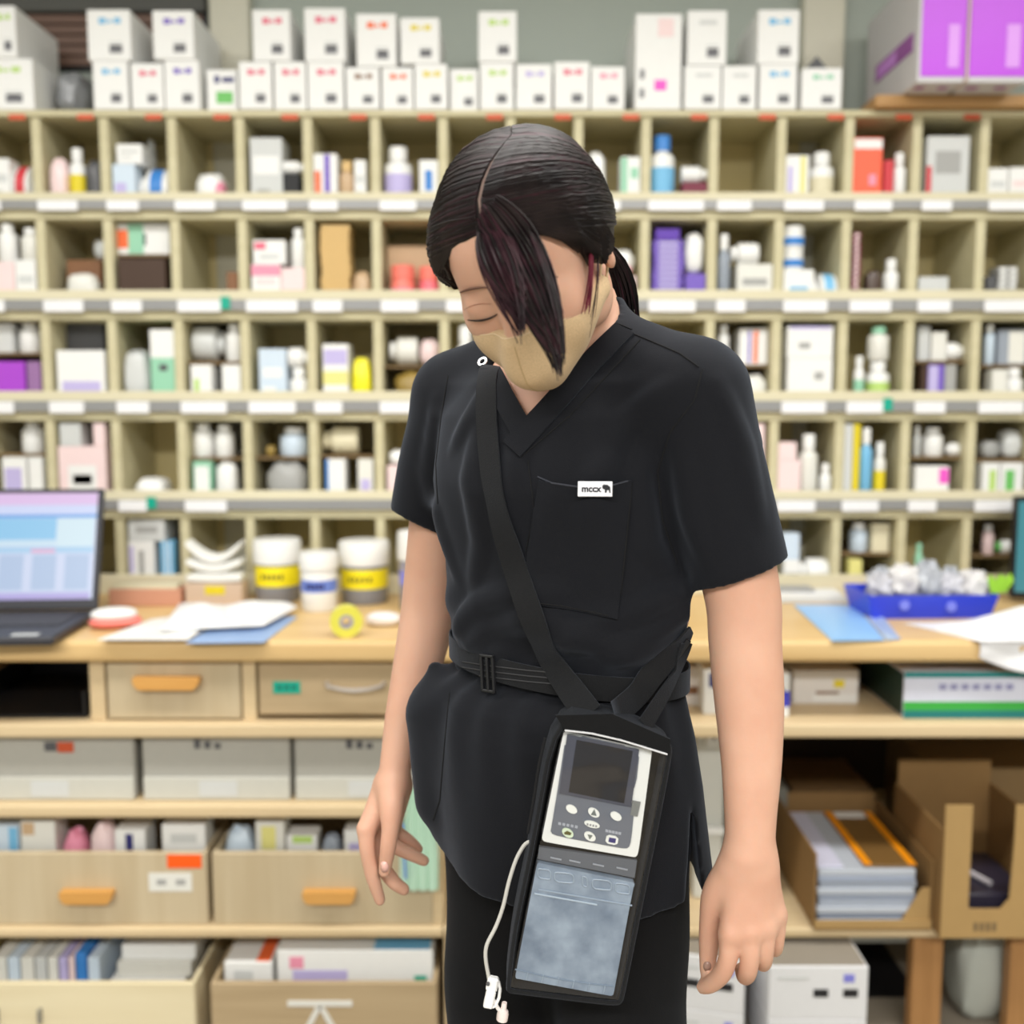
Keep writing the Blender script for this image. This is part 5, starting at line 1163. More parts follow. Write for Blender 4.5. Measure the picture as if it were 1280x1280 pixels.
# her left arm (picture right)
B_.chain([SL, A3(905, 640, -0.098), A3(928, 745, -0.106), A3(931, 800, -0.112), A3(936, 870, -0.122), A3(939, 950, -0.136), A3(938, 1020, -0.147), A3(937, 1066, -0.153)], [0.045, 0.040, 0.0365, 0.0350, 0.0335, 0.0288, 0.0245, 0.0232], 0.012)
w = A3(937, 1066, -0.153)
B_.cone(A3(926, 1072, -0.153), A3(948, 1072, -0.151), 0.0165, 0.0165, 0.012)
LM = {'i': (913, 1168, -0.166), 'm': (938, 1166, -0.168), 'r': (957, 1160, -0.163), 'p': (971, 1143, -0.154)}
for kx, r0 in (('i', .0125), ('m', .0125), ('r', .012), ('p', .011)):
    B_.cone(A3(937+(LM[kx][0]-937)*0.4, 1092, -0.154), A3(*LM[kx]), 0.0155, r0-0.001, 0.012); B_.ell(A3(LM[kx][0], LM[kx][1], LM[kx][2]-0.006), [0.0058]*3, None, 0.008)
def finger(pts, rad, k=0.003): B_.chain([A3(*q) for q in pts], rad, k)
finger([LM['i'], (910, 1196, -0.169), (903, 1216, -0.163), (889, 1230, -0.15), (879, 1234, -0.14)], [.011, .0092, .009, .0082, .0068])
finger([LM['m'], (938, 1192, -0.173), (935, 1213, -0.168), (931, 1220, -0.148), (927, 1212, -0.132)], [.011, .0092, .009, .0084, .007])
finger([LM['r'], (957, 1182, -0.167), (955, 1199, -0.161), (953, 1204, -0.142), (948, 1196, -0.128)], [.0105, .0086, .0084, .0078, .0066])
finger([LM['p'], (972, 1163, -0.156), (970, 1181, -0.15), (968, 1187, -0.134), (962, 1180, -0.122)], [.0098, .0078, .0076, .007, .006])
finger([(917, 1088, -0.15), (896, 1118, -0.143), (888, 1150, -0.138), (886, 1182, -0.134), (884, 1212, -0.132)], [.018, .0145, .0108, .0098, .0076], 0.008)
# her right arm (picture left)
B_.chain([SR, A3(552, 640, 0.105), A3(539, 735, 0.118), A3(534, 775, 0.12), A3(521, 835, 0.112), A3(506, 895, 0.1), A3(497, 940, 0.088), A3(493, 968, 0.08)], [0.042, 0.037, 0.0335, 0.033, 0.029, 0.0235, 0.0195, 0.0185], 0.012)
RM = {'i': (458, 1036, 0.062), 'm': (468, 1044, 0.084), 'r': (480, 1046, 0.1), 'p': (490, 1040, 0.113)}
for kx, r0 in (('i', .0115), ('m', .0115), ('r', .011), ('p', .010)):
    B_.cone(A3(492+(RM[kx][0]-480)*0.35, 984, 0.085), A3(*RM[kx]), 0.0155, r0, 0.014)
finger([RM['i'], (459, 1062, 0.056), (466, 1096, 0.058), (475, 1125, 0.064)], [.0108, .0092, .0085, .0066])
finger([RM['m'], (476, 1078, 0.078), (491, 1101, 0.078), (505, 1112, 0.082)], [.0108, .0092, .0086, .0072])
finger([RM['r'], (494, 1058, 0.092), (514, 1068, 0.092), (530, 1076, 0.097)], [.0105, .0088, .008, .0066])
finger([RM['p'], (502, 1044, 0.108), (514, 1053, 0.11), (523, 1061, 0.113)], [.0098, .0078, .0072, .006])
finger([(490, 985, 0.07), (489, 1010, 0.056), (488, 1036, 0.047), (485, 1060, 0.044), (481, 1089, 0.047)], [.017, .0145, .0104, .0094, .0072], 0.008)
BV, BF = B_.mesh(2); body = mesh_obj('body', BV, BF, [m_skin], person); tb = bvh(BV, BF); del B_
# nails
def nail(px, py, r, name, col, ang):
    h = ray_hit([tb], px, py, 0.0005)
    if not h: return
    p, n = h; t = Vector((math.cos(ang), 0, math.sin(ang))); t = (t-n*t.dot(n)).normalized(); bnn = n.cross(t)
    vs = [tuple(p)]; fs = []
    for i in range(14):
        a = 2*math.pi*i/14; u = math.cos(a); v = math.sin(a)
        q = p+t*(u*r*1.25)+bnn*(v*r*0.85)-n*(0.0079-math.sqrt(0.0079**2-(v*r*0.85)**2)+0.0005*u*u); vs.append(tuple(q)); fs.append((0, 1+i, 1+(i+1) % 14))
    o = child(MB().add(vs, fs, mat(col, 0.25)), name, body); md = o.modifiers.new('thick', 'SOLIDIFY'); md.thickness = 0.0006; md.offset = 0
nail(480, 1084, 0.0062, 'thumbnail', (238,188,176), math.radians(-100)); nail(884, 1208, 0.0045, 'thumbnail', (168,136,122), math.radians(-95))
# closed eyes: lash lines, brows
def face_curve(pts, rad, name, m, off=0.0006, flat=0.6):
    out = []
    for px, py in pts:
        h = ray_hit([tb], px, py, off)
        if h: out.append(h[0])
    if len(out) > 2: child(MB().tube(out, [rad*(0.35+0.65*math.sin(math.pi*i/(len(out)-1))) for i in range(len(out))], m, 6, flat), name, body)
m_lash = mat((32,22,20), 0.6); m_brow = mat((112,82,68), 0.9)
def hpx(x, y, z):
    """head-local point -> picture pixel"""
    d = Vector(HL(x, y, z))-CAM; zc = d.y*math.cos(TH)-d.z*math.sin(TH); yc = d.y*math.sin(TH)+d.z*math.cos(TH)
    return (640+FPX*d.x/zc, 640-FPX*yc/zc)
for s in (-1, 1):
    face_curve([hpx(s*(0.031+0.0155*t), -0.087, -0.0245-0.0035*(1-t*t)) for t in np.linspace(-1, 1, 13)], 0.0016, 'eyelashes', m_lash)
    face_curve([hpx(s*(0.031+0.0145*t), -0.087, -0.0125+0.003*(1-t*t)) for t in np.linspace(-1, 1, 11)], 0.0006, 'lid_crease', mat((170,118,98), 0.6), 0.0001)
    face_curve([hpx(s*(0.034+0.021*t), -0.087, 0.004+0.004*(1-t*t)-0.002*t) for t in np.linspace(-1, 1, 13)], 0.0036, 'eyebrow', m_brow, 0.0, 0.3)

# ------------------------------------------------------------------ mask
Mf = Field(HC-0.17, HC+0.17, 0.0022)
def mell(c, r, k=0.012): Mf.ell(HL(*c), [q*HS for q in r], HR, k)
mell((0, -0.045, -0.066), (0.0585, 0.052, 0.054)); mell((0, -0.05, -0.09), (0.042, 0.045, 0.027), 0.02)
Mf.cone(HL(0, -0.102, -0.05), HL(0, -0.103, -0.08), 0.0125, 0.012, 0.03); Mf.cone(HL(0, -0.103, -0.08), HL(0.004, -0.08, -0.112), 0.012, 0.010, 0.03)
for s in (-1, 1): Mf.cone(HL(s*0.035, -0.06, -0.06), HL(s*0.06, -0.016, -0.066), 0.022, 0.014, 0.02)
def hplane(n, d):
    n = np.array(n, float); n /= np.linalg.norm(n); nw = HR @ n; c0 = float(nw @ HC)
    return lambda X, Y, Z: d*HS-(X*nw[0]+Y*nw[1]+Z*nw[2]-c0)     # negative inside => keep where n.p<d
for s in (-1, 1):
    f = hplane((s*0.16, 0.10, 1.0), -0.0455+0.0); Mf.cut(f)
f = hplane((0, 1.0, 0.05), 0.0); Mf.cut(f)
MV, MF = Mf.mesh(2); maskg = mesh_obj('face_mask', MV, MF, [m_mask], person); tm = bvh(MV, MF)
seam = []
for t in np.linspace(0, 1, 14):
    z = -0.045-0.075*t; seam.append(Vector(HL(0, -0.1, z)))
sp = []
for q in seam:
    h = tm.ray_cast(q+Vector(HR @ np.array([0, -0.08, 0])), Vector(HR @ np.array([0, 1.0, 0])))
    if h[0] is not None: sp.append(h[0]+h[1]*0.0001)
if len(sp) > 3: child(MB().tube(sp, 0.0006, mat((186,160,118), 0.8), 6), 'center_seam', maskg)
for s in (-1, 1):
    pts = [HL(s*0.066, -0.014, -0.06), HL(s*0.074, -0.004, -0.035), HL(s*0.079, 0.012, -0.004), HL(s*0.080, 0.024, -0.01), HL(s*0.078, 0.022, -0.035), HL(s*0.066, -0.008, -0.078)]
    child(MB().tube(pts, 0.0014, mat((214,190,156), 0.8), 6), 'ear_loop', maskg)
# wide top hem of the mask
hem = []
for t in np.linspace(-0.85, 0.85, 21):
    yl = -0.08
    for _ in range(3):
        h = tm.ray_cast(Vector(HL(t*0.072, -0.2, -0.0485-0.16*abs(t*0.072)-0.10*yl)), Vector(HR @ np.array([0, 1.0, 0])))
        if h[0] is not None: yl = float((HR.T @ (np.array(h[0])-HC))[1]/HS)
    if h[0] is not None: hem.append(h[0]+h[1]*0.0001)
if len(hem) > 4: child(MB().tube(hem, 0.0007, mat((222,198,162), 0.8), 6), 'top_hem', maskg)

# ------------------------------------------------------------------ hair
Hf = Field(HC-0.19, HC+0.19, 0.0026)
def hcap(c, r, k=0.01): Hf.ell(HL(*c), [q*HS for q in r], HR, k)
hcap((0.007, 0.006, 0.022), (0.0785, 0.0855, 0.074)); hcap((0.006, 0.018, -0.02), (0.077, 0.076, 0.066), 0.03)
for s in (-1, 1): hcap((s*0.06, -0.005, 0.005), (0.026, 0.05, 0.04), 0.02)
fr_n = np.array([0, -0.85, -0.527]); nw = HR @ fr_n; c0 = float(nw @ HC)
Hf.cut(lambda X, Y, Z: 0.0365*HS-(X*nw[0]+Y*nw[1]+Z*nw[2]-c0))
# keep ears free: remove below-front of ear
Hf.ell(HL(0, 0.0, -0.075), [0.1, 0.075, 0.05], HR, sub=True)
HV, HF = Hf.mesh(2); hair = mesh_obj('hair', HV, HF, [m_hair], person); th = bvh(HV, HF)
rs = np.random.RandomState(5)
Cc = np.array([0, 0.008, 0.024])
def cap_point(d, lift):
    d = d/np.linalg.norm(d); o = Vector(HL(*(Cc+d*0.2))); dd = (Vector(HL(*Cc))-o).normalized()
    h = th.ray_cast(o, dd)
    if h[0] is None: return None
    return h[0]-dd*lift
PARTPX = [(607, 290), (601, 270), (599, 250), (604, 228), (614, 205), (627, 186), (640, 171)]
PART2 = [(PARTPX[i][0]+(PARTPX[i+1][0]-PARTPX[i][0])*v, PARTPX[i][1]+(PARTPX[i+1][1]-PARTPX[i][1])*v) for i in range(len(PARTPX)-1) for v in (0, 0.33, 0.66)]
PD = []
for x, y in PARTPX:
    h = ray_hit([th], x, y)
    if h: d = HR.T @ (np.array(h[0])-HC)/HS-Cc; PD.append(d/np.linalg.norm(d))
PD.append(np.array([PD[-1][0]*0.5, 0.6, 0.8])); PD.append(np.array([0, 0.9, 0.45])); PD = np.array(PD)
def part_dir(t):
    f = t*(len(PD)-1); i = min(int(f), len(PD)-2); return PD[i]*(1-f+i)+PD[i+1]*(f-i)
def strand_bunch(mb, n, m, seed):
    rs = np.random.RandomState(seed)
    G = np.array([0.0, 0.1, -0.055])-Cc
    for i in range(n):
        s = 1 if rs.rand() < 0.56 else -1; t = rs.rand()
        ang = math.radians(-46+150*t)                           # along the part: front hairline -> crown -> back
        r0 = np.array([s*(0.055+0.02*rs.rand()), -math.cos(ang)*0.6, math.sin(ang)*0.0+0.0])
        r0 = part_dir(t)+np.array([s*0.06*max(0.15, 1-1.3*t), 0, 0])
        lowr = rs.rand()
        ctrl = np.array([s*1.25, -0.55+0.9*t+0.25*lowr, 0.35-0.55*lowr*(1-t*0.4)+0.2*t])
        g = G/np.linalg.norm(G)+np.array([s*0.12, 0, rs.rand()*0.3-0.1])
        lift = 0.0005+0.0022*rs.rand(); pts = []
        for u in np.linspace(0, 1, 13):
            d = (1-u)**2*r0+2*u*(1-u)*ctrl+u*u*g
            p = cap_point(d, lift*math.sin(math.pi*min(1, u*1.3+0.08))**0.5+0.0002)
            if p is None: break
            pts.append(p)
        if len(pts) < 5: continue
        k = len(pts); r = 0.0011+0.0009*rs.rand()
        mb.tube(pts, [r*(0.5+0.5*math.sin(math.pi*(j+0.4)/k)) for j in range(k)], m, 4)
part_pts = [h[0] for h in (ray_hit([th], x, y, -0.0006) for x, y in PART2) if h]
child(MB().tube(part_pts, [0.0016*(0.4+0.5*math.sin(math.pi*(i+1)/(len(part_pts)+1))) for i in range(len(part_pts))], mat((140,118,108), 0.8), 8), 'parting', hair)
mb = MB(); strand_bunch(mb, 900, m_hair, 11); strand_bunch(mb, 160, m_hair_red, 12)
G = np.array([0.0, 0.1, -0.055])-Cc; G = G/np.linalg.norm(G)
rs = np.random.RandomState(31)
for i in range(420):
    s = 1 if rs.rand() < 0.55 else -1; wdt = 0.034*rs.rand()**1.3; pts = []
    for k, az in enumerate(np.linspace(4, 112, 12)):
        az = math.radians(az); best = None
        for el in np.linspace(-0.9, 1.3, 150):
            d = np.array([s*math.sin(az)*math.cos(el), -math.cos(az)*math.cos(el), math.sin(el)]); q = Cc+d*np.array([0.08, 0.0855, 0.074])
            if fr_n @ q < 0.035-wdt*(0.4+0.6*k/11): best = d; break
        if best is None: continue
        p = cap_point(best+np.array([0, 0, 0.02*rs.normal()*0.3]), 0.0004+0.0022*rs.rand()*math.sin(math.pi*(k+0.5)/12))
        if p is not None: pts.append(p)
    for v in (0.35, 0.7, 1.0):
        p = cap_point(best*(1-v)+(G+np.array([s*0.1, 0, 0.15*rs.rand()]))*v, 0.001)
        if p is not None: pts.append(p)
    if len(pts) > 5:
        k = len(pts); r = 0.0011+0.0009*rs.rand(); mb.tube(pts, [r*(0.4+0.6*math.sin(math.pi*(j+0.4)/k)) for j in range(k)], m_hair, 4)
child(mb, 'combed_strands', hair)['kind'] = 'stuff'
# fringe locks hanging from the hairline in front of the face
def lock(top, mid, tip, n, seed, name, m, m2, rad=0.0011, snap=True):
    """top: ((x,y,Y),(x,y,Y)) root span; mid likewise; tip (x,y,Y)"""
    rs = np.random.RandomState(seed); mb = MB()
    for i in range(n):
        u = rs.rand(); e = rs.normal(0, 1)
        a = np.array(top[0])*(1-u)+np.array(top[1])*u; b = np.array(mid[0])*(1-u)+np.array(mid[1])*u
        c = np.array(tip)+np.array([rs.normal(0, 2.2)+(u-0.5)*8, rs.normal(0, 10)-6, rs.normal(0, 0.003)])
        pts = []; dj = rs.normal(0, 0.0035)
        for v in np.linspace(0, 1, 12):
            q = (1-v)**2*a+2*v*(1-v)*b+v*v*c
            p = P(q[0], q[1], q[2]+dj*math.sin(math.pi*min(1, v*1.2))); h = ray_hit([th, tb, tm], q[0], q[1], 0.0015+abs(dj)*0.7)
            if snap and h and (h[0]-CAM).length < (p-CAM).length: p = h[0]
            pts.append(p)
        mb.tube(pts, [rad*(1.15-0.8*(j/11)**1.5)*min(1, 0.45+j*0.3) for j in range(12)], m if rs.rand() < 0.7 else m2, 4)
    child(mb, name, hair)['kind'] = 'stuff'
yfr = HL(0, -0.085, 0.055)[1]
lock(((600, 286, yfr+0.01), (606, 256, yfr+0.02)), ((578, 330, yfr-0.012), (668, 320, yfr-0.02)), (651, 406, yfr-0.018), 190, 1, 'fringe_lock', m_hair_red, m_hair)
lock(((602, 276, yfr+0.01), (624, 246, yfr+0.03)), ((612, 350, yfr-0.016), (704, 290, yfr-0.010)), (699, 452, yfr-0.022), 230, 2, 'fringe_lock', m_hair, m_hair_red)
lock(((655, 282, yfr), (668, 290, yfr+0.004)), ((676, 330, yfr-0.02), (694, 335, yfr-0.018)), (698, 405, yfr-0.026), 14, 3, 'loose_strands', m_hair_red, m_hair, 0.0007)
ye = HL(0.07, -0.02, -0.02)[1]
lock(((736, 306, ye-0.016), (741, 307, ye-0.016)), ((739, 345, ye-0.018), (742, 350, ye-0.018)), (733, 386, ye-0.016), 12, 4, 'side_strand', m_hair_wine, m_hair_wine, 0.0008, False)
lock(((746, 316, ye), (749, 318, ye)), ((748, 360, ye-0.01), (750, 365, ye-0.01)), (739, 412, ye-0.012), 4, 5, 'side_strand', m_hair_red, m_hair, 0.0005, False)
# ponytail
mb = MB(); rs = np.random.RandomState(8); g0 = HL(0.0, 0.098, -0.055); gp = Vector(g0)
for i in range(260):
    a = rs.rand()*6.28; r = math.sqrt(rs.rand())
    def off(R): return Vector((math.cos(a)*r*R, math.sin(a)*r*R*0.7, 0))
    p0 = gp+off(0.014)+Vector((0, 0, math.sin(a)*0.008)); p1 = P(764, 300, 0.02)+off(0.03); p2 = P(772, 372, 0.045)+off(0.026); p3 = P(776+rs.normal(0, 4), 404+rs.rand()*30, 0.06)+off(0.018)
    pts = []
    for v in np.linspace(0, 1, 11):
        pts.append(p0*(1-v)**3+p1*3*v*(1-v)**2+p2*3*v*v*(1-v)+p3*v**3)
    mb.tube(pts, [0.0016*(1.1-0.7*j/10) for j in range(11)], m_hair if rs.rand() < 0.75 else m_hair_red, 4)
child(mb, 'ponytail', hair)['kind'] = 'stuff'
child(MB().tube([gp+Vector((0.017*math.cos(t), 0.004*math.sin(t), 0.017*math.sin(t))) for t in np.linspace(0, 6.283, 17)], 0.004, m_seam, 8), 'hair_tie', hair)
# ------------------------------------------------------------------ tunic
T_ = Field((-0.21, -0.25, 0.83), (0.36, 0.24, 1.42), 0.0034)
T_.union(torso(0.0), (-0.16, -0.19, 1.0), (0.29, 0.19, 1.372), 0.01, 0.02)
T_.cone(A3(738, 440, -0.015), A3(862, 492, -0.078), 0.05, 0.052, 0.03); T_.cone(A3(668, 446, 0.03), A3(572, 494, 0.08), 0.045, 0.047, 0.03)
T_.cone(A3(735, 440, 0.045), A3(872, 502, -0.02), 0.038, 0.042, 0.03); T_.cone(A3(852, 500, -0.025), A3(893, 560, -0.045), 0.042, 0.048, 0.03)
# sleeves
T_.chain([A3(866, 496, -0.085), A3(893, 590, -0.094), A3(922, 705, -0.102), A3(937, 772, -0.106)], [0.054, 0.0500, 0.0485, 0.049], 0.02)
T_.chain([A3(572, 498, 0.085), A3(548, 580, 0.095), A3(534, 648, 0.104), A3(524, 700, 0.108)], [0.049, 0.046, 0.0445, 0.045], 0.02)
# soft sleeve and chest folds: ridges laid on the surface
V0, F0 = T_.mesh(1); t0 = bvh(V0, F0)
def ridge(pts, r, sink, k=0.012):
    q = []
    for a, b in zip(pts[:-1], pts[1:]):
        for v in np.linspace(0, 1, 5)[:-1]: q.append((a[0]+(b[0]-a[0])*v, a[1]+(b[1]-a[1])*v))
    q.append(pts[-1]); out = []
    for px, py in q:
        h = ray_hit([t0], px, py, -sink)
        if h: out.append(np.array(h[0]))
    n = len(out)
    for i in range(n-1):
        e = lambda j: r*(0.45+0.55*math.sin(math.pi*(j+0.3)/(n-0.4)))
        T_.cone(out[i], out[i+1], e(i), e(i+1), k)
for pts, r, sk in [
    ([(566, 800), (580, 772), (604, 752), (652, 738), (700, 742)], .0095, .0035), ([(580, 812), (612, 784), (660, 772), (712, 782), (760, 796)], .0095, .0035),
    ([(862, 762), (820, 790), (770, 806), (710, 800), (668, 786)], .0095, .0035), ([(870, 735), (830, 748), (780, 772), (742, 776)], .0095, .0035),
    ([(846, 790), (800, 815), (756, 822)], .0085, .0035), ([(545, 500), (537, 590), (552, 660), (570, 720)], .010, .007), ([(600, 520), (585, 600), (600, 680), (590, 735)], .010, .008),
    ([(815, 520), (800, 600), (812, 680), (850, 735)], .011, .008), ([(900, 480), (930, 560), (950, 650)], .010, .0085), ([(850, 560), (862, 640), (880, 700)], .011, .009),
    ([(690, 620), (668, 690), (676, 760)], .009, .0075), ([(640, 560), (632, 640), (640, 720)], .008, .007), ([(770, 560), (742, 600), (730, 680)], .010, .0088), ([(610, 480), (590, 520), (565, 560)], .009, .0078), ([(840, 480), (790, 520), (760, 560)], .010, .0088)]:
    ridge(pts, r, sk)
def plane3(p, q, n_hint, keep):
    """plane through two picture points (3d) and parallel to n_hint; removes the side where keep lies not"""
    p, q = np.array(p), np.array(q); n = np.cross(q-p, np.array(n_hint)); n /= np.linalg.norm(n)
    if (np.array(keep)-p) @ n < 0: n = -n
    return lambda X, Y, Z: (X-p[0])*n[0]+(Y-p[1])*n[1]+(Z-p[2])*n[2], n
# sleeve hems
f, n = plane3(A3(870, 735, -0.1), A3(982, 694, -0.1), (0.25, 1, 0.05), A3(890, 600, -0.1))
T_.cut(lambda X, Y, Z: np.maximum(f(X, Y, Z), (P(866, 700, -0.1).x)-X), (0.14, -0.25, 0.9), (0.36, 0.24, 1.2))
T_.cut(lambda X, Y, Z: f(X, Y, Z)) if False else None
# everything beyond the hem on the outer side is removed
sl, (X, Y, Z) = T_.sub((P(868, 700, -0.1).x, -0.25, 0.9), (0.36, 0.1, 1.25)); T_.a[sl] = np.maximum(T_.a[sl], -f(X, Y, Z))
f2, n2 = plane3(A3(498, 641, 0.1), A3(546, 663, 0.1), (-0.2, 1, 0.05), A3(540, 560, 0.1))
sl, (X, Y, Z) = T_.sub((-0.21, 0.03, 1.0), (P(560, 690, 0.1).x, 0.24, 1.2))
T_.a[sl] = np.where(Y > 0.045+0*X+0*Z, np.maximum(T_.a[sl], -f2(X, Y, Z)), T_.a[sl])
# hollow sleeve ends
for a, b, r in ((A3(915, 675, -0.1), A3(940, 785, -0.106), 0.0405), (A3(538, 630, 0.103), A3(522, 712, 0.109), 0.0365)):
    ba = b-a; L2 = ba@ba
    T_.cut(lambda X, Y, Z: np.where(True, np.sqrt((X-a[0]-np.clip(((X-a[0])*ba[0]+(Y-a[1])*ba[1]+(Z-a[2])*ba[2])/L2, 0, 1)*ba[0])**2+(Y-a[1]-np.clip(((X-a[0])*ba[0]+(Y-a[1])*ba[1]+(Z-a[2])*ba[2])/L2, 0, 1)*ba[1])**2+(Z-a[2]-np.clip(((X-a[0])*ba[0]+(Y-a[1])*ba[1]+(Z-a[2])*ba[2])/L2, 0, 1)*ba[2])**2)-r, 0), np.minimum(a, b)-0.06, np.maximum(a, b)+0.06)
# neck opening and V
a, b = A3(712, 470, 0.012), HL(0, 0.035, -0.07); ba = b-a; L2 = ba@ba
def neckf(X, Y, Z):
    t = np.clip(((X-a[0])*ba[0]+(Y-a[1])*ba[1]+(Z-a[2])*ba[2])/L2, -0.1, 1.2); return np.sqrt((X-a[0]-t*ba[0])**2+(Y-a[1]-t*ba[1])**2+(Z-a[2]-t*ba[2])**2)-0.062
T_.cut(neckf, (0, -0.15, 1.31), (0.2, 0.15, 1.42))
Vp = [(657, 528), (773, 408), (740, 380), (620, 395), (600, 440)]
vp = [np.array(P(x, y, -0.09)) for x, y in Vp]; vp = [(q[0], q[2]) for q in vp]
def vcut(X, Y, Z):
    d = -1e3*np.ones(np.broadcast(X, Y, Z).shape, np.float32); n = len(vp)
    for i in range(n):
        (x0, z0), (x1, z1) = vp[i], vp[(i+1) % n]; L = math.hypot(x1-x0, z1-z0); nx, nz = (z1-z0)/L, -(x1-x0)/L
        d = np.maximum(d, (X-x0)*nx+(Z-z0)*nz+0*Y)
    return np.maximum(d, Y-0.0)
T_.cut(vcut, (-0.05, -0.25, 1.24), (0.15, 0.03, 1.42))
T_.cut(lambda X, Y, Z: 0*X+0*Y+(Z-(P(640, 842, 0).z)), (-0.21, -0.25, 0.83), (0.36, 0.24, P(640, 842, 0).z+0.004))
TV, TF = T_.mesh(2); tunic = mesh_obj('tunic', TV, TF, [m_tunic], person); tt = bvh(TV, TF)
# flared lower part of the tunic
SKP = [(838, 569, 846), (852, 546, 848), (868, 533, 851), (900, 527, 858), (960, 528, 866), (1030, 535, 872), (1118, 548, 880)]
sz, sc, sw = [], [], []
for y, xl, xq in SKP:
    q0, q1 = P(xl, y, 0.0), P(xq, y, 0.0); sz.append(q0.z); sc.append((q0.x+q1.x)/2); sw.append((q1.x-q0.x)/2)
sp_ = [np.array(q[::-1]) for q in (sz, sc, sw)]
K_ = Field((-0.24, -0.26, 0.72), (0.36, 0.24, 1.05), 0.0036)
base = torso(0.0, sp_, False)
def skirt(X, Y, Z):
    cx = np.interp(Z, *sp_[:2]); dx = X-cx; u = dx*cu+Y*su; v = -dx*su+Y*cu; ph = np.arctan2(v, u); g = np.clip((1.0-Z)/0.2, 0, 1)
    return base(X, Y, Z)-0.0045*g*np.sin(6*ph+0.8)-0.0022*np.clip(1-g*1.4, 0, 1)*np.sin(17*ph)
K_.union(skirt, (-0.2, -0.19, 0.73), (0.3, 0.19, 1.02), 0.01, 0.02)
K_.cone(A3(560, 872, 0.02), A3(543, 834, 0.03), 0.034, 0.007, 0.02); K_.cone(A3(540, 890, 0.02), A3(545, 1000, 0.02), 0.026, 0.02, 0.03)
zt_ = P(640, 834, 0).z
def hemz(X):    # hem height across the front
    px = 640+X*FPX/1.05; py = np.interp(px, [505, 545, 600, 700, 780, 850, 890], [1070, 1088, 1104, 1113, 1112, 1102, 1096])
    return np.interp(py, [1060, 1120], [P(640, 1060, -0.05).z, P(640, 1120, -0.05).z])
K_.cut(lambda X, Y, Z: (Z-hemz(X))+0*Y); K_.cut(lambda X, Y, Z: np.maximum((zt_-Z)+0*X+0*Y, (X-P(560, 834, 0).x)*-1.0))
# hollow from below
zh = P(640, 1040, 0).z
K_.cut(lambda X, Y, Z: np.maximum(base(X, Y, Z)+0.010, Z-zh), (-0.24, -0.26, 0.72), (0.36, 0.24, zh+0.01))
# side slit (her left side)
sa, sb = A3(852, 985, -0.06), A3(857, 1130, -0.06)
def slit(X, Y, Z):
    wdt = np.clip((sa[2]-Z)/0.14, 0, 1)*0.013; xc = sa[0]+0.004*np.clip((sa[2]-Z)/0.14, 0, 1)
    return np.maximum(np.maximum(np.abs(X-xc-0.006)-wdt, Z-sa[2]+0*X), Y+0.02+0*X)
K_.cut(slit, (0.1, -0.26, 0.72), (0.3, 0.0, 0.95))
KV, KF = K_.mesh(2); skirt_o = mesh_obj('tunic_skirt', KV, KF, [m_tunic], person); tk = bvh(KV, KF)
# ------------------------------------------------------------------ trousers and shoes
R_ = Field((-0.2, -0.2, 0.0), (0.34, 0.22, 0.95), 0.0055)
hl = A3(775, 1060, -0.035); hr = A3(638, 1060, 0.035)
for c, kx in ((hl, 1), (hr, -1)):
    R_.chain([c, (c[0]+0.004*kx, c[1]-0.005, 0.5), (c[0]+0.004*kx, c[1]+0.01, 0.08)], [0.074, 0.070, 0.064], 0.03)
R_.cone(hl+np.array([0, 0, 0.06]), hr+np.array([0, 0, 0.06]), 0.07, 0.07, 0.04)
R_.cut(lambda X, Y, Z: Z-0.06+0*X+0*Y, (-0.2, -0.2, 0), (0.34, 0.22, 0.1))
def leg_wr(X, Y, Z): return 0
RV, RF = R_.mesh(3)
ang = np.arctan2(RV[:, 1], RV[:, 0]-0.06); RV[:, :2] += (0.0022*np.sin(RV[:, 2]*38+3*ang)*np.clip((0.85-RV[:, 2])*4, 0, 1))[:, None]*np.stack([np.cos(ang), np.sin(ang)], 1)
trouser = mesh_obj('trousers', RV, RF, [m_trouser], person)
for c in (hl, hr):
    S_ = Field((c[0]-0.12, c[1]-0.2, 0.0), (c[0]+0.08, c[1]+0.12, 0.13), 0.005)
    f0 = np.array([c[0], c[1], 0.045]); fw = np.array([-0.4, -0.9, 0]); fw /= np.linalg.norm(fw)
    S_.chain([f0+fw*-0.03, f0+fw*0.06, f0+fw*0.15-np.array([0, 0, 0.01])], [0.04, 0.04, 0.034], 0.02); S_.cone(f0, f0+np.array([0, 0, 0.04]), 0.042, 0.045, 0.02)
    S_.cut(lambda X, Y, Z: Z-0.006+0*X+0*Y, None, None)
    sv, sf = S_.mesh(2); mesh_obj('shoe', sv, sf, [mat((30,30,32), 0.4)], person)
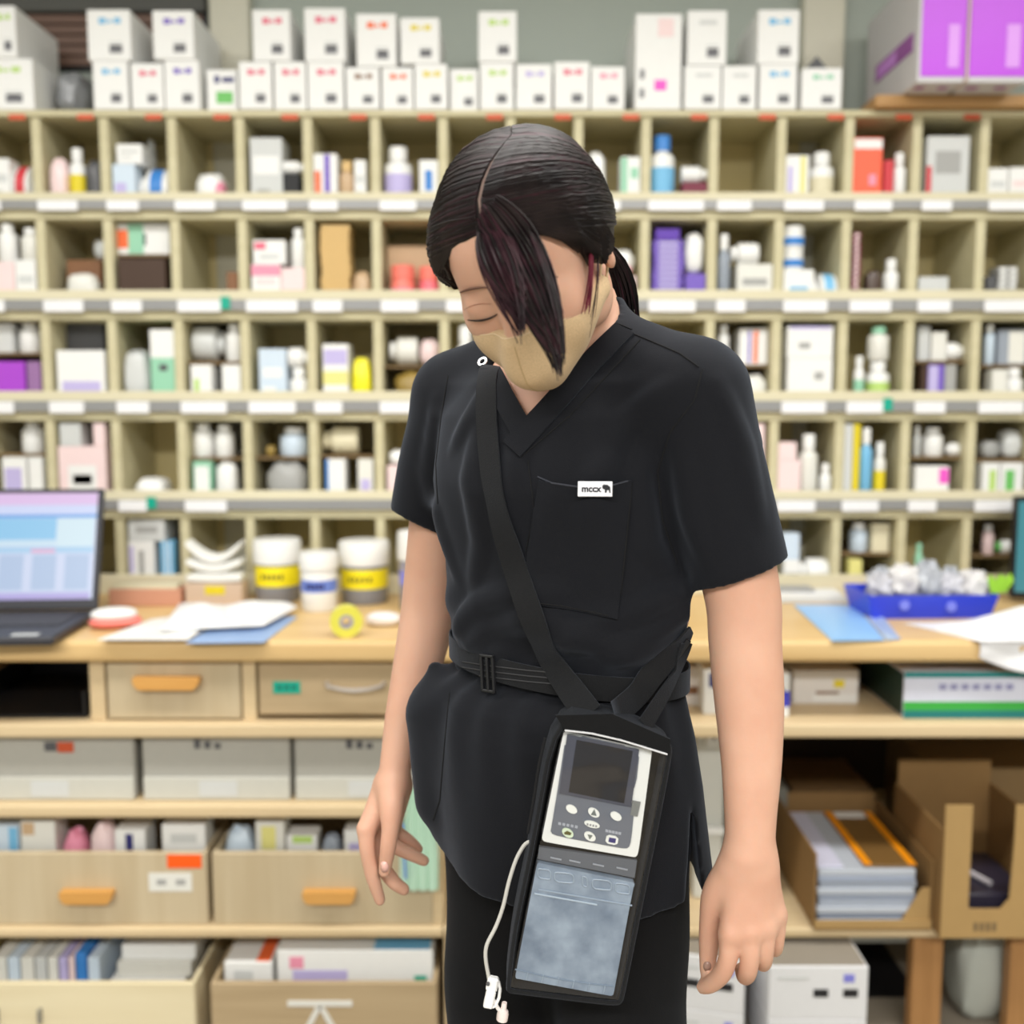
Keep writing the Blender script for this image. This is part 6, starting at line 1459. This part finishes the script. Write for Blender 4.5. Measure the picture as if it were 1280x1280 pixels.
# ------------------------------------------------------------------ details on the tunic
def band(name, pts, width, off, m, trees, parent, thick=0.0016, sub=5, taper=None):
    """flat strip following picture points over the cloth"""
    q = []
    for a, b in zip(pts[:-1], pts[1:]):
        for v in np.linspace(0, 1, sub+1)[:-1]: q.append((a[0]+(b[0]-a[0])*v, a[1]+(b[1]-a[1])*v))
    q.append(pts[-1]); C = []; N = []
    for px, py in q:
        h = ray_hit(trees, px, py, off)
        if h: C.append(h[0]); N.append(h[1])
    for _ in range(3):
        C = [C[0]]+[(C[i-1]+C[i]*2+C[i+1])/4 for i in range(1, len(C)-1)]+[C[-1]]; N = [N[0]]+[(N[i-1]+N[i]*2+N[i+1]).normalized() for i in range(1, len(N)-1)]+[N[-1]]
    vs = []; fs = []; n = len(C)
    for i in range(n):
        t = (C[min(i+1, n-1)]-C[max(i-1, 0)]).normalized(); s = t.cross(N[i]).normalized(); w = width/2*(taper[0]+(taper[1]-taper[0])*i/(n-1) if taper else 1)
        for sx, sn in ((-1, 0), (1, 0), (1, 1), (-1, 1)): vs.append(C[i]+s*(sx*w)+N[i]*(sn*thick))
    for i in range(n-1):
        for k in range(4): j = (k+1) % 4; fs.append((i*4+k, i*4+j, (i+1)*4+j, (i+1)*4+k))
    fs.append((0, 1, 2, 3)); fs.append(tuple(4*(n-1)+k for k in (3, 2, 1, 0)))
    return child(MB().add(vs, fs, m), name, parent)
def seamline(pts, rad=0.0008, name='seam', off=0.0002, trees=None, parent=None, m=None):
    out = []
    for a, b in zip(pts[:-1], pts[1:]):
        for v in np.linspace(0, 1, 7)[:-1]:
            h = ray_hit(trees or [tt], a[0]+(b[0]-a[0])*v, a[1]+(b[1]-a[1])*v, off)
            if h: out.append(h[0])
    if len(out) > 2: child(MB().tube(out, rad, m or m_seam, 6), name, parent or tunic)
band('collar_band', [(781, 412), (740, 452), (700, 497), (668, 532), (640, 562)], 0.025, 0.0006, m_tunic, [tt], tunic, 0.0022)
band('collar_band', [(612, 462), (626, 490), (640, 516), (654, 540)], 0.022, 0.0004, m_tunic, [tt], tunic, 0.002)
seamline([(800, 425), (760, 468), (712, 520), (672, 554), (648, 574)], 0.0009); seamline([(793, 418), (808, 424), (850, 442), (878, 462)], 0.0009); seamline([(790, 412), (766, 402)], 0.0008)
seamline([(878, 462), (868, 500), (838, 540), (822, 590), (828, 650), (850, 715)], 0.0008); seamline([(560, 470), (552, 520), (545, 580), (548, 640)], 0.0008)
seamline([(660, 575), (668, 640), (655, 700)], 0.0007); 
# pocket
m_seam2 = mat((52,54,62), 0.9)
nx_, ny_ = 14, 18; vs = []; fs = []
for layer in (0, 1):
    for j in range(ny_+1):
        v = j/ny_
        for i in range(nx_+1):
            u = i/nx_; xl = 674+(652-674)*v; xq = 790+(772-790)*v; yt = 600+8*math.sin(math.pi*u); yb2 = 752+22*u
            h = ray_hit([tt], xl+(xq-xl)*u, yt+(yb2-yt)*v, 0.0008+0.0018*layer*(1 if v < 0.05 else 1))
            vs.append(h[0])
N = (nx_+1)*(ny_+1)
for j in range(ny_):
    for i in range(nx_):
        k = j*(nx_+1)+i; q = (k, k+nx_+1, k+nx_+2, k+1); fs.append(q[::-1]); fs.append(tuple(N+x for x in q))
rim = list(range(nx_+1))+[j*(nx_+1)+nx_ for j in range(1, ny_+1)]+[ny_*(nx_+1)+i for i in range(nx_-1, -1, -1)]+[j*(nx_+1) for j in range(ny_-1, 0, -1)]
for k in range(len(rim)): p_, q_ = rim[k], rim[(k+1) % len(rim)]; fs.append((p_, q_, q_+N, p_+N))
pocket = child(MB().add(vs, fs, m_tunic), 'chest_pocket', tunic); tp = bvh(np.array([tuple(q) for q in vs]), fs)
seamline([(672, 596), (690, 604), (725, 609), (760, 608), (790, 600)], 0.0009, 'pocket_edge', 0.0003, [tp, tt], tunic, m_seam2)
seamline([(654, 752), (700, 757), (772, 772)], 0.0008, 'pocket_stitch', 0.0002, [tp, tt]); seamline([(790, 604), (773, 772)], 0.0008, 'pocket_stitch', 0.0002, [tp, tt])
# white tag on the pocket
h0, n0_ = ray_hit([tp, tt], 743, 611, 0.0012); hx = (ray_hit([tp, tt], 760, 611, 0.0012)[0]-ray_hit([tp, tt], 726, 611, 0.0012)[0]).normalized()
n0_ = (n0_-hx*n0_.dot(hx)).normalized(); up_ = n0_.cross(hx)
TM = Matrix.Translation(h0+n0_*0.0022) @ Matrix((hx, -n0_, up_)).transposed().to_4x4()
tagm = MB().box(-0.0163, -0.0006, -0.0071, 0.0163, 0.0006, 0.0071, mat((232,232,238), 0.6), 0.0004, TM); tg = child(tagm, 'white_label', tunic, False)
def text_mesh(s, size, m, M, name, parent):
    cu_ = bpy.data.curves.new(name, 'FONT'); cu_.body = s; cu_.size = size; cu_.offset = size*0.035; cu_.align_x = 'CENTER'; cu_.align_y = 'CENTER'
    ob = bpy.data.objects.new(name+'_tmp', cu_); COL.objects.link(ob); dg = bpy.context.evaluated_depsgraph_get(); me = bpy.data.meshes.new_from_object(ob.evaluated_get(dg))
    bpy.data.objects.remove(ob); me.transform(M); me.materials.clear(); me.materials.append(m)
    o = bpy.data.objects.new(name, me); COL.objects.link(o); o.parent = parent; o.matrix_parent_inverse = Matrix.Translation(-Vector(parent.location)) if parent.parent is None else Matrix.Identity(4)
    return o
RXM = Matrix.Rotation(math.pi/2, 4, 'X')
o = text_mesh('mccx', 0.0085, mat((30,30,36), 0.6), TM @ Matrix.Translation((-0.0038, -0.0009, 0.0)) @ RXM, 'label_lettering', tg); o.matrix_parent_inverse = tg.matrix_parent_inverse
bear = [(-0.004, 0.0025), (-0.003, 0.0042), (0.001, 0.004), (0.0035, 0.002), (0.004, -0.0035), (0.0028, -0.0035), (0.0022, -0.0008), (0.0005, -0.001), (0.0, -0.0034), (-0.0014, -0.0034), (-0.0014, -0.0004), (-0.0028, 0.0), (-0.0036, 0.0006)]
o = child(MB().prism(bear[::-1], -0.0011, -0.0008, mat((30,30,36), 0.6), TM @ Matrix.Translation((0.0105, 0, 0))), 'label_emblem', tg, False); o.parent = tg; o.matrix_parent_inverse = Matrix.Identity(4)
# small metal ring on the shoulder
h, n = ray_hit([tt], 604, 453, 0.0015); q = n.to_track_quat('Z', 'Y').to_matrix().to_4x4(); q.translation = h
child(MB().lathe([(0.0032, -0.0008), (0.0056, -0.0008), (0.0056, 0.0008), (0.0032, 0.0008), (0.0032, -0.0008)], mat((235,235,235), 0.3, metal=0.3), 18, q, close=False), 'metal_ring', tunic)
# belt
zb0 = (P(640, 838, -0.06).z); vs = []; fs = []; nb = 72; hw = 0.0125
base_t = torso(0.0, None, False)
for i in range(nb):
    a = 2*math.pi*i/nb; cx = float(np.interp(zb0, pz, pcx)); w = float(np.interp(zb0, pz, pw))*KW+0.0045; b = w*RATIO+0.002
    u, v = w*math.cos(a), b*math.sin(a); x = cx+u*cu-v*su; y = u*su+v*cu+float(lean(zb0))
    dz = -0.085*(x-cx)-0.002
    for r, z in ((1.0, -hw), (1.0+0.012, -hw), (1.0+0.012, hw), (1.0, hw)):
        vs.append((cx+(x-cx)*r, y*r, zb0+z+dz))
for i in range(nb):
    j = (i+1) % nb
    for k in range(4): m4 = (k+1) % 4; fs.append((i*4+k, j*4+k, j*4+m4, i*4+m4))
belt = child(MB().add(vs, fs, m_strap), 'belt', person); tbl = bvh(np.array(vs), fs)
for dy in (-7, 0, 7): seamline([(578, 834+dy), (610, 839+dy), (660, 845+dy), (720, 850+dy)], 0.0007, 'belt_rib', 0.0003, [tbl], belt, mat((52,52,54), 0.8))
h, n = ray_hit([tbl], 613, 841, 0.0028); t1 = (ray_hit([tbl], 620, 842, 0.0028)[0]-ray_hit([tbl], 606, 840, 0.0028)[0]).normalized(); n = (n-t1*n.dot(t1)).normalized(); up2 = n.cross(t1)
BM = Matrix.Translation(h+n*0.001) @ Matrix((t1, -n, up2)).transposed().to_4x4(); mbk = mat((30,30,32), 0.35)
bk_ = MB()
for x0, z0, x1, z1 in ((-0.0095, -0.019, -0.0065, 0.019), (0.0065, -0.019, 0.0095, 0.019), (-0.0095, 0.0165, 0.0095, 0.0195), (-0.0095, -0.0195, 0.0095, -0.0165), (-0.0015, -0.017, 0.0015, 0.017)): bk_.box(x0, -0.002, z0, x1, 0.002, z1, mbk, 0.0007, BM)
child(bk_, 'buckle', belt, False)
# seams of the lower tunic
seamline([(562, 866), (556, 930), (550, 1000), (540, 1030)], 0.0008, 'seam', 0.0002, [tk], skirt_o); 
# ------------------------------------------------------------------ pouch with a window, worn at the hip
trees = [tt, tk, bvh(RV, RF)]
ymin = 1.0
for px in range(640, 840, 12):
    for py in range(895, 1250, 14):
        if 632+(1252-py)*0.19-6 < px < 772+(1252-py)*0.2+8:
            h = ray_hit(trees, px, py)
            if h: ymin = min(ymin, h[0].y)
YBk = ymin+0.010; YFr = YBk-0.036
def FP(pts, Y): return [(P(x, y, Y).x, P(x, y, Y).z) for x, y in pts]
def offs(poly, d):
    """inset a counter-clockwise (x,z) polygon"""
    n = len(poly); out = []
    for i in range(n):
        a, b, c = [np.array(poly[k % n]) for k in (i-1, i, i+1)]
        e1 = (b-a)/np.linalg.norm(b-a); e2 = (c-b)/np.linalg.norm(c-b); n1 = np.array([-e1[1], e1[0]]); n2 = np.array([-e2[1], e2[0]])
        m = n1+n2; m /= max(1e-6, np.linalg.norm(m)); out.append(tuple(b+m*d/max(0.5, float(m@n1))))
    return out
def ccw(p):
    a = sum(p[i][0]*p[(i+1) % len(p)][1]-p[(i+1) % len(p)][0]*p[i][1] for i in range(len(p))); return p if a > 0 else p[::-1]
def smooth_poly(p, it=2):
    for _ in range(it):
        q = []
        for i in range(len(p)):
            a, b = np.array(p[i]), np.array(p[(i+1) % len(p)]); q += [tuple(a*0.78+b*0.22), tuple(a*0.22+b*0.78)]
        p = q
    return p
m_pouch = cloth_mat('black_pouch_cloth', (15,15,16), 800, 0.08, 0.4)
pouch_out = ccw(smooth_poly(FP([(692, 893), (765, 892), (838, 925), (840, 945), (797, 1160), (781, 1240), (777, 1255), (762, 1256), (648, 1242), (633, 1240), (633, 1226), (641, 1160), (662, 1060)], YFr)))
c0 = P(735, 1250, YBk)
pouch = empty('shoulder_pouch', (c0.x, YBk, c0.z), 'black pouch with clear window hanging at the hip on a strap', 'pouch')
def pc(mb, name, smooth=False, par=None):
    o = mb.build(name, None, smooth); o.parent = par or pouch; o.matrix_parent_inverse = Matrix.Translation(-Vector(pouch.location)) if par is None else Matrix.Identity(4); return o
pc(MB().prism(pouch_out, YBk-0.011, YBk, m_pouch), 'back_panel')
# side walls as a ring
inn = offs(pouch_out, 0.006); n = len(pouch_out); vs = [(x, YFr, z) for x, z in pouch_out]+[(x, YFr, z) for x, z in inn]+[(x, YBk-0.0115, z) for x, z in inn]+[(x, YBk-0.0115, z) for x, z in pouch_out]
fs = []
for i in range(n):
    j = (i+1) % n
    for a, b in ((0, 1), (1, 2), (2, 3), (3, 0)): fs.append((a*n+i, a*n+j, b*n+j, b*n+i))
pc(MB().add(vs, fs, m_pouch), 'side_gusset')
pip = [Vector((x, YFr-0.0005, z)) for x, z in offs(pouch_out, 0.002)]
pc(MB().tube(pip+[pip[0], pip[1]], 0.0024, m_strap, 8), 'edge_piping', True)
topf = ccw(FP([(694, 894), (765, 892), (838, 924), (836, 943), (770, 924), (706, 912)], YFr-0.004))
pc(MB().prism(topf, YFr-0.0045, YFr-0.0015, m_pouch), 'top_flap')
# white edge of the window under the flap
ed = [P(x, y, YFr-0.0052) for x, y in [(706, 913), (740, 917), (775, 925), (805, 934), (834, 943)]]
pc(MB().tube(ed, 0.0009, mat((215,215,218), 0.25), 6), 'window_edge', True)
zp = [P(x, y, YFr-0.003) for x, y in [(690, 925), (682, 960), (676, 1000), (668, 1045)]]
pc(MB().tube([q+Vector((-0.006, 0.006, 0)) for q in zp], 0.0016, m_seam, 6), 'zip', True)
# clear film
m_film = bpy.data.materials.new('clear_film'); m_film.use_nodes = True; nt = m_film.node_tree
for nd in list(nt.nodes): nt.nodes.remove(nd)
out = nt.nodes.new('ShaderNodeOutputMaterial'); mx = nt.nodes.new('ShaderNodeMixShader'); tr_ = nt.nodes.new('ShaderNodeBsdfTransparent'); gl = nt.nodes.new('ShaderNodeBsdfGlossy')
gl.inputs['Roughness'].default_value = 0.12; mx.inputs[0].default_value = 0.055; tr_.inputs[0].default_value = (0.94, 0.95, 0.96, 1)
nz = nt.nodes.new('ShaderNodeTexNoise'); nz.inputs['Scale'].default_value = 22; nz.inputs['Detail'].default_value = 1; bp = nt.nodes.new('ShaderNodeBump'); bp.inputs['Strength'].default_value = 0.8; bp.inputs['Distance'].default_value = 0.01
tc = nt.nodes.new('ShaderNodeTexCoord'); nt.links.new(tc.outputs['Object'], nz.inputs[0]); nt.links.new(nz.outputs[0], bp.inputs['Height']); nt.links.new(bp.outputs[0], gl.inputs['Normal'])
nt.links.new(tr_.outputs[0], mx.inputs[1]); nt.links.new(gl.outputs[0], mx.inputs[2]); nt.links.new(mx.outputs[0], out.inputs[0])
fc = [(704, 913), (834, 943), (774, 1250), (638, 1234)]; nf = 16; vs = []; fs = []
for j in range(nf+1):
    for i in range(nf+1):
        u, v = i/nf, j/nf; x = (fc[0][0]*(1-u)+fc[1][0]*u)*(1-v)+(fc[3][0]*(1-u)+fc[2][0]*u)*v; y = (fc[0][1]*(1-u)+fc[1][1]*u)*(1-v)+(fc[3][1]*(1-u)+fc[2][1]*u)*v
        p = P(x, y, YFr-0.001); vs.append((p.x, YFr-0.001-0.003*(16*u*(1-u)*v*(1-v))**0.5*(1+0.25*math.sin(9*u+7*v)), p.z))
for j in range(nf):
    for i in range(nf): k = j*(nf+1)+i; fs.append((k, k+nf+1, k+nf+2, k+1))
pc(MB().add(vs, fs, m_film), 'clear_window', True)
# handheld device inside
YDv = YFr+0.0035; YDb = YDv+0.016
dv0 = P(740, 1070, YDv); dev = empty('handheld_device', (dv0.x, YDb, dv0.z), 'white handheld device with dark screen and round buttons inside the pouch', 'device')
def dc(mb, name, smooth=False, par=None):
    o = mb.build(name, None, smooth); o.parent = par or dev; o.matrix_parent_inverse = Matrix.Translation(-Vector(dev.location)) if par is None else Matrix.Identity(4); return o
body_out = ccw(smooth_poly(FP([(704, 915), (816, 938), (797, 1071), (677, 1051)], YDv), 2))
bo = ccw(smooth_poly(FP([(703, 922), (705, 914), (712, 915), (808, 936), (815, 938), (814, 946), (799, 1060), (796, 1072), (784, 1070), (690, 1054), (677, 1051), (679, 1040)], YDv), 2))
dc(MB().prism(bo, YDv, YDb, mat((232,232,228), 0.35)), 'casing')
pl = ccw(smooth_poly(FP([(708, 916), (800, 936), (795, 983), (786, 990), (785, 1001), (793, 1009), (789, 1050), (786, 1060), (776, 1060), (698, 1045), (688, 1041), (690, 1030), (697, 988)], YDv-0.0008), 1))
dc(MB().prism(pl, YDv-0.0012, YDv-0.0002, mat((104,108,118), 0.4)), 'front_panel')
gp_ = ccw(FP([(709, 918), (799, 937), (789, 1009), (699, 992)], YDv-0.002))
dc(MB().prism(gp_, YDv-0.0022, YDv-0.0013, mat((70,72,84), 0.35)), 'glass_panel')
sc_ = ccw(FP([(721, 925), (791, 939), (780, 1004), (711, 990)], YDv-0.0027))
dc(MB().prism(sc_, YDv-0.0028, YDv-0.0023, mat((24,23,27), 0.35)), 'screen')
wb = mat((236,236,230), 0.4)
def ell_btn(px, py, rw, rh, name, m, y0, y1, n=20, rot=math.radians(-11), par=None):
    poly = []
    for i in range(n):
        a = 2*math.pi*i/n; x, z = rw*math.cos(a), rh*math.sin(a); poly.append((px+x*math.cos(rot)+z*math.sin(rot)*-1*-1, py-(x*math.sin(rot)+z*math.cos(rot))))
    return dc(MB().prism(ccw(FP(poly, y0)), y0, y1, m), name, False, par)
y0, y1 = YDv-0.0028, YDv-0.0013
def sym(pts, m, par): o = dc(MB().prism(ccw(FP(pts, y0-0.0004)), y0-0.0005, y0-0.0001, m), 'symbol'); o.parent = par; o.matrix_parent_inverse = Matrix.Identity(4); return o
ell_btn(714.5, 1011.7, 7, 5.6, 'button', wb, y0, y1); ell_btn(770, 1020.5, 7, 5.6, 'button', wb, y0, y1)
b = ell_btn(742.3, 1016, 7.2, 6, 'button', wb, y0, y1); sym([(738.5, 1018.5), (745.8, 1020), (743, 1011.5)], mat((110,115,110), 0.5), b)
b = ell_btn(737.4, 1045.8, 7.2, 6, 'button', wb, y0, y1); sym([(734.5, 1043), (741, 1044.3), (737, 1049.5)], mat((110,115,110), 0.5), b)
b = ell_btn(740, 1030.7, 9.8, 4.4, 'button', wb, y0, y1)
for k in range(4): sym([(733.5+k*3.6, 1029+k*0.8), (735.6+k*3.6, 1029.5+k*0.8), (735.4+k*3.6, 1032+k*0.8), (733.3+k*3.6, 1031.5+k*0.8)], mat((150,150,150), 0.5), b)
b = ell_btn(709.7, 1041.4, 7.2, 6, 'button', mat((215,228,200), 0.4), y0, y1); sym([(705, 1041), (709, 1038.5), (714.5, 1041.5), (713, 1044), (706, 1043)], mat((90,85,35), 0.5), b)
b = dc(MB().prism(ccw(smooth_poly(FP([(758.5, 1043.5), (773.5, 1046.5), (771.5, 1057), (756.5, 1054)], y0), 1)), y0, y1, wb), 'button'); sym([(761.5, 1046.8), (770, 1048.4), (769, 1054), (760.5, 1052.4)], mat((52,48,110), 0.4), b)
for a, c in (((698, 1027.5), (724, 1032.5)), ((757, 1036.5), (777, 1040.5))):
    for k in range(5):
        x = a[0]+(c[0]-a[0])*k/5; y = a[1]+(c[1]-a[1])*k/5
        dc(MB().prism(ccw(FP([(x, y), (x+3.4, y+0.7), (x+3.1, y+4.0), (x-0.3, y+3.3)], YDv-0.0013)), YDv-0.0015, YDv-0.00125, mat((165,168,178), 0.5)), 'printed_character')
dc(MB().prism(ccw(FP([(791, 1001), (801, 1003), (797, 1021), (788, 1019)], YDv-0.002)), YDv-0.0016, YDv-0.0003, mat((120,122,120), 0.3)), 'latch')
# frosted pack below the device
YK = YFr+0.004; k0 = P(705, 1246, YK); pack = empty('frosted_pack', (k0.x, YK+0.015, k0.z), 'frosted pale blue plastic pack in the lower half of the pouch', 'pack')
def kc(mb, name, smooth=False):
    o = mb.build(name, None, smooth); o.parent = pack; o.matrix_parent_inverse = Matrix.Translation(-Vector(pack.location)); return o
m_frost = bpy.data.materials.new('frosted_plastic'); m_frost.use_nodes = True; nt = m_frost.node_tree; bs = nt.nodes['Principled BSDF']; tc = nt.nodes.new('ShaderNodeTexCoord'); nz = nt.nodes.new('ShaderNodeTexNoise'); nz.inputs['Scale'].default_value = 32; nz.inputs['Detail'].default_value = 5
cr = nt.nodes.new('ShaderNodeValToRGB'); cr.color_ramp.elements[0].position = 0.3; cr.color_ramp.elements[1].position = 0.75; cr.color_ramp.elements[0].color = (*lin((98,114,134)), 1); cr.color_ramp.elements[1].color = (*lin((160,174,190)), 1)
nt.links.new(tc.outputs['Object'], nz.inputs[0]); nt.links.new(nz.outputs[0], cr.inputs[0]); nt.links.new(cr.outputs[0], bs.inputs['Base Color']); bs.inputs['Roughness'].default_value = 0.35
bp = nt.nodes.new('ShaderNodeBump'); bp.inputs['Strength'].default_value = 0.3; bp.inputs['Distance'].default_value = 0.003; nt.links.new(nz.outputs[0], bp.inputs['Height']); nt.links.new(bp.outputs[0], bs.inputs['Normal'])
po = ccw(smooth_poly(FP([(672, 1078), (680, 1080), (786, 1102), (794, 1104), (791, 1112), (768, 1238), (766, 1245), (758, 1244), (650, 1224), (644, 1223), (645, 1215), (670, 1086)], YK), 1))
kc(MB().prism(po, YK, YK+0.015, m_frost), 'case')
m_fr2 = mat((150,164,180), 0.35)
kc(MB().tube([P(673+t*117, 1112+t*20, YK-0.0005) for t in (0, .5, 1)], 0.0009, m_fr2, 6), 'top_ridge', True); kc(MB().tube([P(668+t*112, 1117+t*20, YK-0.0005) for t in (0, .35, .7)], 0.0009, mat((176,190,204), 0.35), 6), 'top_ridge', True)
for t, wd in ((0.07, 8), (0.28, 12), (0.5, 3), (0.68, 12), (0.9, 9)):
    cx, cy = 672+t*118, 1084+t*22+7
    ring = [P(cx+wd*math.copysign(abs(math.cos(a))**0.5, math.cos(a)), cy+2*math.cos(a)+6*math.copysign(abs(math.sin(a))**0.5, math.sin(a)), YK-0.0004) for a in np.linspace(0, 6.2832, 17)]
    kc(MB().tube(ring, 0.0008, m_fr2, 6), 'moulded_ring', True)
for t in np.linspace(0.14, 0.9, 6):
    cx, cy = 640+t*127, 1224+t*22; kc(MB().tube([P(cx+2, cy-12, YK-0.0003), P(cx, cy-2, YK-0.0003)], 0.0008, m_fr2, 6), 'rib', True)
kc(MB().tube([P(641+t*128, 1211+t*22+3*math.sin(3.1*t), YK-0.0003) for t in np.linspace(0.02, 0.98, 9)], 0.0008, mat((120,136,154), 0.3), 6), 'bottom_fold', True)
kc(MB().prism(ccw(FP([(735, 1222), (752, 1206), (755, 1190), (760, 1226)], YK)), YK-0.0009, YK-0.0002, mat((88,102,118), 0.4)), 'creased_shadow_fold') if False else None
# clear strip between the two
cs = MB()
s_ = kc(MB().prism(ccw(FP([(674, 1061), (797, 1078), (794, 1100), (672, 1076)], YK)), YK+0.004, YK+0.008, mat((92,96,104), 0.2)), 'clear_hinge_strip')
for t in (0.1, 0.3, 0.55, 0.8): kc(MB().tube([P(676+t*118, 1066+t*18+4, YK+0.0035), P(676+t*118+14, 1066+t*18+7, YK+0.0035)], 0.0009, mat((150,154,162), 0.2), 6), 'hinge_tab', True)
# ------------------------------------------------------------------ strap
def wband(name, C, N, width, thick=0.0022):
    for _ in range(4):
        C = [C[0]]+[(C[i-1]+C[i]*2+C[i+1])/4 for i in range(1, len(C)-1)]+[C[-1]]; N = [N[0]]+[(N[i-1]+N[i]*2+N[i+1]).normalized() for i in range(1, len(N)-1)]+[N[-1]]
    vs = []; fs = []; n = len(C)
    for i in range(n):
        t = (C[min(i+1, n-1)]-C[max(i-1, 0)]).normalized(); s = t.cross(N[i]).normalized(); w = (width[0]+(width[1]-width[0])*i/(n-1))/2
        for sx, sn in ((-1, 0), (1, 0), (1, 1), (-1, 1)): vs.append(C[i]+s*(sx*w)+N[i]*(sn*thick))
    for i in range(n-1):
        for k in range(4): j = (k+1) % 4; fs.append((i*4+k, i*4+j, (i+1)*4+j, (i+1)*4+k))
    fs.append((0, 1, 2, 3)); fs.append(tuple(4*(n-1)+k for k in (3, 2, 1, 0)))
    return pc(MB().add(vs, fs, m_strap), name, True)
def surf_path(pts, off, trees, sub=5):
    C, N = [], []
    for a, b in zip(pts[:-1], pts[1:]):
        for v in np.linspace(0, 1, sub+1)[:-1]:
            h = ray_hit(trees, a[0]+(b[0]-a[0])*v, a[1]+(b[1]-a[1])*v, off)
            if h: C.append(h[0]); N.append(h[1])
    return C, N
tr3 = [tt, tk, tbl, tp]
C, N = surf_path([(613, 452), (609, 490), (611, 540), (617, 600), (630, 660), (646, 710), (664, 765), (684, 812), (706, 852)], 0.003, tr3)
e = P(736, 893, YFr+0.012); st = C[-1]
for v in (0.35, 0.7, 1.0): C.append(st.lerp(e, v)); N.append(Vector((0, -1, 0)))
# over the shoulder and down the back
def back_hit(x, z):
    h = tt.ray_cast(Vector((x, 1.0, z)), Vector((0, -1, 0))); return (h[0]+Vector((0, 0.004, 0)), Vector((0, 1, 0))) if h[0] is not None else None
top = C[0]; bC, bN = [], []
q1 = P(856, 792, 0.0)
for v in np.linspace(0.04, 1, 14):
    h = back_hit(top.x+0.008+(q1.x-top.x-0.02)*v, top.z-0.012+(q1.z-top.z)*v)
    if h: bC.append(h[0]); bN.append(h[1])
wband('strap', bC[::-1]+[top+Vector((0.004, 0.03, 0.006))]+C, bN[::-1]+[Vector((0, 0, 1))]+N, (0.018, 0.028))
C2, N2 = surf_path([(858, 786), (848, 802), (826, 828), (806, 852), (790, 874)], 0.0035, tr3)
e2 = P(768, 893, YFr+0.012); s2 = C2[-1]
for v in (0.4, 0.75, 1.0): C2.append(s2.lerp(e2, v)); N2.append(Vector((0, -1, 0)))
wband('strap', C2, N2, (0.022, 0.026))
C3, N3 = surf_path([(852, 800), (842, 830), (828, 862)], 0.006, tr3); e3 = P(806, 906, YFr+0.014); s3 = C3[-1]
for v in (0.5, 1.0): C3.append(s3.lerp(e3, v)); N3.append(Vector((0, -1, 0)))
wband('strap', C3, N3, (0.016, 0.016))
hb_, nb_ = ray_hit(tr3, 848, 806, 0.007); pc(MB().box(-0.003, -0.002, -0.010, 0.003, 0.002, 0.010, mat((25,25,27), 0.3), 0.0008, Matrix.Translation(hb_) @ Matrix.Rotation(0.6, 4, 'Y')), 'strap_slider')
# ------------------------------------------------------------------ thin tube with clamp
Yt = YBk-0.02; m_tube = mat((196,194,188), 0.35); m_cl = mat((240,240,240), 0.3)
tb0 = P(615, 1240, Yt); tub = empty('thin_tube', tuple(tb0), 'thin whitish tube with white clamp dangling from the pouch', 'tube')
def tc_(mb, name, smooth=True):
    o = mb.build(name, None, smooth); o.parent = tub; o.matrix_parent_inverse = Matrix.Translation(-Vector(tub.location)); return o
raw = [(662, 1052), (655, 1057), (645, 1075), (636, 1103), (629, 1133), (620, 1158), (609, 1180), (607, 1197), (611, 1222), (615, 1245)]
pts = []
for i in range(len(raw)-1):
    for t in np.linspace(0, 1, 5)[:-1]:
        a, b, c, d = [np.array(raw[min(max(k, 0), len(raw)-1)], float) for k in (i-1, i, i+1, i+2)]
        q = 0.5*(2*b+(c-a)*t+(2*a-5*b+4*c-d)*t*t+(3*b-a-3*c+d)*t**3); pts.append(P(q[0], q[1], Yt))
tc_(MB().tube(pts, 0.0019, m_tube, 8), 'tube')
M = Matrix.Translation(P(615, 1241, Yt-0.001)) @ Matrix.Rotation(math.radians(12), 4, 'Y')
cl = MB()
cl.box(-0.007, -0.004, 0.002, 0.004, 0.004, 0.0165, m_cl, 0.0018, M).box(-0.0058, -0.0045, -0.015, 0.0035, 0.0045, 0.0035, m_cl, 0.0014, M)
tc_(cl, 'clamp', False)
arm_ = [M @ Vector(q) for q in ((0.0035, 0, 0.013), (0.0068, 0, 0.006), (0.0078, 0, -0.003), (0.0062, 0, -0.012), (0.0035, 0, -0.0145))]
tc_(MB().tube([P(617, 1250, Yt), P(622, 1260, Yt), P(627, 1266, Yt)], 0.002, mat((225,220,216), 0.3), 8), 'tube_end')
tc_(MB().tube(arm_, 0.0016, m_cl, 8), 'clamp_lever')
tc_(MB().lathe([(0.0, 0), (0.0018, 0), (0.0018, 0.002), (0, 0.002)], mat('dgrey', 0.4), 12, Matrix.Translation(P(610, 1229, Yt-0.0055)) @ Matrix.Rotation(math.pi/2, 4, 'X')), 'clamp_hole')
Mc = Matrix.Translation(P(628, 1271, Yt)) @ Matrix.Rotation(math.radians(8), 4, 'Y')
tc_(MB().lathe([(0.0035, -0.004), (0.0056, -0.003), (0.0058, 0.003), (0.005, 0.0065), (0.0028, 0.008), (0.0026, 0.014), (0.0024, 0.015)], mat((236,220,216), 0.3), 18, Mc), 'end_cap')
